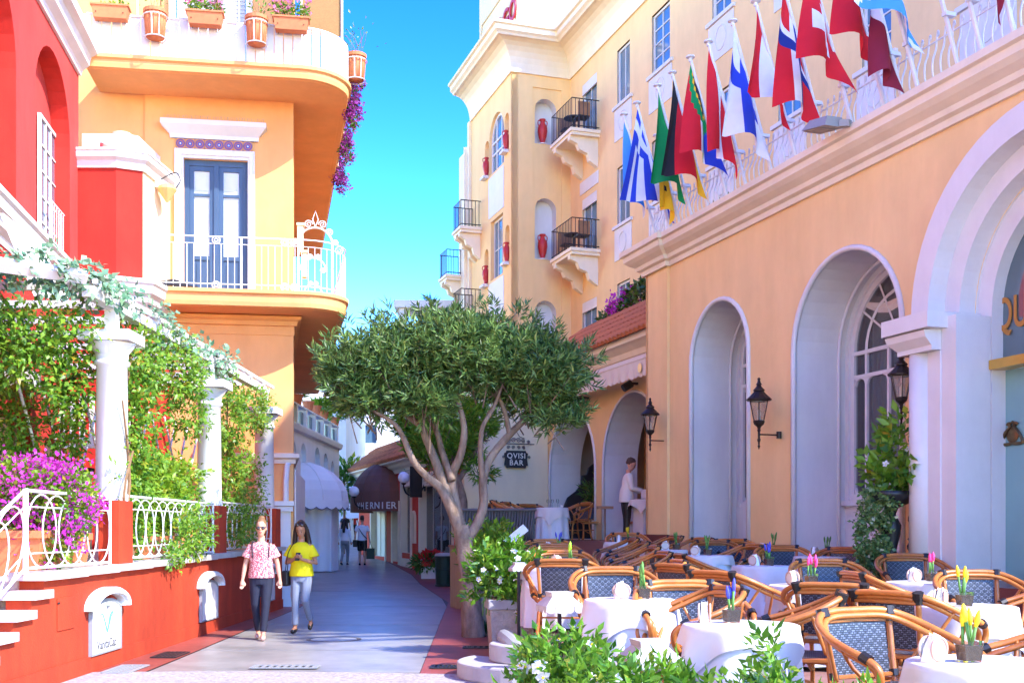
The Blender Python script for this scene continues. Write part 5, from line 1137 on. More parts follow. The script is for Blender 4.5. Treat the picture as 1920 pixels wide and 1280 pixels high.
sl_a = math.atan2(1.32, 1.7)
for i in range(41):
    for j in range(5):
        o = link('roof_tile', rtm, bw_, (-.3+i*.226, -.50+j*.42*math.cos(sl_a), 5.90+j*.42*math.sin(sl_a)+.02)); o.rotation_euler = (sl_a+random.uniform(-.03, .03), random.uniform(-.05, .05), random.uniform(-.04, .04))
# retracted awning
t = thing('bar_awning', 'cream bar awning with a scalloped valance and gold emblem', 'awning', (B.O.x, B.O.y, 0), RZ)
ob('roll', G().tube([(.8, -.38, 5.28), (8.6, -.38, 5.28)], .13, 8), M['creamfab'], t)
g = G(); ns = 34; u0, u1 = .8, 8.6
for i in range(ns*4+1):
    u = u0+(u1-u0)*i/(ns*4); dz = .05*abs(math.sin(PI*i/4)); yy_ = -.52-.02*math.sin(i*.9); g.v += [(u, -.50, 5.25), (u, yy_, 4.93-dz)]
for i in range(ns*4): g.f.append((2*i, 2*i+1, 2*i+3, 2*i+2)); g.m.append(0)
ob('valance', g, M['creamfab'], t)
q = ob('emblem', G().lathe([(0, -.004), (.10, -.004), (.10, .004), (0, .004)], 14), M['brass'], t, loc=(B.u(1203, -.5), -.545, 5.08)); q.rotation_euler = (PI/2, 0, 0); q.scale = (1, 1, 1)
for (px, lab) in ((1180, 'nearer'), (1090, 'farther')):
    t = thing('arch_spotlight', 'black spotlight above the %s bar arch' % lab, 'spotlight', B.world(B.u(px, -.2), -.2, 4.86), RZ)
    ob('head', G().tube([(0, -.15, -.06), (0, .05, .06)], .09, 8), M['black'], t); ob('bracket', G().box((0, .1, .06), (.08, .2, .05)), M['black'], t)
# cream end wall with the bar sign
Wl = Fr((-1.29, 30.13), RZ+PI/2)
cw = thing('bar_side_wall', 'plain cream wall carrying the black bar sign', 'wall', (Wl.O.x, Wl.O.y, 0), Wl.rz)
ob('wall', G().add(bx(0, 2.40, 0, .3, 0, 5.7)), M['cream'], cw); ob('coping', G().add(bx(-.05, 2.40, -.08, .35, 5.701, 5.82)), M['creamw'], cw)
su = (Wl.u(944)+Wl.u(988))/2; sw_ = (Wl.u(988)-Wl.u(944)); sz = Wl.z(966, 861)
sg = thing('bar_sign', 'black bar sign board hanging under iron scrollwork on the cream wall', 'sign', Wl.world(su, -.07, sz), Wl.rz)
hw = sw_/2; hh = .235
pl_ = [(-hw, -hh*.7), (-hw*.86, -hh*.75), (-hw*.8, -hh), (hw*.8, -hh), (hw*.86, -hh*.75), (hw, -hh*.7), (hw*.93, 0), (hw, hh*.7), (hw*.86, hh*.78), (hw*.8, hh), (-hw*.8, hh), (-hw*.86, hh*.78), (-hw, hh*.7), (-hw*.93, 0)]
ob('board', G().add(prism(pl_, -.02, .02)), M['sign'], sg)
M['signtext'] = mat('cream_sign_paint', (.7, .66, .55), .6, 0)
text('QVISI', 'lettering', sg, (0, -.024, .09), .20, M['signtext'], ext=.002, spacing=1.15); text('BAR', 'lettering', sg, (0, -.024, -.10), .20, M['signtext'], ext=.002, spacing=1.15)
g = G()
def scr(c, z, r, s=1, tt=1): return [(c+s*(r*(1-i/26))*math.cos(i*.45), 0, z+tt*(r*(1-i/26))*math.sin(i*.45)) for i in range(24)]
ob('rod', G().tube([(-hw*1.25, 0, .42), (hw*1.55, 0, .42)], .013, 5), M['black'], sg)
for (x, z, r, s) in ((-.22, .32, .05, 1), (.22, .32, .05, -1), (-.08, .32, .05, 1), (.08, .32, .05, -1), (-.2, .50, .06, 1), (.2, .50, .06, -1), (-.07, .52, .07, 1), (.07, .52, .07, -1), (.36, .48, .05, -1), (-.36, .06, .04, 1), (.38, .06, .04, -1)):
    ob('scroll', G().tube(scr(x, z, r, s), .008, 4), M['black'], sg)
ob('gable', G().tube([(-.25, 0, .57), (-.1, 0, .62), (0, 0, .78), (.1, 0, .62), (.25, 0, .57)], .011, 5), M['black'], sg)
# hedge on the bar roof
hd = thing('roof_hedge', 'dense roof hedge with purple bougainvillea above the tile roof', 'hedge', B.world(2.5, 2.3, 7.0), RZ)
ps = []; ds = []
for (o_, r_, n_) in (((1.9, -.2, .75), (1.5, .7, 1.0), 3000), ((-.3, -.3, .45), (1.3, .65, .75), 2300), ((3.6, 0, 1.1), (1.5, .7, 1.2), 2600), ((-2.0, -.4, .25), (.9, .6, .55), 1100)):
    p, d = inblob(n_, o_, r_, .55); ps.append(p); ds.append(d+RNG.normal(size=d.shape)*.8)
leaves('foliage', np.concatenate(ps), np.concatenate(ds), .15, .09, M['hedge'], hd)
cc_, dd_ = inblob(26, (-1.0, -.75, .70), (.8, .3, .35), .3); q = np.repeat(cc_, 16, 0)+RNG.normal(size=(26*16, 3))*.07
leaves('blossom', q, RNG.normal(size=q.shape), .09, .07, M['bract'], hd, True)
p, d = inblob(260, (3.2, -.6, 1.7), (.5, .2, .2), .2); leaves('blossom', p, d, .08, .06, M['bract'], hd, True)
# floors of terrace and bar platform
rows_ = [(-2, zt(-2)), (5, zt(5)), (10, zt(10)), (15, zt(15)), (20.5, zt(20.5))]
g = G()
def xleft(Y_): return float(np.interp(Y_, [-2, 6, 12, 14, 20.5, 26, 31], [.55, .55, .35, .3, -.45, -.9, -1.2]))
for (Yv, z) in rows_: g.v += [(xleft(Yv), Yv, z), (10.6-.3333*Yv, Yv, z)]
for i in range(len(rows_)-1): g.f.append((2*i, 2*i+1, 2*i+3, 2*i+2)); g.m.append(0)
M['terrfloor'] = mat('terrace_floor_tile', (0.34, 0.17, 0.13), 0.6, 0.3, 3, dirt=.15)
tag(ob('terrace_floor', g, M['terrfloor']), kind='structure')
g = G(); ly = [(20.5, zt(20.5)+.004), (24.6, ZF), (34, ZF)]
for (Yv, z) in ly: g.v += [(xleft(Yv), Yv, z), (15-.3333*Yv, Yv, z)]
for i in range(2): g.f.append((2*i, 2*i+1, 2*i+3, 2*i+2)); g.m.append(0)
tag(ob('bar_floor', g, M['plum']), kind='structure')
# ============================================================ RED SHOP (right side of the street, far)
R = Fr((-6.806, 49.8), RZ)
rs = thing('red_shop', 'low red shop building with cream door frames and a clay tile roof', 'building', (R.O.x, R.O.y, 0), RZ)
RL = 16.9
def gz(px): return ground(R.at(px)[1])
dpx = [(697, 723), (737, 748), (754, 771), (789, 849)]
H_ = []
for (a, b), (z1, z0) in zip(dpx, ((958, 1042), (948, 1052), (912, 1036), (908, 1052))):
    H_.append(rect(R.u(a), R.u(b), max(R.z((a+b)/2, z0), gz(b)+.05), R.z((a+b)/2, z1)))
am_ = archpoly(R.u(774), R.u(780), R.z(777, 1018), R.z(777, 972), 8); H_.append(am_)
ob('wall', wallgeo(rect(0, RL, 0, 4.1), H_, 0, .35), [M['shopred'], M['creamw']], rs)
ob('plinth', G().add(bx(R.u(724), RL, -.03, -.001, 0, 1.0)), M['darkred'], rs) if False else None
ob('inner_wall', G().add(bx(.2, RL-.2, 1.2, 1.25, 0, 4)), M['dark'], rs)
ob('end_wall', G().add(bx(RL-.3, RL, .351, 2, 0, 5)), M['shopred'], rs); ob('end_wall', G().add(bx(0, .3, .351, 6, 0, 4.8)), M['shopred'], rs)
for k, h_ in enumerate(H_):
    u0, u1 = min(p[0] for p in h_), max(p[0] for p in h_); z0, z1 = min(p[1] for p in h_), max(p[1] for p in h_)
    fr = ob('door_frame' if k < 2 else 'shop_window', G().add(bx(u0-.16, u0-.001, -.05, -.001, z0-.2, z1+.18)).add(bx(u1+.001, u1+.16, -.05, -.001, z0-.2, z1+.18)).add(bx(u0, u1, -.05, -.001, z1+.001, z1+.18)), M['creamw'], rs) if k < 4 else ob('arched_window', G().tube([(a, -.02, b) for a, b in h_], .06, 5), M['creamw'], rs)
    if k in (2,):
        ob('panel', G().add(bx(u0-.1, u1+.1, -.07, -.001, z0-1.0, z0-.201)).add(bx(u0, u1, -.09, -.071, z0-.85, z0-.35)), M['creamw'], fr)
        ob('grille', G().add(bx(u0-.1, u1+.1, -.06, -.001, z1+.181, z1+.75)), M['creamw'], fr)
        for q in range(5): ob('louvre', G().add(bx(u0, u1, -.075, -.061, z1+.25+q*.1, z1+.29+q*.1)), M['shutter'], fr)
        text('El', 'lettering', fr, ((u0+u1)/2, -.08, z1+.48), .42, M['black'], ext=.002)
    nn = {0: 3, 1: 1, 2: 2, 3: 4, 4: 1}[k]
    for i in range(nn):
        a = u0+(u1-u0)*i/nn; b = u0+(u1-u0)*(i+1)/nn
        ob('pane', G().add(bx(a+.03, b-.03, .2, .21, z0, z1)), M['glass'] if k in (2, 3, 4) else (M['brownwood'] if k == 1 else M['creamw']), fr)
        if i: ob('mullion', G().add(bx(a-.03, a+.03, .17, .23, z0, z1)), M['creamw'] if k != 3 else M['greymetal'], fr)
u0, u1 = R.u(789), R.u(849); zz1 = R.z(819, 908)
ob('fascia', G().add(bx(u0-.25, u1+.25, -.08, -.001, zz1+.19, zz1+.46)), M['creamw'], rs); text('BOUTIQUE'[:0]+'ILLIU', 'lettering', rs, ((u0+u1)/2, -.085, zz1+.42), .36, M['shutter'], ext=.004) if False else None
for i in range(9): ob('dentil', G().add(bx(u0+.1+i*(u1-u0-.2)/9, u0+.2+i*(u1-u0-.2)/9, -.1, -.081, zz1+.24, zz1+.40)), M['shutter'], rs)
for (x, m_, w_) in ((.5, 'white', .5), (1.5, 'curtain', .4), (2.6, 'white', .3)): ob('display_panel', G().add(bx(u0+x, u0+x+w_, .6, .62, .2, 2.6)), M[m_], rs)
ob('display_base', G().add(bx(u0, u1, .4, 1.0, 0, .9)), M['creamw'], rs)
ob('cornice', G().add(sweep([(-.1, 4), (-.1, 0), (RL, 0)], [(0, 3.75), (.05, 3.75), (.08, 3.88), (.2, 3.96), (.24, 4.05), (.40, 4.12), (.42, 4.22), (0, 4.25)])), M['creamw'], rs)
ob('roof_deck', G().add(([(-.5, -.40, 4.22), (RL, -.40, 4.22), (RL, .9, 5.25), (-.5, .9, 5.25)], [(0, 1, 2, 3)])).add(([(-.5, -.40, 4.22), (-.5, .9, 5.25), (-.5, 4, 5.25)], [(0, 1, 2)])).add(bx(-.4, RL, .9, 7, 5.1, 5.25)), M['tile'], rs)
g = G()
for i in range(75):
    u = -.45+i*.23
    for j in range(4):
        t0, t1 = j/4, (j+1.08)/4; g.tube([(u, -.46+1.36*t0, 4.21+1.03*t0+.02), (u, -.46+1.36*t1, 4.21+1.03*t1-.01)], [.10, .085], 5)
tag(ob('roof_tiles', g, M['tile'], rs), kind='stuff')
ob('parapet', G().add(bx(3.5, RL, 1.6, 1.8, 5.25, 5.75)).add(bx(3.45, RL, 1.55, 1.85, 5.751, 5.83)), M['whitewall'], rs)
hd2 = thing('roof_plants', 'green plants on the roof terrace of the red shop', 'plants', R.world(4.5, 2.2, 5.7), RZ)
p, d = inblob(900, (2.2, 0, .4), (2.6, .4, .6), .3); leaves('foliage', p, d+RNG.normal(size=d.shape)*.7, .22, .10, M['leaf_vine'], hd2); ob('trough', G().box((2.2, 0, .05), (5, .4, .3)), M['terracotta'], hd2)
# domed brown awning
ax0, ax1 = R.u(700), R.u(749); ac = (ax0+ax1)/2; aw_ = (ax1-ax0)/2; zb0 = R.z(725, 936, -.6); ah = R.z(725, 866)-zb0; ad = 1.35
aw = thing('dome_awning', 'brown domed shop awning with white brand lettering on its valance', 'awning', R.world(ac, 0, 0), RZ)
def dome(A_, D_, H2, zb_, na=16, ne=6):
    gg = G()
    for j in range(ne+1):
        e = PI/2*j/ne
        for i in range(na+1):
            a = PI*i/na; gg.v.append((-A_*math.cos(a)*(math.cos(e) if j < ne else .02), -D_*math.sin(a)*(math.cos(e) if j < ne else .02), zb_+H2*math.sin(e)))
    for j in range(ne):
        for i in range(na): gg.f.append((j*(na+1)+i, j*(na+1)+i+1, (j+1)*(na+1)+i+1, (j+1)*(na+1)+i)); gg.m.append(0)
    return gg
def dome2(A_, D_, H2, zb_, n=8, seg=7):
    gg = G()                                       # barrel ribs: fan of hoops hinged at the wall
    for j in range(n+1):
        e = PI/2*j/n
        for i in range(seg+1):
            s = i/seg; x = -A_+2*A_*s; k_ = 1-abs(2*s-1)**6
            gg.v.append((x, -D_*math.cos(e)*(.25+.75*k_) if True else 0, zb_+H2*math.sin(e)*(.55+.45*k_)))
    for j in range(n):
        for i in range(seg): gg.f.append((j*(seg+1)+i, j*(seg+1)+i+1, (j+1)*(seg+1)+i+1, (j+1)*(seg+1)+i)); gg.m.append(0)
    return gg
ob('canopy', dome(aw_, ad, ah, zb0, 12, 7), M['brownfab'], aw)
g = G(); na = 24
for i in range(na+1): a = PI*i/na; g.v += [(-aw_*math.cos(a), -ad*math.sin(a), zb0), (-aw_*math.cos(a), -ad*math.sin(a), zb0-.42)]
for i in range(na): g.f.append((2*i, 2*i+1, 2*i+3, 2*i+2)); g.m.append(0)
ob('valance', g, M['brownfab'], aw)
wl = 'VHERNIER'
for i, ch in enumerate(wl):
    a = math.radians(112+8.4*i); a2 = a
    q = text(ch, 'letter', aw, (-(aw_+.012)*math.cos(a), -(ad+.012)*math.sin(a), zb0-.21), .36, M['white'], ext=.004)
    tx, ty = aw_*math.sin(a), -ad*math.cos(a); q.rotation_euler = (PI/2, 0, math.atan2(ty, tx))
for i in range(1, 6):
    a = PI*i/6; ob('rib', G().tube([(-aw_*1.004*math.cos(a)*math.cos(e), -ad*1.004*math.sin(a)*math.cos(e), zb0+ah*math.sin(e)) for e in [PI/2*k/8 for k in range(9)]], .012, 4), M['brownfab'], aw)
# globe lamps
def globe(px, py, label, wy=-.75, r=.2):
    u, Yd = R.at(px, wy); z = zat(py, Yd); t = thing('globe_lamp', label, 'lamp', R.world(u, wy, z), RZ, 'globe lamps on curved brackets')
    ob('globe', G().lathe([(r*math.sin(PI*i/10), -r*math.cos(PI*i/10)) for i in range(11)], 16), M['globe'], t, True)
    ob('bracket', G().tube([(0, 0, -r), (0, 0, -r-.12), (0, .08, -.52), (0, .30, -.62), (0, .58, -.50), (0, .73, -.2)], .028, 6, 0, 4).lathe([(.09, 0), (.06, -.06)], 8, (0, 0, -r+.02)).box((0, .73, -.25), (.12, .04, .4)), M['bronze'], t)
globe(757, 895, 'white globe lamp above the brown domed awning'); globe(664, 921, 'small white globe lamp beyond the brown awning', -1.5, .2); globe(846, 886, 'white globe lamp partly hidden behind the oleander trunk')
t = thing('vertical_sign', 'dark vertical sign board over the cream shop window', 'sign', R.world(R.u(780, -.35), -.35, R.z(780, 903, -.35)), RZ)
ob('board', G().box((0, 0, 0), (.05, .42, 1.05)), M['bronze'], t); ob('bracket', G().tube([(0, .35, .4), (0, -.1, .45)], .02, 5), M['black'], t)
for i in range(5): text('AEFRB'[i], 'letter', t, (.03, 0, .38-.19*i), .16, M['stone'], (PI/2, 0, PI/2), .003) if False else None
# litter bin and flower tub
t = thing('litter_bin', 'dark green litter bin with pale lid on the red pavement', 'litter bin', (-1.92, 31.9, .018))
ob('body', G().lathe([(.27, 0), (.28, .04), (.255, .06), (.265, .45), (.275, .47), (.265, .5), (.27, .80), (.29, .82), (.29, .86)], 20), M['bin'], t)
ob('lid', G().lathe([(.29, .861), (.27, .92), (.12, .95), (0, .955)], 20), M['grey'], t)
t = thing('flower_tub', 'white tub of red flowers below the shop display window', 'plant', (-2.62, 35.2, ground(35.2)+.02))
ob('tub', G().box((.15, 0, .18), (.75, .36, .36)), M['whitewall'], t)
p, d = inblob(420, (-.05, -.05, .5), (.55, .3, .28), .2); leaves('foliage', p, d, .16, .07, M['leaf_dark'], t)
p, d = inblob(260, (.1, -.08, .72), (.42, .25, .16), .3); leaves('blossom', p, d, .10, .08, M['redpetal'], t, True)
# ============================================================ KIOSK with white canvas
kz = ground(38)
t = thing('canvas_kiosk', 'white canvas stall with a domed awning and scalloped edge in the street', 'stall', (-7.42, 38.6, kz))
g = G(); nu = 40
for j in range(9):
    z = 2.45-2.4*j/8
    for i in range(nu+1):
        s = i/nu; x = -.15+1.45*min(1, s/.6); y_ = -.6+max(0, s-.6)*3.0; f_ = .035*math.sin(s*38+j*.15)*(.5+j*.12)
        g.v.append((x+(f_ if s > .6 else 0), y_+(f_ if s <= .6 else 0), z))
for j in range(8):
    for i in range(nu): g.f.append((j*(nu+1)+i, (j+1)*(nu+1)+i, (j+1)*(nu+1)+i+1, j*(nu+1)+i+1)); g.m.append(0)
ob('curtain', g, M['canvas'], t, True)
kd = G(); na = 12; ne = 6; AX, BX, HZ = 1.75, 1.3, 1.35
for j in range(ne+1):
    e = PI/2*j/ne
    for i in range(na+1):
        a = -PI*.62+PI*.98*i/na; c_ = math.cos(e) if j < ne else .03; sag = 1-.06*(i % 2)*c_
        kd.v.append((AX*math.cos(a)*c_*sag+.05, BX*math.sin(a)*c_*sag-.1, 2.45+HZ*math.sin(e)))
for j in range(ne):
    for i in range(na): kd.f.append((j*(na+1)+i, j*(na+1)+i+1, (j+1)*(na+1)+i+1, (j+1)*(na+1)+i)); kd.m.append(0)
ob('canopy', kd, M['canvas'], t)
g = G(); ns = 14
for i in range(ns*4+1):
    a = -PI*.62+PI*.98*i/(ns*4); dz = .09*abs(math.sin(PI*i/4)); g.v += [(AX*math.cos(a)+.05, BX*math.sin(a)-.1, 2.45), (AX*1.01*math.cos(a)+.05, BX*1.01*math.sin(a)-.1, 2.22-dz)]
for i in range(ns*4): g.f.append((2*i, 2*i+1, 2*i+3, 2*i+2)); g.m.append(0)
ob('valance', g, M['canvas'], t)
M['navyedge'] = mat('navy_piping', (.03, .04, .09), .7, 0)
ob('piping', G().tube([v for v in g.v[1::2]], .014, 4), M['navyedge'], t)
for i in (1, 4, 7, 10): ob('rib', G().tube([kd.v[j*(na+1)+i] for j in range(ne+1)], .018, 4), M['whitemetal'], t)
# white arcaded building behind it
V = Fr((-7.05, 36.3), PI/2-.01)
wb = thing('white_arcade', 'white building with arched windows and a balustraded roof terrace', 'building', (V.O.x, V.O.y, 0), V.rz)
ah_ = []
for (a, b, z0, z1) in ((1.0, 2.0, 3.0, 4.55), (2.5, 2.9, 3.1, 3.9), (3.5, 4.6, 3.0, 4.6), (5.3, 6.2, 3.0, 4.5), (6.9, 7.6, 3.0, 4.3), (-.6, .3, 3.0, 4.5)): ah_.append(archpoly(a, b, z0, z1-(b-a)/2, 10))
ob('wall', wallgeo(rect(-1.2, 8.8, 0, 5.0), ah_, 0, .3), [M['whitewall']]*2, wb); ob('end_wall', G().add(bx(8.5, 8.8, .301, 6, 0, 5)), M['whitewall'], wb)
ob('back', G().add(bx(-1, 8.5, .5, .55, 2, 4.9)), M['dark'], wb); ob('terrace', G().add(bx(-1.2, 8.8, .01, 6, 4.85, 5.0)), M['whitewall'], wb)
for h_ in ah_:
    c0 = (h_[0][0]+h_[-1][0])/2; wn = ob('arched_window', G().tube([(a, .2, b) for a, b in h_], .05, 4).add(bx(c0-.02, c0+.02, .18, .22, h_[0][1], max(p[1] for p in h_))), M['white'], wb); ob('pane', G().add(([(a, .24, b) for a, b in h_], [tuple(range(len(h_)))])), M['paneblue'], wn)
ob('cornice', G().add(sweep([(-1.2, 0), (8.8, 0)], [(0, 4.82), (.12, 4.86), (.16, 5.0), (.16, 5.06), (0, 5.07)])), M['white'], wb)
M['greenglass'] = mat('green_glass_panel', (.03, .13, .12), .2, .1, 2, spec=.8)
for i in range(7):
    u = -1.0+i*1.6; ob('post', G().add(bx(u-.13, u+.13, .02, .28, 5.071, 5.72)), M['white'], wb)
    if i < 6: ob('panel', G().add(bx(u+.131, u+1.469, .12, .16, 5.1, 5.62)), M['greenglass'], wb)
ob('rail', G().add(bx(-1.2, 8.8, .0, .30, 5.721, 5.78)), M['white'], wb)
for i, (px, py, lab, fol) in enumerate(((557, 782, 'with a spiky plant, leftmost on the white roof terrace', 1), (578, 790, 'without a plant, second from the left on the white roof terrace', 0), (592, 795, 'without a plant, smallest on the white roof terrace', 0), (607, 806, 'overflowing with yellow green plants on the white roof terrace', 3), (628, 812, 'with a dark bushy plant at the far end of the white roof terrace', 2))):
    u = V.u(px, .15); t = thing('rooftop_pot', 'terracotta pot '+lab, 'plant pot', V.world(u, .15, 5.78), 0, 'pots along the white roof terrace')
    ob('body', G().lathe([(.13, 0), (.20, .30), (.22, .30), (.22, .36)], 12), M['terracotta'], t)
    if fol: p, d = inblob(150*fol, (0, 0, .5), (.2+.12*fol, .2+.1*fol, .22), .1); leaves('foliage', p, d+np.array([0, 0, .5]), .22, .08, M['leaf_lemon' if fol == 3 else 'leaf_vine'], t)
# far houses
def house(name, label, x0, x1, y0, y1, zt_, wins_, m='whitewall'):
    t = thing(name, label, 'building', ((x0+x1)/2, y0, 0)); hw_ = (x1-x0)/2
    hs2 = [archpoly(a-hw_, b-hw_, c, d-(b-a)/2, 8) if rd else rect(a-hw_, b-hw_, c, d) for (a, b, c, d, rd) in wins_]
    ob('wall', wallgeo(rect(-hw_, hw_, 0, zt_), hs2, 0, .3), [M[m], M[m]], t); ob('body', G().add(bx(-hw_, hw_, .301, y1-y0, 0, zt_-.01)), M[m], t) if False else ob('side_wall', G().add(bx(-hw_, -hw_+.3, .301, y1-y0, 0, zt_)).add(bx(hw_-.3, hw_, .301, y1-y0, 0, zt_)), M[m], t)
    ob('roof', G().add(bx(-hw_-.15, hw_+.15, -.15, y1-y0, zt_, zt_+.25)), M['white'], t)
    for h_ in hs2: wn = ob('window', G().tube([(a, .15, b) for a, b in h_], .07, 4, closed=True), M['white'], t); ob('pane', G().add(([(a, .2, b) for a, b in h_], [tuple(range(len(h_)))])), M['paneblue'], wn)
    return t
house('white_house', 'tall white house with a blue pane above the roof terrace', -14.5, -8.9, 60, 68, 9.3, [(3.8, 4.9, 7.0, 8.3, 0), (1, 1.9, 6.5, 8, 0), (3.8, 4.8, 3.6, 5.2, 0)])
house('white_house', 'white house with a narrow arched window at the end of the street', -10.3, -3.0, 72, 80, 9.6, [(.9, 1.7, 5.0, 6.6, 1), (3, 4, 5.5, 7, 0), (5, 6, 5.5, 7, 0), (.5, 1.6, 7.2, 8.4, 0)])
house('white_house', 'low white house closing the far end of the street', -24, 6, 95, 103, 7.5, [(12+2.5*i, 13.2+2.5*i, 3, 4.6, 0) for i in range(5)])
t = thing('roof_canopy', 'white flat canopy on a post beside the rear hotel balconies', 'canopy', (-3.6, 47.5, 0))
ob('canopy', G().box((0, 0, 11.0), (2.6, 2.2, .3)), M['white'], t); ob('post', G().box((-1.0, -.8, 9.0), (.22, .22, 3.7)), M['white'], t); ob('base_wall', G().box((.2, .4, 3.6), (2.4, 1.6, 7.2)), M['creamw'], t)
t = thing('street_vine', 'bright green vine hanging over the far end of the street', 'vine', (-9.0, 62, 4.0))
p, d = inblob(700, (0, 0, 0), (.7, .6, 1.7), .1); leaves('foliage', p, d, .35, .2, M['leaf_lemon'], t); ob('stem', G().tube([(0, 0, -3.2), (0, .1, 1)], .07, 5), M['twig'], t)
t = thing('street_shrub', 'dark green shrub hanging by the far white arcade', 'shrub', (-7.5, 50, 3.6))
p, d = inblob(500, (0, 0, 0), (.45, .5, 1.2), .1); leaves('foliage', p, d, .25, .14, M['leaf_dark'], t); ob('stem', G().tube([(0, 0, -3.1), (0, .1, .5)], .05, 5), M['twig'], t)
t = thing('blue_parasol', 'pale blue shop awning at the far end of the street', 'awning', (-9.6, 66, 2.9)); M['bluecanvas'] = mat('pale_blue_canvas', (.38, .55, .72), .85, .1, 2)
ob('cover', G().add(([(-1, 0, 0), (1, 0, 0), (1, 1.2, 1.0), (-1, 1.2, 1.0), (-1, 0, -.3), (1, 0, -.3)], [(0, 1, 2, 3), (4, 5, 1, 0)])), M['bluecanvas'], t)
t = thing('white_parasol', 'white shop awning hanging behind the brown domed awning', 'awning', (-8.0, 58, 3.2)); ob('cover', G().add(([(-.6, 0, 0), (.7, 0, 0), (.7, 1, 1.2), (-.6, 1, 1.2), (-.6, 0, -1.0), (.7, 0, -.9)], [(0, 1, 2, 3), (4, 5, 1, 0)])), M['canvas'], t)
# ============================================================ OLEANDER TREES
def tree(name, label, base, Yd, limbs, blobs, nsp, m='leaf_ol', LL=.155, WW=.029):
    bx_, by_, bz_ = base; t = thing(name, label, 'tree', base, 0, 'oleander trees by the pavement'); first = True; g = G()
    for (pts, rad, dys) in limbs:
        pp = []
        for (q, dy) in zip(pts, dys): X, Y_, Z = P(q[0], q[1], Yd+dy); pp.append((X-bx_, Y_-by_, Z-bz_))
        nm = 'trunk' if first else 'limb'; first = False
        ob(nm, G().tube(pp, rad, 9, 0, 5), M['bark'], t, True)
    ps = []; ds = []
    for (q, dy, r_, wt) in blobs:
        X, Y_, Z = P(q[0], q[1], Yd+dy); p, d = inblob(int(nsp*wt), (X-bx_, Y_-by_, Z-bz_), r_, .35)
        d = d*np.array([1, 1, .6])+RNG.normal(size=d.shape)*.35+np.array([0, 0, .75]); p = p+d*(RNG.random((len(p), 1))**5)*.28; ps.append(p); ds.append(d)
    lp, ld = sprigs(np.concatenate(ps), np.concatenate(ds), 13, .75, .16)
    leaves('crown', lp, ld, LL, WW, M[m], t)
    pp = np.concatenate(ps); idx = RNG.choice(len(pp), min(260, len(pp)), replace=False); g = G(); dd = np.concatenate(ds)
    for i in idx:
        a = Vector(pp[i]); g.tube([a-Vector(dd[i]).normalized()*.45+Vector((0, 0, -.12)), a], [.012, .006], 4)
    tag(ob('twigs', g, M['bark'], t), kind='stuff')
    return t
tree('oleander_tree', 'large oleander tree with forked trunk and wide umbrella crown over the street', P(886, 1196, 16.7), 16.7, [
    ([(888, 1198), (884, 1150), (880, 1085), (872, 1035), (868, 1000), (866, 985)], [.19, .16, .135, .13, .14, .10], (0, 0, 0, 0, 0, 0)),
    ([(868, 1010), (846, 955), (826, 915), (800, 893), (774, 862), (745, 800), (700, 770)], [.10, .075, .065, .055, .05, .035, .02], (0, -.1, -.1, -.2, -.3, -.4, -.5)),
    ([(868, 1005), (842, 940), (822, 880), (800, 825), (785, 795), (720, 752), (670, 735)], [.11, .085, .07, .06, .05, .035, .015], (0, 0, .1, .2, .3, .4, .5)),
    ([(866, 1000), (850, 930), (848, 890), (864, 850), (870, 800), (856, 740), (850, 690)], [.10, .08, .07, .06, .05, .035, .015], (0, .1, .1, .0, -.1, -.2, -.2)),
    ([(848, 900), (830, 850), (815, 800), (780, 750), (760, 700)], [.06, .05, .04, .03, .015], (0, .2, .4, .5, .6)),
    ([(872, 1012), (893, 985), (907, 945), (906, 900), (920, 858), (955, 815), (990, 780), (1020, 745)], [.10, .075, .07, .065, .06, .055, .045, .02], (0, 0, 0, 0, .1, .1, .2, .3)),
    ([(906, 905), (901, 850), (905, 800), (925, 765), (945, 715)], [.05, .042, .035, .03, .015], (0, -.1, -.2, -.2, -.3)),
    ([(955, 815), (948, 775), (935, 740), (930, 690)], [.04, .035, .03, .012], (.1, .0, -.1, -.2)),
    ([(990, 780), (1030, 775), (1065, 790)], [.025, .018, .008], (.2, .1, 0))],
    [((695, 712), 0, (.62, .75, .36), 1.0), ((650, 705), .1, (.32, .45, .26), .4), ((770, 690), .1, (.75, 1.0, .46), 1.5), ((860, 675), 0, (.75, 1.0, .50), 1.6), ((945, 690), .2, (.68, 1.0, .46), 1.4), ((1020, 705), .1, (.52, .8, .40), 1.0), ((850, 630), .2, (.25, .4, .18), .2), ((700, 758), -.2, (.45, .55, .20), .4), ((800, 755), -.4, (.42, .4, .20), .4), ((1000, 755), .3, (.5, .6, .22), .4), ((1052, 795), -.1, (.26, .2, .08), .12)], 450)
tree('oleander_tree', 'slim second oleander behind the big trunk, next to the litter bin', P(864, 1117, 27.0), 27.0, [
    ([(862, 1119), (860, 1080), (862, 1020), (868, 940), (850, 880)], [.15, .12, .12, .11, .07], (0, 0, 0, 0, 0)), ([(866, 950), (830, 880), (800, 830)], [.08, .06, .03], (0, .2, .3)), ([(860, 900), (890, 850), (900, 800)], [.07, .05, .03], (0, .1, .2))],
    [((830, 840), 0, (.75, .7, .55), 1), ((790, 800), .2, (.55, .6, .4), .7), ((880, 800), .2, (.6, .6, .5), .7), ((905, 885), 0, (.25, .2, .15), .08)], 260, 'leaf_vine', .2, .035)
t = thing('tree_weeds', 'small tuft of weeds at the foot of the big oleander', 'weeds', P(905, 1190, 16.9)); p = rnd(60, (-.25, -.2, 0), (.25, .2, .05)); leaves('foliage', p, RNG.normal(size=(60, 3))*.5+np.array([0, 0, 1]), .22, .02, M['leaf_dark'], t)
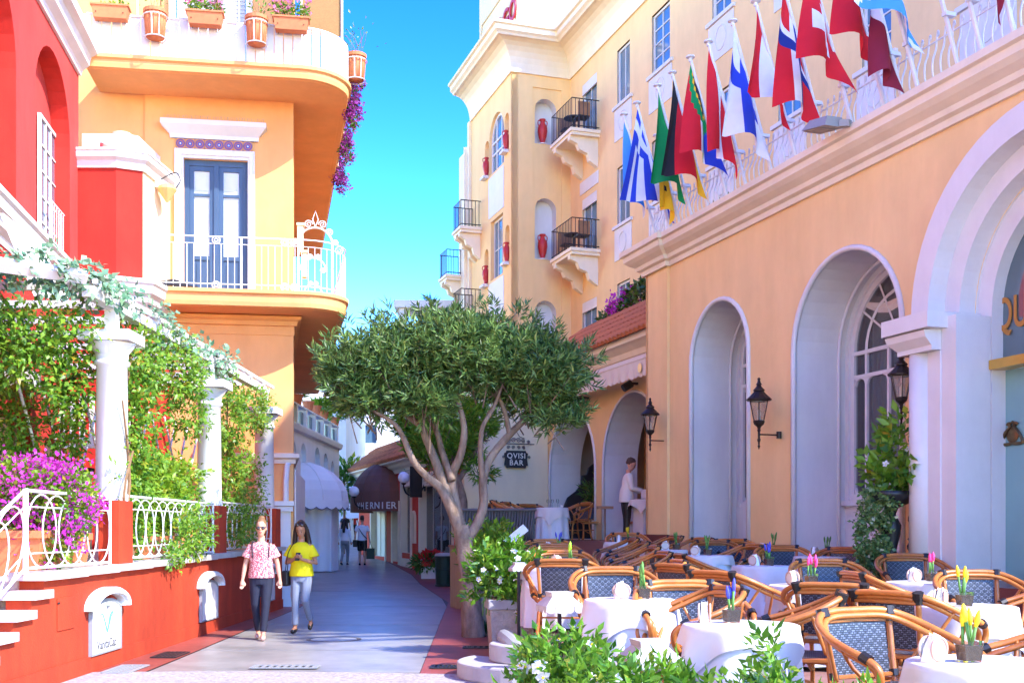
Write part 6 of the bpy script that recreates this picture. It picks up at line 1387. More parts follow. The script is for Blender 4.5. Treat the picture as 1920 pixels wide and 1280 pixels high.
# ============================================================ FLAGS
def fm(name, c): return mat(name, c, .8, .08, 6, .08, 40)
FC = {k: fm(k+'_flag_cloth', c) for k, c in dict(white=(.78, .78, .80), blue=(.02, .055, .50), navy=(.012, .03, .22), sky=(.07, .33, .78), green=(.0, .27, .06), yellow=(.85, .48, .01), black=(.015, .015, .018), red=(.66, .01, .02), maroon=(.22, .01, .03), gold=(.85, .45, .01)).items()}
POLY = {}
def flag(label, pb, tipd, design, L1, L2, spread, tw=0.0, start=.05, seed=0):
    """pb: foot pixel of the pole on the wing edge; L1 hoist, L2 fly; spread: how far the lower fly corner swings out"""
    u = on(A, pb, -.03); base = Vector((u, -.06, rz0-.02)); tip = Vector((u+tipd[0], -.06-tipd[1], rz0+tipd[2]))
    t = thing('flagpole', label, 'flag', A.world(0, 0, 0), RZ, 'national flags along the hotel terrace')
    t.location = A.world(base.x, base.y, base.z); tip = tip-base; dirp = tip.normalized()
    ob('pole', G().tube([(0, 0, 0), tip], [.032, .026], 8), M['whitemetal'], t); ob('finial', G().add(lathe([(.0, .05), (.075, .045), (.08, .02), (.03, .0), (.03, -.05)], 12, tip)), M['whitemetal'], t)
    ob('clamp', G().box(dirp*.75+Vector((0, .04, 0)), (.08, .16, .05)), M['whitemetal'], t)
    nu, nv = 18, 16; g = G(); mats = list(dict.fromkeys(c for c in design(None, None))); rr = random.Random(seed)
    ph = rr.uniform(0, 6)
    side = Vector((1, 0, 0))
    for i in range(nu+1):
        s = i/nu; h = tip-dirp*(start+L1*s)
        for j in range(nv+1):
            f = j/nv
            W_ = spread*.95
            q = h+Vector((0, 0, -1))*L2*f*(.97-.36*s-.10*math.sin(PI*s))
            q += Vector((0, -1, 0))*f*(W_*(1-s)**1.3*.62-W_*.55*s)+side*f*(.10+.25*spread*s)
            amp = .10*f**.6*(1-.25*s); q += Vector((amp*1.2*math.sin(2.6*PI*s+f*2.4+ph), .07*f*math.sin(3.4*PI*s+ph), .03*f*math.sin(4*PI*s+ph)))
            g.v.append(tuple(q))
    for i in range(nu):
        for j in range(nv):
            g.f.append((i*(nv+1)+j, (i+1)*(nv+1)+j, (i+1)*(nv+1)+j+1, i*(nv+1)+j+1)); g.m.append(mats.index(design((i+.5)/nu, (j+.5)/nv)))
    ob('flag_cloth', g, [FC[c] for c in mats], t, True); return t
def hs_(*cols):
    def d(s, f): return list(cols) if s is None else cols[min(len(cols)-1, int(s*len(cols)))]
    return d
def greek(s, f):
    if s is None: return ['blue', 'white']
    if s < 5/9 and f < .37: return 'white' if (.22 < s < .34 or .14 < f < .22) else 'blue'
    return ['blue', 'white'][int(s*9) % 2]
def cross(bg_, a, b=None, w=.13, w2=.07, c0=.36):
    def d(s, f):
        if s is None: return [bg_, a]+([b] if b else [])
        ds, df = abs(s-.5), abs(f-c0)*1.4
        if b and (ds < w2/1.2 or df < w2): return b
        return a if (ds < w or df < w) else bg_
    return d
def rsa(s, f):
    if s is None: return ['red', 'blue', 'green', 'black', 'white', 'gold']
    k = abs(s-.5)
    if f < .38 and k < .36-.9*f: return 'black'
    if f < .5 and k < .44-.9*f: return 'gold'
    if k < .12 or (f < .6 and abs(k-(.5-.85*f)) < .10): return 'green'
    if k < .19: return 'white'
    return 'red' if s < .5 else 'blue'
def yel(s, f):
    if s is None: return ['yellow', 'black']
    return 'black' if (abs(s-.5) < .16 and .45 < f < .55) or (.3 < s < .42 and .5 < f < .62) else 'yellow'
def swiss(s, f):
    if s is None: return ['red', 'white']
    a, b = abs(s-.5), abs(f-.5); return 'white' if (a < .1 and b < .3) or (b < .1 and a < .3) else 'red'
def turk(s, f):
    if s is None: return ['red', 'white']
    a = math.hypot(s-.5, (f-.36)*1.4); b = math.hypot(s-.5, (f-.41)*1.4); return 'white' if a < .25 and b > .2 else 'red'
def qatar(s, f):
    if s is None: return ['maroon', 'white']
    return 'white' if f < .3+.06*abs(((s*9) % 1)*2-1) else 'maroon'
def scot(s, f):
    if s is None: return ['sky', 'white']
    return 'white' if abs(s-f) < .10 or abs(s-(1-f)) < .10 else 'sky'
def skyb(s, f):
    if s is None: return ['sky', 'white']
    return 'white' if s > .85 else 'sky'
TD = (-.08, .72, 2.50)
FL = [(1237, 'light blue flag, farthest on the terrace, mostly behind the striped one', skyb, 1.0, 1.7, .10), (1263, 'blue and white striped flag with a small cross near the end of the row', greek, 1.15, 1.95, .80),
      (1281, 'yellow flag with dark emblem, low between the striped and the green flags', yel, 1.0, 1.5, .05), (1304, 'plain green flag left of the black, red and gold one', hs_('green'), 1.1, 1.85, .40),
      (1334, 'black, red and gold flag', hs_('black', 'red', 'gold'), 1.15, 1.9, .55), (1370, 'multicoloured red, green and blue flag with black triangle', rsa, 1.1, 1.7, .40),
      (1406, 'narrow red and white flag wrapped round its pole', hs_('red', 'white', 'red'), 1.15, 1.9, .12), (1454, 'white flag with a blue cross', cross('white', 'blue'), 1.15, 1.9, .45),
      (1500, 'red, white, red flag spread open left of the blue crossed red one', hs_('red', 'white', 'red'), 1.15, 1.45, .42), (1553, 'red flag with a blue and white cross', cross('red', 'white', 'navy', .15, .08), 1.15, 1.95, .36),
      (1606, 'red flag with a white cross in the middle of the row', swiss, 1.1, 1.5, .42), (1668, 'red flag with a white crescent, right of the white crossed one', turk, 1.1, 1.45, .36),
      (1700, 'dark maroon and white flag hanging low behind the railing', qatar, 1.2, 1.9, .15), (1730, 'big light blue flag with a white diagonal cross', scot, 1.2, 1.35, .62),
      (1912, 'dark red flag at the right edge of the terrace', hs_('maroon'), 1.2, 1.9, .3)]
for k, (pb, lab, des, l1, l2, spr) in enumerate(FL):
    low = lab.startswith('yellow') or 'hanging low' in lab
    flag(lab[0].upper()+lab[1:]+' on a white slanting pole' if len(lab.split()) < 10 else lab, pb, TD if not low else (-.05, .5, 1.75), des, l1 if not low else .8, l2 if not low else 1.4, spr, seed=k)
for (px, lab) in ((1805, 'bare white flagpole right of the light blue flag'), (1850, 'bare white flagpole near the right edge of the terrace')):
    u = on(A, px, -.03); t = thing('flagpole', lab, 'flagpole', A.world(u, -.06, rz0), RZ); ob('pole', G().tube([(0, 0, 0), (-.08, -.72, 2.5)], .028, 8), M['whitemetal'], t); ob('clamp', G().box((0, -.18, .75), (.08, .16, .05)), M['whitemetal'], t)
# ============================================================ CHAIRS
def chair_proto():
    t = thing('rattan_chair', 'x', 'chair')
    S = G(); n = 6; uv = []
    S.add(bx(-.225, .225, -.22, .20, .425, .447)); S.uv = [(v[0], v[1]) for v in S.v]
    ob('seat', S, M['weave'], t)
    ob('seat_frame', G().tube([(-.235, -.22, .43), (-.19, -.255, .43), (.19, -.255, .43), (.235, -.22, .43), (.225, .2, .43), (.19, .225, .43), (-.19, .225, .43), (-.225, .2, .43)], .017, 6, closed=True).tube([(-.235, -.22, .395), (.235, -.22, .395)], .013, 6), M['cane'], t)
    g = G(); g.uv = []
    for i in range(9):
        for j in range(7):
            x = -.185+.37*i/8; z = .485+.325*j/6; y = .225+.055*j/6+.022*(1-(x/.2)**2); g.v.append((x*(1+.06*j/6), y, z)); g.uv.append((x, z))
    for i in range(8):
        for j in range(6): g.f.append((i*7+j, (i+1)*7+j, (i+1)*7+j+1, i*7+j+1)); g.m.append(0)
    n0 = len(g.v)
    ob('back_panel', g, M['weave'], t)
    def hp(sx, sc_, dz): return [(sx*x*sc_, y*sc_+(1-sc_)*.1, z+dz) for (x, y, z) in ((.0, .298, .872), (.15, .295, .87), (.25, .268, .852), (.33, .19, .805), (.375, .06, .742), (.382, -.08, .69), (.375, -.19, .655), (.36, -.255, .61), (.35, -.268, .55), (.335, -.235, .48), (.305, -.17, .44), (.26, -.12, .425))]
    for sc_, dz, r in ((1.0, 0, .021), (.915, -.032, .019)):
        L_ = hp(-1, sc_, dz); R_ = hp(1, sc_, dz); ob('hoop', G().tube(list(reversed(L_))+R_[1:], r, 7, 0, 4), M['cane'], t, True)
    for s in (-1, 1):
        ob('back_post', G().tube([(s*.205, .19, .40), (s*.207, .225, .50), (s*.225, .285, .862)], .017, 6, 0, 3), M['cane'], t, True)
        ob('leg', G().tube([(s*.215, .20, .45), (s*.225, .225, .2), (s*.24, .27, 0)], .017, 6, 0, 3), M['cane'], t, True)
        ob('leg', G().tube([(s*.30, -.19, .52), (s*.26, -.225, .40), (s*.25, -.24, .2), (s*.255, -.25, 0)], .0175, 6, 0, 3), M['cane'], t, True)
        ob('brace', G().tube([(s*.375, -.02, .71), (s*.32, -.05, .58), (s*.235, -.13, .46), (s*.24, -.20, .36)], .012, 6, 0, 3), M['cane'], t, True)
        ob('brace', G().tube([(s*.358, .1, .758), (s*.28, .15, .60), (s*.215, .19, .47)], .012, 6, 0, 3), M['cane'], t, True)
        ob('side_stretcher', G().tube([(s*.235, .235, .14), (s*.24, 0, .24), (s*.253, -.24, .14)], .011, 6, 0, 3), M['cane'], t)
        b = G()
        b.tube([(s*.222, .277, .835), (s*.228, .292, .885)], .034, 8).tube([(s*.221, .273, .80), (s*.222, .277, .83)], .025, 8).tube([(s*.372, -.17, .667), (s*.366, -.215, .645)], .031, 8).tube([(s*.325, -.22, .465), (s*.307, -.18, .448)], .029, 8).tube([(s*.206, .215, .475), (s*.207, .225, .515)], .024, 8)
        tag(ob('binding', b, M['binding'], t), kind='stuff')
    ob('lower_rail', G().tube([(-.205, .222, .487), (.205, .222, .487)], .014, 6).tube([(-.195, .235, .495), (.195, .235, .495)], .001, 3), M['cane'], t); ob('upper_rail', G().tube([(-.215, .283, .808), (.0, .30, .812), (.215, .283, .808)], .014, 6, 0, 3), M['cane'], t)
    ob('cross_stretcher', G().tube([(-.24, 0, .235), (.24, 0, .235)], .011, 6), M['cane'], t)
    return t
CH = chair_proto(); CH_used = [False]; KC = {CH.name: list(CH.children)}
def place(o, kids_, x, y, z, rz, label, group=None, s=(1.16, 1.12, 1.02)):
    c = o.copy(); COL.objects.link(c); c.location = (x, y, z); c.rotation_euler = (0, 0, rz); c.scale = s; c['label'] = label
    if group: c['group'] = group
    for k_ in kids_:
        q = k_.copy(); COL.objects.link(q); q.parent = c
        for k2 in k_.children: q2 = k2.copy(); COL.objects.link(q2); q2.parent = q
    return c
# heading: 0 faces the camera; positive turns the front towards the right of the picture
CHAIRS = [
 (2.24, 6.55, 26, 'nearest rattan armchair, sunlit, its woven back towards the wall'), (2.02, 8.0, -105, 'rattan armchair seen sideways left of the nearest one, arm towards the foreground table'),
 (1.42, 8.9, 8, 'sunlit rattan armchair with navy back behind the foreground left table with blue buds'), (1.00, 10.75, 5, 'sunlit yellow rattan armchair behind the table with grey and pink buds'),
 (1.32, 8.35, -75, 'rattan armchair turned sideways right of the table with the glass tumbler, one arm showing'), (.58, 12.5, 172, 'rattan armchair with dark back seen from behind by the flower planter'),
 (.66, 14.4, 4, 'rattan armchair with lime buds in front of its back'), (.66, 16.6, 6, 'shaded rattan armchair second from the far end beside the planter'), (.62, 18.6, 5, 'farthest rattan armchair in the row beside the planter'),
 (1.50, 12.2, -80, 'nearest of the sideways rattan armchairs overlapping in the middle of the terrace'), (1.62, 14.2, -78, 'second of the sideways armchairs overlapping in the middle of the terrace'), (1.72, 16.0, -82, 'third of the sideways armchairs overlapping in the middle of the terrace'), (1.80, 17.8, -85, 'fourth of the sideways armchairs overlapping in the middle of the terrace'), (1.80, 19.4, -80, 'farthest of the sideways armchairs overlapping in the middle of the terrace'),
 (2.32, 22.4, 4, 'small distant rattan armchair facing out before the waiter'), (2.72, 20.6, -70, 'dark rattan armchair at the foot of the corner pier'), (3.05, 19.4, -60, 'rattan armchair half hidden below the smaller white arch'), (3.32, 18.1, 4, 'rattan armchair facing out below the smaller white arch'),
 (3.78, 18.7, 12, 'rattan armchair by the white door panel'), (3.92, 16.0, 5, 'rattan armchair facing out between the two arches'), (3.35, 16.6, -65, 'rattan armchair with pale arm between two shaded tables'), (4.50, 15.4, -35, 'dark backed rattan armchair beside the ivy pedestal'),
 (3.48, 12.2, 3, 'navy backed armchair behind the table with pink and red buds'), (2.08, 10.4, 125, 'brown backed armchair turned away left of the middle tables'), (1.88, 11.5, 120, 'brown backed armchair turned away, just behind its twin'), (4.82, 13.4, 2, 'rattan armchair in front of the white entrance pilaster'),
 (4.32, 10.2, 4, 'large navy backed armchair behind the table with tall yellow buds'), (2.90, 8.15, 128, 'brown backed armchair with orange hoop left of the shaded right table'), (2.62, 8.95, 150, 'pale hooped armchair with its back to the camera behind the nearest one'), (3.40, 10.2, 95, 'armchair turned right in front of the ivy pedestal'),
 (3.02, 6.3, -95, 'sunlit armchair arm reaching in at the right edge'), (4.55, 9.4, -85, 'shaded armchair cut off by the right edge'), (4.05, 7.6, -80, 'dark seated armchair at the right edge behind the sunlit arm'), (2.35, 13.6, 95, 'dark armchair pushed in left of the wall tables')]
first = True
for (x, y, hd_, lab) in CHAIRS:
    if first: CH.location = (x, y, zt(y)); CH.rotation_euler = (0, 0, math.radians(hd_)); CH.scale = (1.16, 1.12, 1.02); CH['label'] = lab; CH['group'] = 'rattan armchairs of the cafe terrace'; first = False
    else: place(CH, KC[CH.name], x, y, zt(y), math.radians(hd_), lab)
for (x, y, hd_, lab) in [(.15, 26.2, 70, 'rattan armchair left of the bar table'), (1.5, 26.6, -60, 'rattan armchair right of the bar table'), (2.05, 27.8, 0, 'rattan armchair before the black curved screen'), (.5, 28.2, 20, 'rattan armchair behind the bar table at the cream wall'), (-.35, 27.2, 60, 'rattan armchair beside the grey balustrade'), (3.1, 27.6, -70, 'rattan armchair behind the waiter'), (-.1, 24.9, 80, 'rattan armchair in front of the grey balustrade, nearest the street')]:
    place(CH, KC[CH.name], x, y, ZF, math.radians(hd_), lab)
# ============================================================ TABLES
def cloth_long(seed):
    g = G(); n = 64; rr = random.Random(seed); ph = rr.uniform(0, 6); g.v.append((0, 0, .742))
    prof_ = [(.30, .742), (.385, .742), (.40, .735), (.405, .70), (.42, .45), (.43, .22), (.435, .035)]
    for j, (r, z) in enumerate(prof_):
        for i in range(n):
            a = 2*PI*i/n; f = max(0, (.70-z)/.66); w_ = r+.030*f*math.sin(11*a+ph)+.015*f*math.sin(7*a+2*ph); g.v.append((w_*math.cos(a), w_*math.sin(a), z))
    for i in range(n): g.f.append((0, 1+i, 1+(i+1) % n))
    for j in range(len(prof_)-1):
        for i in range(n): g.f.append((1+j*n+i, 1+(j+1)*n+i, 1+(j+1)*n+(i+1) % n, 1+j*n+(i+1) % n))
    g.m = [0]*len(g.f); return g
def cloth_over(seed, a_=.55):
    g = G(); n = 72; rr = random.Random(seed); ph = rr.uniform(0, 6); g.v.append((0, 0, .756)); K = 6
    for j in range(3+K):
        for i in range(n):
            a = 2*PI*i/n; Lh = a_/max(abs(math.cos(a)), abs(math.sin(a)))-.40; Lh *= 1+.05*math.sin(5*a+ph)
            if j < 3: r, z = ((.25, .756), (.395, .756), (.412, .750))[j]
            else:
                t_ = (j-2)/K; z = .750-Lh*t_*.97; fl_ = max(0, (Lh-.15))/.25; r = .415+.05*t_*(.5+fl_)+.022*t_*math.sin(9*a+ph)
            g.v.append((r*math.cos(a), r*math.sin(a), z))
    for i in range(n): g.f.append((0, 1+i, 1+(i+1) % n))
    for j in range(2+K):
        for i in range(n): g.f.append((1+j*n+i, 1+(j+1)*n+i, 1+(j+1)*n+(i+1) % n, 1+j*n+(i+1) % n))
    g.m = [0]*len(g.f); return g
PT = []
for s in range(3):
    PT.append((mesh('underskirt', cloth_long(s), M['cloth2'], True), mesh('overlay_cloth', cloth_over(s+5, (.56, .60, .52)[s]), M['cloth'], True)))
tbt = mesh('tabletop', G().lathe([(.38, .70), (.38, .73)], 24), M['brownwood']); tbl = mesh('pedestal', G().lathe([(.04, .03), (.04, .70)], 8).lathe([(.25, 0), (.25, .03)], 16), M['black'])
petals = dict(yellow='yellowc', blue='bluec', pink='pinkc', lime='limec', grey='stemc')
GLS = mesh('glass', G().add(([(-.043, -.043, 0), (.043, -.043, 0), (.043, .043, 0), (-.043, .043, 0), (-.052, -.052, .105), (.052, -.052, .105), (.052, .052, .105), (-.052, .052, .105)], [(3, 2, 1, 0), (0, 1, 5, 4), (1, 2, 6, 5), (2, 3, 7, 6), (3, 0, 4, 7)])), M['clear'])
SOI = mesh('soil', G().add(([(-.038, -.038, .008), (.038, -.038, .008), (.038, .038, .008), (-.038, .038, .008), (-.044, -.044, .082), (.044, -.044, .082), (.044, .044, .082), (-.044, .044, .082)], [(3, 2, 1, 0), (4, 5, 6, 7), (0, 1, 5, 4), (1, 2, 6, 5), (2, 3, 7, 6), (3, 0, 4, 7)])), M['soil'])
STM = mesh('stem', G().tube([(0, 0, 0), (0, 0, .14)], [.008, .009], 6), M['stemc'], True)
BUD = {k: mesh('bud', G().lathe([(.0085, 0), (.014, .03), (.0125, .06), (.005, .085), (0, .09)], 8), M[v], True) for k, v in petals.items()}
NAP = mesh('napkins', G().add(([(-.06, -.028, 0), (.06, -.028, 0), (.06, .028, 0), (-.06, .028, 0), (-.045, -.022, .07), (.045, -.022, .07), (.045, .022, .07), (-.045, .022, .07), (-.012, -.014, .135), (.012, -.01, .135), (.014, .012, .13), (-.01, .014, .13)], [(3, 2, 1, 0), (0, 1, 5, 4), (1, 2, 6, 5), (2, 3, 7, 6), (3, 0, 4, 7), (4, 5, 9, 8), (5, 6, 10, 9), (6, 7, 11, 10), (7, 4, 8, 11), (8, 9, 10, 11)])).quad((-.05, -.02, .06), (.03, -.024, .05), (.035, -.02, .125), (-.02, -.018, .145)).quad((-.02, .024, .05), (.06, .02, .06), (.045, .018, .12), (.0, .02, .14)), M['napkin'])
RNGm = mesh('ring', G().tube([(.062*math.cos(a), 0, .064+.056*math.sin(a)) for a in [2*PI*i/20 for i in range(20)]], .007, 6, closed=True), M['wicker'], True)
DSK = mesh('side_disc', G().add(([(.056*math.cos(2*PI*i/16), 0, .064+.05*math.sin(2*PI*i/16)) for i in range(16)], [tuple(range(16))])), M['curtain'])
def table(x, y, z, rz, lab, col, cn, ofs=(-.08, .05), v=0, pot=True):
    t = thing('round_table', lab, 'table', (x, y, z), rz, 'round cafe tables under white linen')
    link('underskirt', PT[v][0], t); link('overlay_cloth', PT[v][1], t); link('tabletop', tbt, t); link('pedestal', tbl, t)
    t.scale = (.9, .9, 1)
    if not pot: return t
    n = thing('napkin_holder', 'cane napkin holder with white napkins on the '+cn, 'napkin holder', (x+ofs[0]-.085, y+ofs[1], z+.757), rz*.3+.5, 'cane napkin holders on the tables')
    link('napkins', NAP, n); a = link('ring', RNGm, n, (0, -.036, 0)); b = link('ring', RNGm, n, (0, .036, 0)); link('side_disc', DSK, a, (0, .003, 0)); link('side_disc', DSK, b, (0, -.003, 0))
    f = thing('flower_glass', 'square glass of %s buds on the %s' % (col, cn), 'flower glass', (x+ofs[0]+.085, y+ofs[1]-.01, z+.757), .2, 'glasses of flower buds on the tables')
    link('glass', GLS, f); link('soil', SOI, f); r = random.Random(int(x*100+y*10))
    for i in range(5):
        s = link('stem', STM, f, (r.uniform(-.026, .026), r.uniform(-.026, .026), .08)); s.rotation_euler = (r.uniform(-.15, .15), r.uniform(-.2, .2), 0); s.scale = (1, 1, r.uniform(.55, 1.05))
        b = link('bud', BUD[col], s, (0, 0, .135)); b.scale = (1, 1, 1/s.scale[2])
    return t
TB = [(2.32, 5.50, 'nearest round table, sunlit at the lower right corner, white linen', 'yellow', 'nearest table at the lower right', (-.16, .02)), (3.42, 8.45, 'round table in bluish shade at the right edge, second nearest', 'yellow', 'shaded table at the right edge', (-.12, -.05)),
      (1.47, 7.2, 'sunlit round table between the two sideways armchairs in the foreground', 'blue', 'sunlit foreground table', (-.13, .10)), (2.78, 10.5, 'shaded round table with red pink buds in the middle of the terrace', 'pink', 'shaded middle table', (-.06, .02)),
      (3.05, 13.6, 'shaded round table with dark blue buds behind the middle one', 'blue', 'shaded table behind the middle one', (-.02, 0)), (2.82, 16.2, 'shaded round table before the smaller white arch', 'grey', 'table before the smaller arch', (-.08, 0)), (2.45, 18.0, 'shaded round table near the corner pier', 'grey', 'table near the corner pier', (.1, 0)),
      (.95, 9.0, 'sunlit round table beside the scalloped planter lamp', 'grey', 'table beside the scalloped planter lamp', (.02, .05)), (4.02, 10.9, 'shaded round table with pink buds before the entrance', 'pink', 'table before the entrance', (-.02, 0)), (4.38, 15.9, 'round table against the white apron of the larger arch', 'grey', 'table against the larger arch', (0, 0)),
      (2.12, 21.3, 'farthest round table of the lower terrace, yellow buds', 'yellow', 'farthest lower table', (0, 0)), (4.0, 17.3, 'round table by the pier between the two arches', 'grey', 'table between the two arches', (-.05, 0)), (.50, 13.5, 'round table half hidden beside the planter, lime buds', 'lime', 'half hidden table by the planter', (.12, 0)), (.55, 17.6, 'round table beside the planter near the far armchairs, blue buds', 'blue', 'far table by the planter', (.1, 0))]
for k, (x, y, lab, col, cn, of) in enumerate(TB): table(x, y, zt(y), k*1.3+.35, lab, col, cn, of, k % 3, cn != 'x')
table(.93, 25.9, ZF, .6, 'round table on the raised bar terrace, ivory cloth with long white skirt', 'grey', 'bar terrace table', (0, 0), 1, False)
t = thing('bar_glassware', 'stemmed glasses and a white cup standing on the bar terrace table', 'glassware', (.95, 25.8, ZF+.757))
for (x, y) in ((-.12, 0), (-.02, .05), (.1, -.02)): ob('wine_glass', G().lathe([(.03, 0), (.006, .01), (.006, .09), (.035, .13), (.03, .19)], 10, (x, y, 0)), M['clear'], t, True)
ob('cup', G().lathe([(.03, 0), (.045, .07)], 10, (.2, .05, 0)), M['white'], t)
# ============================================================ PLANTERS AND FLOWERS OF THE CAFE TERRACE
def bush(name, label, base, blobs, n, m='leaf_bright', L_=.070, W_=.030, fl=0, cat='flowering plant', stem=True, upw=.5):
    t = thing(name, label, cat, base); ps = []; ds = []; fp = []; fd = []
    tot = sum(b[2] for b in blobs)
    for (c, r, wt) in blobs:
        k = int(n*wt/tot/8); p, d = inblob(k, c, r, .3); d = d*.6+RNG.normal(size=d.shape)*.4+np.array([0, 0, upw])
        a, b = sprigs(p, d, 8, .85, L_*1.9); ps.append(a); ds.append(b)
        if fl:
            q, dd = inblob(max(1, int(fl*wt/tot)), c, np.array(r)*1.05, .85); fp.append(q); fd.append(dd+np.array([0, -.5, .2]))
    leaves('foliage', np.concatenate(ps), np.concatenate(ds), L_, W_, M[m], t)
    if fl:
        fp = np.concatenate(fp); fd = np.concatenate(fd); fp = fp*1.06+np.array([0, -.05, .03]); fd /= np.linalg.norm(fd, axis=1, keepdims=True)
        for i in range(len(fp)):                                   # five petals round a yellow eye, one flower at a time
            ax = Vector(fd[i]); u_ = ax.orthogonal().normalized(); v_ = ax.cross(u_); g = G(); r_ = random.uniform(.030, .042)
            for k in range(5):
                a = 2*PI*k/5+i; e = u_*math.cos(a)+v_*math.sin(a); s = ax.cross(e); c = Vector(fp[i])
                p0 = c; p1 = c+e*r_*.7+s*r_*.5+ax*.008; p2 = c+e*r_*1.25+ax*.002; p3 = c+e*r_*.75-s*r_*.42+ax*.008
                g.quad(tuple(p0), tuple(p3), tuple(p2), tuple(p1), 0)
            g.add(lathe([(.007, -.004), (.007, .006), (0, .008)], 6, fp[i]+fd[i]*.008), 1)
            ob('flower', g, [M['whitepetal'], M['yellowc']], t)
    if stem:
        g = G()
        for i in range(10):
            c, r, _ = blobs[i % len(blobs)]; x = c[0]+random.uniform(-.5, .5)*r[0]; y = c[1]+random.uniform(-.5, .5)*r[1]; g.tube([(x, y, c[2]-r[2]*1.4), (x+.04, y, c[2]-r[2]*.2), (x+.02, y+.03, c[2]+r[2]*.6)], [.008, .006, .003], 4)
        tag(ob('stems', g, M['stemc'], t), kind='stuff')
    return t
# front planter, brown timber
fpz = .74
fp_ = [(0.06, 7.4), (.10, 6.35), (.36, 5.62), (.75, 5.25), (2.15, 4.85), (2.25, 5.05), (1.15, 5.75), (.78, 6.15), (.62, 6.7), (.60, 7.4)]
pl_ = thing('planter', 'brown timber planter with a curved rim full of white flowers in the foreground', 'planter', (0, 0, 0))
ob('side', G().add(slab(fp_, .02, fpz-.06)), M['brownwood'], pl_); ob('rim', G().add(slab([(a*1.0+(.02 if a > .6 else -.02), b+(.02 if b > 5.8 else -.02)) for a, b in fp_], fpz-.059, fpz-.02)), M['brownwood'], pl_)
for (a, b) in ((.1, 6.33), (.2, 6.05), (.3, 5.77)): ob('board', G().add(tube([(a-.012, b, .03), (a-.012, b, fpz-.07)], .012, 4)), M['brownwood'], pl_)
ob('soil', G().add(slab([(a*.96+.02, b*.99+.06) for a, b in fp_], fpz-.019, fpz-.005)), M['soil'], pl_)
bush('mandevilla', 'bright green white flowered mandevilla at the left corner of the timber planter', (.3, 6.3, fpz), [((0, .12, .06), (.24, .30, .14), 1.3), ((-.15, 0, -.02), (.12, .16, .12), .4)], 1500, fl=16)
bush('mandevilla', 'bright green mandevilla in the middle of the timber planter, below the sunlit table', (.75, 5.8, fpz), [((-.05, 0, .0), (.26, .25, .11), 1.2), ((-.25, -.1, .02), (.22, .2, .13), .8)], 1050, fl=14)
bush('mandevilla', 'bright green mandevilla shoot rising in front of the sideways armchair', (1.22, 5.45, fpz), [((0, 0, -.03), (.22, .2, .09), 1.1), ((.05, .0, .16), (.05, .05, .14), .25), ((-.25, 0, -.04), (.18, .2, .10), .5)], 850, fl=9)
bush('mandevilla', 'low bright green mandevilla at the bottom edge below the nearest armchair', (1.62, 5.15, fpz-.06), [((0, 0, .0), (.22, .14, .09), 1)], 500, fl=4)
# planter lamps with scalloped hoods
def hoodlamp(label, x, y, zt0, s):
    t = thing('planter_lamp', label, 'lamp', (x, y, 0.02), .25, 'scalloped planter lamps')
    z0 = zt0-.02; g = G(); a, b = .17*s, .095*s; h = .12*s
    g.add(([(-a, -a, z0-h), (a, -a, z0-h), (a, a, z0-h), (-a, a, z0-h), (-b, -b, z0-h*.35), (b, -b, z0-h*.35), (b, b, z0-h*.35), (-b, b, z0-h*.35), (-b*1.1, -b*1.1, z0), (b*1.1, -b*1.1, z0), (b*1.1, b*1.1, z0), (-b*1.1, b*1.1, z0)], [(3, 2, 1, 0)]+[(i, (i+1) % 4, 4+(i+1) % 4, 4+i) for i in range(4)]+[(4+i, 4+(i+1) % 4, 8+(i+1) % 4, 8+i) for i in range(4)]+[(8, 9, 10, 11)]))
    ob('hood', g, M['coping'], t)
    for q in range(4):
        for i in range(4):
            u = -a+(i+.5)*a/2; r = a/4.2; cx, cy = ((u, -a), (a, u), (-u, a), (-a, -u))[q]
            an = q*PI/2; pp = [(-r, 0), (-r, -.03*s)]+[(-r*math.cos(PI*k/6), -.03*s-r*.8*math.sin(PI*k/6)) for k in range(1, 6)]+[(r, -.03*s), (r, 0)]
            v = [(cx+p*math.cos(an), cy+p*math.sin(an), z0-h+w_) for p, w_ in pp]; ob('scallop', G().add((v, [tuple(range(len(v)))])), M['coping'], t)
    ob('post', G().tube([(0, 0, 0), (0, 0, z0-h)], .02, 6), M['black'], t)
hoodlamp('white planter lamp with scalloped hood beside the sunlit yellow armchair', .42, 9.9, 1.06, 1.0); hoodlamp('white planter lamp with scalloped hood in front of the sunlit round table', .86, 7.0, .92, .95)
hoodlamp('small grey planter lamp among the leaves behind the stone planter', .08, 13.4, 1.22, .6)
# rough stone planter with flowers
sp = thing('stone_planter', 'rough pale stone planter beside the oleander trunk', 'planter', (-.02, 14.4, .02), .12)
b_ = ob('body', G().add(([(-.25, -.25, 0), (.25, -.25, 0), (.25, .25, 0), (-.25, .25, 0), (-.29, -.29, .58), (.29, -.29, .58), (.29, .29, .58), (-.29, .29, .58)], [(3, 2, 1, 0), (4, 5, 6, 7), (0, 1, 5, 4), (1, 2, 6, 5), (2, 3, 7, 6), (3, 0, 4, 7)])), M['stone'], sp)
bevel(ob('rim', G().box((0, 0, .645), (.63, .63, .125)), M['grey'], sp), .015); ob('soil', G().box((0, 0, .71), (.52, .52, .02)), M['soil'], sp)
bush('mandevilla', 'green white flowered bush growing in the rough stone planter', (-.02, 14.4, .74), [((.05, 0, .28), (.30, .3, .30), 1.4), ((-.28, -.1, .26), (.18, .2, .34), .7), ((.12, -.32, .0), (.14, .12, .22), .25)], 1700, 'leaf_bright', .11, .05, fl=26)
bush('jasmine', 'darker flowering bush behind the stone planter, in front of the timber panel', (-.28, 17.6, .55), [((0, 0, .55), (.42, .5, .45), 1.2), ((-.15, .6, .75), (.38, .5, .38), 1)], 2300, 'leaf_vine', .11, .045, fl=26, cat='flowering shrub')
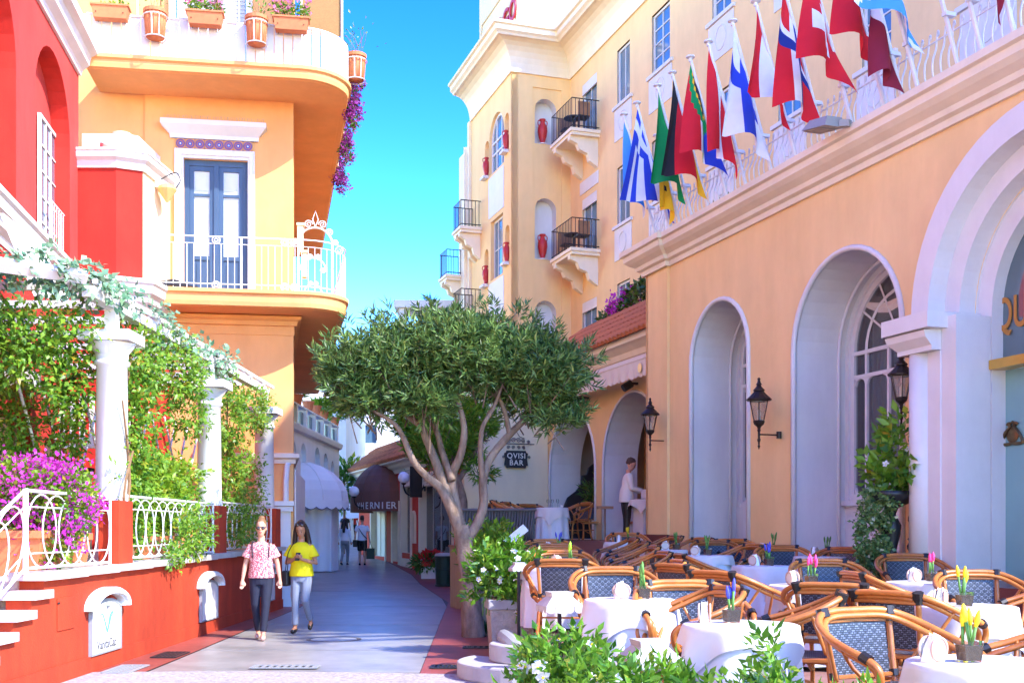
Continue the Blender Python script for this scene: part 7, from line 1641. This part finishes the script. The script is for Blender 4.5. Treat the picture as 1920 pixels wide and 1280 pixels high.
t = thing('planter_trough', 'weathered timber trough under the darker flowering bush', 'planter', (-.28, 17.8, .0)); ob('trough', G().box((0, 0, .35), (.6, 1.9, .7)), M['wood'], t); ob('rim', G().box((0, 0, .72), (.66, 1.96, .04)), M['brownwood'], t)
# timber panel and wavy balustrade of the bar terrace
t = thing('timber_screen', 'pale timber board screen along the edge of the bar terrace', 'screen', (-.75, 21.6, .02), math.radians(-72))
pm = mesh('plank', G().box((0, 0, .62), (.145, .03, 1.24)), M['wood'])
for i in range(22): o = link('plank', pm, t, (-1.6+i*.152, .004*(i % 3), 0))
ob('cap', G().box((0, 0, 1.26), (3.5, .08, .04)), M['brownwood'], t)
ob('backing', G().box((0, .05, .6), (3.4, .02, 1.2)), M['brownwood'], t)
t = thing('wavy_balustrade', 'grey bellied iron balustrade at the edge of the bar terrace', 'balustrade', (-.95, 24.0, ZF-.02), math.radians(-12))
wm = mesh('baluster', G().tube([(0, .06, 0), (0, -.12, .10), (0, -.17, .25), (0, -.06, .42), (0, .02, .58), (0, .0, .68)], .020, 5, 0, 3), M['irongrey'], True)
for i in range(27): link('baluster', wm, t, (-.2+i*.062, 0, 0))
ob('top_rail', G().tube([(-.25, 0, .69), (1.5, 0, .69)], .03, 6), M['irongrey'], t); ob('base_rail', G().box((.62, .03, .0), (1.75, .1, .05)), M['irongrey'], t)
ob('sheet', G().add(([(-.22, .07, .0), (1.45, .07, 0), (1.45, .05, .68), (-.22, .05, .68)], [(0, 1, 2, 3)])), M['irongrey'], t)
t = thing('menu_stand', 'white tilted menu board on a post among the flowers', 'menu stand', (.06, 17.2, .4), -.2)
q = ob('board', G().box((0, 0, 0), (.13, .03, .40)), M['white'], t, False, (0, 0, 1.12)); q.rotation_euler = (-.3, .85, 0); ob('post', G().tube([(0, .02, 0), (0, .02, 1.08)], .015, 6), M['black'], t)
# curved stone bench / steps at the corner
t = thing('curved_steps', 'curved grey stone steps at the corner of the cafe terrace', 'steps', (.25, 12.2, 0.02))
def sector(r, a0, a1, n=14): return [(0, 0)]+[(r*math.cos(a0+(a1-a0)*i/n), r*math.sin(a0+(a1-a0)*i/n)) for i in range(n+1)]
bevel(ob('step', G().add(slab(sector(.85, PI*.80, PI*1.45), 0, .17)), M['grey'], t), .02); bevel(ob('step', G().add(slab(sector(.50, PI*.80, PI*1.5), .171, .36)), M['grey'], t), .02)
ob('handrail_panel', G().add(tube([(-.28, .7, .36), (-.34, .3, .40), (-.25, -.1, .36), (-.02, -.5, .20)], [.06, .08, .09, .06], 10, 5)), M['greymetal'], t)
tag(ob('terrace_kerb', G().add(slab([(.32, 12.4), (.56, 12.4), (.56, 5.0), (.32, 7.3)], 0, .32)), M['grey']), kind='structure')
# ivy pedestal by the entrance
px_, py_ = 4.94, 14.6
t = thing('pedestal_urn', 'dark sculpted iron pedestal urn beside the entrance pilaster', 'pedestal', (px_, py_, .45))
ob('plinth', G().box((0, 0, .28), (.46, .46, .56)), M['brownwood'], t); ob('stem', G().lathe([(.16, .561), (.18, .62), (.09, .70), (.07, .9), (.12, 1.1), (.13, 1.22), (.06, 1.36), (.09, 1.44)], 14), M['black'], t, True)
ob('bowl', G().lathe([(.09, 1.441), (.22, 1.50), (.29, 1.60), (.30, 1.66), (.26, 1.66)], 18), M['black'], t, True)
ob('serpent', G().tube([(.13, -.1, .72), (.24, -.13, .82), (.18, -.12, .95), (.34, -.14, 1.03), (.42, -.15, .90)], [.02, .018, .016, .045, .012], 6, 0, 4), M['black'], t, True); ob('serpent_tail', G().tube([(.18, -.12, 1.03), (.26, -.13, 1.15), (.19, -.12, 1.28), (.22, -.12, 1.38)], .013, 5, 0, 3), M['black'], t)
bush('urn_plant', 'tall bright leafy plant growing in the dark pedestal urn', (px_, py_, 2.08), [((.05, 0, .35), (.22, .2, .36), 1.2), ((.10, -.05, .62), (.13, .12, .24), .4), ((.1, 0, .05), (.24, .18, .18), .5), ((-.20, -.1, .28), (.12, .1, .10), .08)], 560, 'leaf_vine', .15, .085, fl=3, cat='plant')
bush('hanging_ivy', 'variegated ivy hanging from the dark urn down to the armchairs', (px_-.24, py_-.18, 2.05), [((0, 0, -.10), (.22, .16, .22), .8), ((-.05, 0, -.5), (.20, .14, .42), 1.3), ((-.04, 0, -.95), (.18, .13, .35), 1)], 3400, 'leaf_var', .055, .045, cat='ivy', stem=False, upw=-.7)
# bar terrace things
t = thing('black_screen', 'tall black curved screen in the farther bar arch', 'screen', (1.98, 30.6, ZF), RZ+PI/2)
sil = [(-.45, 0), (-.62, .5), (-.62, .85), (-.50, 1.12), (-.25, 1.30), (-.10, 1.5), (-.08, 1.72), (.06, 1.74), (.12, 1.95), (.30, 2.08), (.5, 2.08), (.62, 1.95), (.62, 0)]
ob('panel', G().add(prism(list(reversed(sil)), -.04, .04)), M['black'], t); ob('edge', G().tube([(a, -.045, b) for a, b in sil], .02, 5), M['sign'], t)
bush('potted_fern', 'green fern in a white pot in front of the black screen', (2.22, 29.3, ZF+.85), [((0, 0, .22), (.22, .2, .25), 1)], 420, 'leaf_dark', .18, .035, cat='plant', stem=False)
t = thing('white_pot', 'white pot on a stand holding the fern by the black screen', 'plant pot', (2.22, 29.3, ZF)); ob('pot', G().lathe([(.14, .62), (.19, .9), (.17, .9)], 14), M['white'], t); ob('stand', G().box((0, 0, .31), (.25, .25, .62)), M['whitewall'], t)
t = thing('waiter_station', 'white clothed service table in front of the waiter', 'table', (3.03, 24.9, ZF), RZ); ob('table_body', G().box((0, 0, .45), (.55, .5, .9)), M['cloth2'], t); ob('drape', cloth_over(3, .52), M['cloth'], t, False, (0, 0, .16)); ob('box', G().box((.02, .02, 1.04), (.34, .26, .2)), M['whitewall'], t)
t = thing('reading_stand', 'slim wooden stand with a small tray top in the nearer bar arch', 'stand', (2.12, 25.5, ZF)); ob('top', G().box((0, 0, .75), (.36, .26, .06)), M['brownwood'], t); ob('post', G().tube([(0, 0, .02), (0, 0, .72)], .02, 6), M['brownwood'], t); ob('foot', G().box((0, 0, .01), (.25, .2, .02)), M['brownwood'], t)
# ============================================================ PEOPLE
def ell(c, r, n=12, m_=8, rot=None):
    v, f = lathe([(math.sin(PI*i/m_) if 0 < i < m_ else .001, -math.cos(PI*i/m_)) for i in range(m_+1)], n)
    out = []
    for p in v:
        q = Vector((p[0]*r[0], p[1]*r[1], p[2]*r[2]))
        if rot is not None: q = rot @ q
        out.append((q.x+c[0], q.y+c[1], q.z+c[2]))
    return out, f
def smoothed(o, voxel, it=4):
    r = o.modifiers.new('remesh', 'REMESH'); r.mode = 'VOXEL'; r.voxel_size = voxel; r.use_smooth_shade = True
    s = o.modifiers.new('smooth', 'SMOOTH'); s.factor = .5; s.iterations = it; return o
def person(label, loc, hd_, H, arms, legs, skin, top, bottom, hair, shoes, lean=0.0, bow=0.0, sleeve=.5, hem=.93, loose=1.0, male=False, shorts=False, near=True, fem_hair=None, glasses=None, jacket=False, shoe_h=.0):
    t = thing('person', label, 'person', loc, hd_); s = H/1.70; t.scale = (s, s, s); vx = .008 if near else .014
    sh = .185 if male else .160
    def sp(z): return Vector((0, -lean*max(0, z-.95), z))                     # spine leaning forward
    C_ = sp(1.55); Rh = Matrix.Rotation(bow, 3, 'X')
    g = G()
    tors = [(.88, .155, .105), (.95, .165, .115), (1.05, .135, .10), (1.15, .135, .10), (1.27, .155 if not male else .175, .11), (1.36, .15 if not male else .185, .10), (1.41, .09, .075), (1.45, .052, .052)]
    g.add(loft([(tuple(sp(z)), a, b) for z, a, b in tors], 14))
    g.tube([sp(1.40), sp(1.46), C_+Rh @ Vector((0, .005, -.02))], [.058, .054, .054], 10)
    hd2 = [(-.03, -.045, .028, .03), (0.0, -.038, .045, .052), (.04, -.022, .060, .078), (.09, -.008, .070, .092), (.14, -.003, .073, .097), (.19, .004, .062, .083), (.225, .01, .03, .042)]
    if True:
        v, f = loft([((0, cy, z), a, b) for z, cy, a, b in hd2], 14); g.add(([tuple(C_+Rh @ Vector(p)) for p in v], f))
        hp_ = lambda x, y, z: C_+Rh @ Vector((x, y, z))
        g.tube([hp_(0, -.092, .105), hp_(0, -.108, .08), hp_(0, -.116, .065)], [.009, .013, .012], 6)
        g.add(ell(hp_(.074, .005, .085), (.012, .022, .03), 8, 6)); g.add(ell(hp_(-.074, .005, .085), (.012, .022, .03), 8, 6)); g.add(ell(hp_(0, -.098, .028), (.020, .012, .009), 8, 6))
    S = []
    for k, sx in ((0, -1), (1, 1)):
        S0 = sp(1.385 if male else 1.358)+Vector((sx*sh, .0, 0)); E, Wr, Hd = [Vector(p) for p in arms[k]]
        g.tube([sp(1.37)+Vector((sx*.09, 0, 0)), S0, S0.lerp(E, .5), E, E.lerp(Wr, .4), Wr], [.06, .052, .043, .036, .035, .024], 9)
        d = (Hd-Wr); Lh = .17; d.normalize(); sd_ = d.cross(Vector((0, 1, 0)) if abs(d.y) < .8 else Vector((1, 0, 0))).normalized(); nrm = sd_.cross(d)
        pc = Wr+d*.05
        g.tube([Wr-d*.01, pc, Wr+d*.085], [.024, .034, .033], 8)
        if near:
            curl = nrm*.02*(1 if nrm.y < 0 else -1)
            for q, ln in ((-.026, .060), (-.009, .074), (.009, .070), (.025, .055)): b0 = Wr+d*.075+sd_*q; g.tube([b0, b0+d*ln*.55, b0+d*ln*.95+curl], [.0095, .0088, .007], 6)
            b0 = Wr+d*.03+sd_*.028*(-sx if abs(d.z) > .5 else sx); g.tube([b0, b0+d*.03+sd_*.022*(-sx if abs(d.z) > .5 else sx), b0+d*.062+sd_*.020*(-sx if abs(d.z) > .5 else sx)], [.012, .010, .008], 6)
        S.append((S0, E, Wr))
    Lg = []
    for k, sx in ((0, -1), (1, 1)):
        hp0 = Vector((sx*.085, 0, .91)); K, An, To = [Vector(p) for p in legs[k]]
        g.tube([hp0, hp0.lerp(K, .45), K, K.lerp(An, .35), An], [.088, .072, .052, .052, .034], 10); g.tube([An+Vector((0, .03, -.03)), An.lerp(To, .5)+Vector((0, 0, -.012)), To], [.035, .036, .026], 8); Lg.append((hp0, K, An, To))
    o = ob('body', g, M[skin], t, True); smoothed(o, vx)
    # top garment
    g = G(); z1 = hem; tp = [(z1, .175*loose, .125*loose), (z1+.06, .172*loose, .122*loose), (1.06, .155*loose, .118*loose), (1.18, .155*loose, .118), (1.28, .178 if not male else .195, .125), (1.37, .182 if not male else .205, .112), (1.405, .135, .09), (1.432, .085, .07), (1.445, .062, .06)]
    g.add(loft([(tuple(sp(z)), a, b) for z, a, b in tp], 18))
    for (S0, E, Wr) in S:
        a = S0+(sp(1.37)-S0)*.5
        if sleeve < 1: e = S0.lerp(E, sleeve/.5*.62 if sleeve < .6 else .9); g.tube([a+Vector((0, 0, -.01)), S0, S0.lerp(e, .5), e], [.045, .058, .064*loose, .066*loose*(1.25 if loose > 1.05 else 1)], 10)
        else: g.tube([a, S0, S0.lerp(E, .5), E, E.lerp(Wr, .5), Wr.lerp(E, .03)], [q*(1.15 if male else 1) for q in (.07, .066, .056, .05, .046, .040)], 10)
    smoothed(ob('jacket' if jacket else 'top', g, M[top], t, True), .012 if near else .02, 3)
    g = G(); g.add(loft([((0, 0, .80), .165, .115), ((0, 0, .90), .172, .122), ((0, 0, z1+.03), .158, .112)], 16))
    for (hp0, K, An, To) in Lg:
        if shorts: g.tube([hp0, hp0.lerp(K, .5), hp0.lerp(K, .95)], [.10, .098, .090], 10)
        else: g.tube([hp0, hp0.lerp(K, .45), K, K.lerp(An, .5), K.lerp(An, .93)], [q*(1.22 if male else 1) for q in (.098, .086, .066, .058, .052)], 10)
    smoothed(ob('shorts' if shorts else 'trousers', g, M[bottom], t, True), .012 if near else .02, 3)
    for (hp0, K, An, To) in Lg:
        v = (To-An); f0 = An+Vector((0, .035, -.045)); sh_ = ob('shoe', G().tube([f0, An.lerp(To, .45)+Vector((0, 0, -.032)), To+v.normalized()*.015+Vector((0, 0, -.005))], [.036, .043, .030], 8, 0, 3), M[shoes], t, True)
    # hair
    g = G(); v, f = loft([((0, .012+cy, z+.012), a*1.14, b*1.12) for z, cy, a, b in ((.06, .035, .060, .060), (.10, .026, .068, .076), (.15, .012, .071, .094), (.195, .012, .061, .084), (.232, .012, .03, .045))], 14); g.add(([tuple(C_+Rh @ Vector(p)) for p in v], f))
    if fem_hair == 'long':
        for sx in (-1, 1): g.tube([hp_(sx*.055, .01, .20), hp_(sx*.088, .015, .08), sp(1.42)+Vector((sx*.115, .03, 0)), sp(1.25)+Vector((sx*(.15 if sx > 0 else .11), -.05 if sx > 0 else .05, 0))], [.03, .04, .045, .018], 8, 0, 4)
        g.tube([hp_(0, .07, .18), hp_(0, .11, .05), sp(1.25)+Vector((0, .12, 0))], [.06, .08, .05], 8, 0, 3)
    if fem_hair == 'bun': g.add(ell(hp_(0, .05, .245), (.05, .045, .04), 10, 8))
    smoothed(ob('hair', g, M[hair], t, True), .009 if near else .015, 2)
    if near:
        if glasses:
            gy, gz_ = (-.100, .095) if glasses == 'on' else (-.075, .205)
            for sx in (-1, 1): q = ob('sunglasses', G().add(ell(hp_(sx*.034, gy, gz_), (.031, .010, .024), 12, 8)), M['lens'], t, True)
            ob('glasses_frame', G().tube([hp_(-.075, -.02, gz_+.01), hp_(-.066, gy+.012, gz_+.01), hp_(0, gy-.008, gz_+.012), hp_(.066, gy+.012, gz_+.01), hp_(.075, -.02, gz_+.01)], .005, 5), M['lens'], t)
        if glasses != 'on':
            for sx in (-1, 1): ob('eye', G().add(ell(hp_(sx*.030, -.090, .095), (.012, .008, .006), 8, 6)), M['lens'], t); ob('eyebrow', G().tube([hp_(sx*.014, -.099, .116), hp_(sx*.034, -.096, .122), hp_(sx*.052, -.08, .116)], .004, 5), M[hair], t)
        ob('lips', G().tube([hp_(-.02, -.096, .030), hp_(0, -.104, .032), hp_(.02, -.096, .030)], .006, 5), M['amph'] if not male else M[skin], t)
    return t, sp, hp_
aL = lambda x, y=0, sw=0: ((x*.235+0, .02+sw*.3, 1.11), (x*.27, -.02+sw, .87), (x*.275, -.05+sw, .77))
W1, sp1, _ = person('woman in a pink patterned blouse, navy trousers and dark sunglasses walking towards the camera', (-3.66, 16.35, .03), .10, 1.66, (aL(-1, 0, -.02), aL(1, 0, .05)), (((-.085, -.03, .50), (-.06, .12, .09), (-.06, -.02, .035)), ((.075, -.10, .49), (.045, -.16, .085), (.055, -.30, .03))), 'skin', 'floral', 'navy', 'hair_b', 'nude', fem_hair='bun', glasses='on', loose=1.12, sleeve=.5, hem=.90)
for sx in (-1, 1): ob('strap', G().tube([(sx*.115, -.10, 1.20), (sx*.125, -.09, 1.36), (sx*.12, .0, 1.435), (sx*.11, .10, 1.3)], .008, 5, 0, 3), M['navy'], W1)
W2, sp2, _ = person('woman in a yellow top and grey checked trousers looking down at her phone', (-3.27, 17.4, .03), -.05, 1.64, (((-.235, -.02, 1.10), (-.06, -.22, 1.18), (-.0, -.27, 1.22)), ((.24, -.02, 1.10), (.06, -.22, 1.17), (.02, -.27, 1.21))), (((-.085, -.06, .49), (-.085, -.08, .085), (-.095, -.21, .03)), ((.085, -.10, .50), (.11, .16, .17), (.12, .07, .06))), 'skin2', 'yellowtop', 'plaid', 'hair_d', 'leather', bow=.38, fem_hair='long', glasses='up', loose=1.15, sleeve=.5, hem=.89)
t = thing('phone', 'black phone held by the woman in the yellow top', 'phone', (-3.27-.01, 17.4-.255, 1.20), -.05); q = ob('body', G().box((0, 0, 0), (.07, .012, .14)), M['leather'], t); q.rotation_euler = (-.6, 0, 0); q2 = ob('camera_bump', G().box((.018, -.009, .045), (.025, .006, .025)), M['lens'], q)
t = thing('shoulder_bag', 'black shoulder bag on a chain at the hip of the woman in yellow', 'bag', (-3.27-.24, 17.42, .78), -.05); bevel(ob('body', G().box((0, 0, .08), (.11, .22, .24)), M['leather'], t), .03, 3); ob('chain', G().tube([(0, -.06, .19), (.05, -.11, .45), (.12, -.09, .60), (.13, .05, .62), (.02, .09, .4), (0, .06, .19)], .007, 5, 0, 3), M['bronze'], t)
WT, _, _ = person('waiter in a cream jacket and black trousers bending over the service table', (2.57, 25.2, ZF), PI/2+.05, 1.78, (((-.24, -.08, 1.12), (-.14, -.33, 1.07), (-.10, -.44, 1.07)), ((.24, -.10, 1.12), (.12, -.34, 1.05), (.06, -.46, 1.04))), (((-.085, -.01, .50), (-.085, .03, .08), (-.09, -.13, .03)), ((.085, -.02, .50), (.09, -.02, .08), (.10, -.18, .03))), 'skin', 'jacket', 'leather', 'hair_g', 'leather', lean=.10, bow=.45, sleeve=1, hem=.82, male=True, jacket=True, loose=1.28)
MN, _, _ = person('man in a white shirt and black shorts seen from behind with a shoulder strap', (-5.62, 42.0, ground(42)), PI+.05, 1.78, (aL(-1), aL(1)), (((-.09, .02, .50), (-.09, .0, .09), (-.10, -.13, .03)), ((.09, -.08, .50), (.085, .02, .09), (.09, -.12, .03))), 'skin', 'whiteshirt', 'leather', 'hair_g', 'leather', male=True, shorts=True, near=False, sleeve=.5, hem=.88)
ob('strap', G().tube([(-.15, -.12, .95), (0, -.13, 1.2), (.13, -.08, 1.38), (.14, .05, 1.38), (0, .14, 1.15), (-.17, .10, .95)], .016, 5, 0, 3, True), M['leather'], MN)
t = thing('shopping_bag', 'dark shopping bag carried by the man in shorts', 'bag', (-5.30, 41.95, ground(42)+.32)); ob('body', G().box((0, 0, .12), (.30, .16, .40)), M['bin'], t); ob('handle', G().tube([(-.08, 0, .32), (0, 0, .50), (.08, 0, .32)], .012, 5), M['bin'], t)
t = thing('hip_bag', 'small black bag at the hip of the man in shorts', 'bag', (-5.86, 41.9, ground(42)+.82)); ob('body', G().box((0, 0, 0), (.14, .24, .26)), M['leather'], t); ob('flap', G().box((-.002, 0, .06), (.15, .25, .12)), M['leather'], t)
person('woman in a white blouse and grey trousers walking away beside the kiosk', (-6.30, 42.2, ground(42)), PI-.2, 1.66, (aL(-1, 0, .05), aL(1, 0, -.05)), (((-.085, -.10, .50), (-.07, -.10, .09), (-.07, -.22, .03)), ((.08, .0, .50), (.08, .18, .12), (.08, .07, .05))), 'skin', 'whiteshirt', 'khaki', 'hair_d', 'leather', near=False, sleeve=1, hem=.93, fem_hair='long')
for k, (x, y, tp, bt, lab) in enumerate(((-9.35, 58, 'navy', 'leather', 'distant pedestrian in dark clothes, middle of the far group'), (-9.9, 60, 'plaid', 'navy', 'distant pedestrian in a blue grey top, left of the far group'), (-8.5, 57, 'leather', 'khaki', 'distant pedestrian in a black top close behind the man in shorts'), (-8.9, 63, 'amph', 'leather', 'distant pedestrian in a dark red top at the back'))):
    person(lab, (x, y, ground(y)), PI*(k % 2)+.2, 1.72, (aL(-1), aL(1)), (((-.085, -.03, .5), (-.085, .05, .09), (-.09, -.08, .03)), ((.085, -.06, .5), (.08, -.03, .09), (.085, -.16, .03))), 'skin', tp, bt, 'hair_d', 'leather', near=False, sleeve=.5)
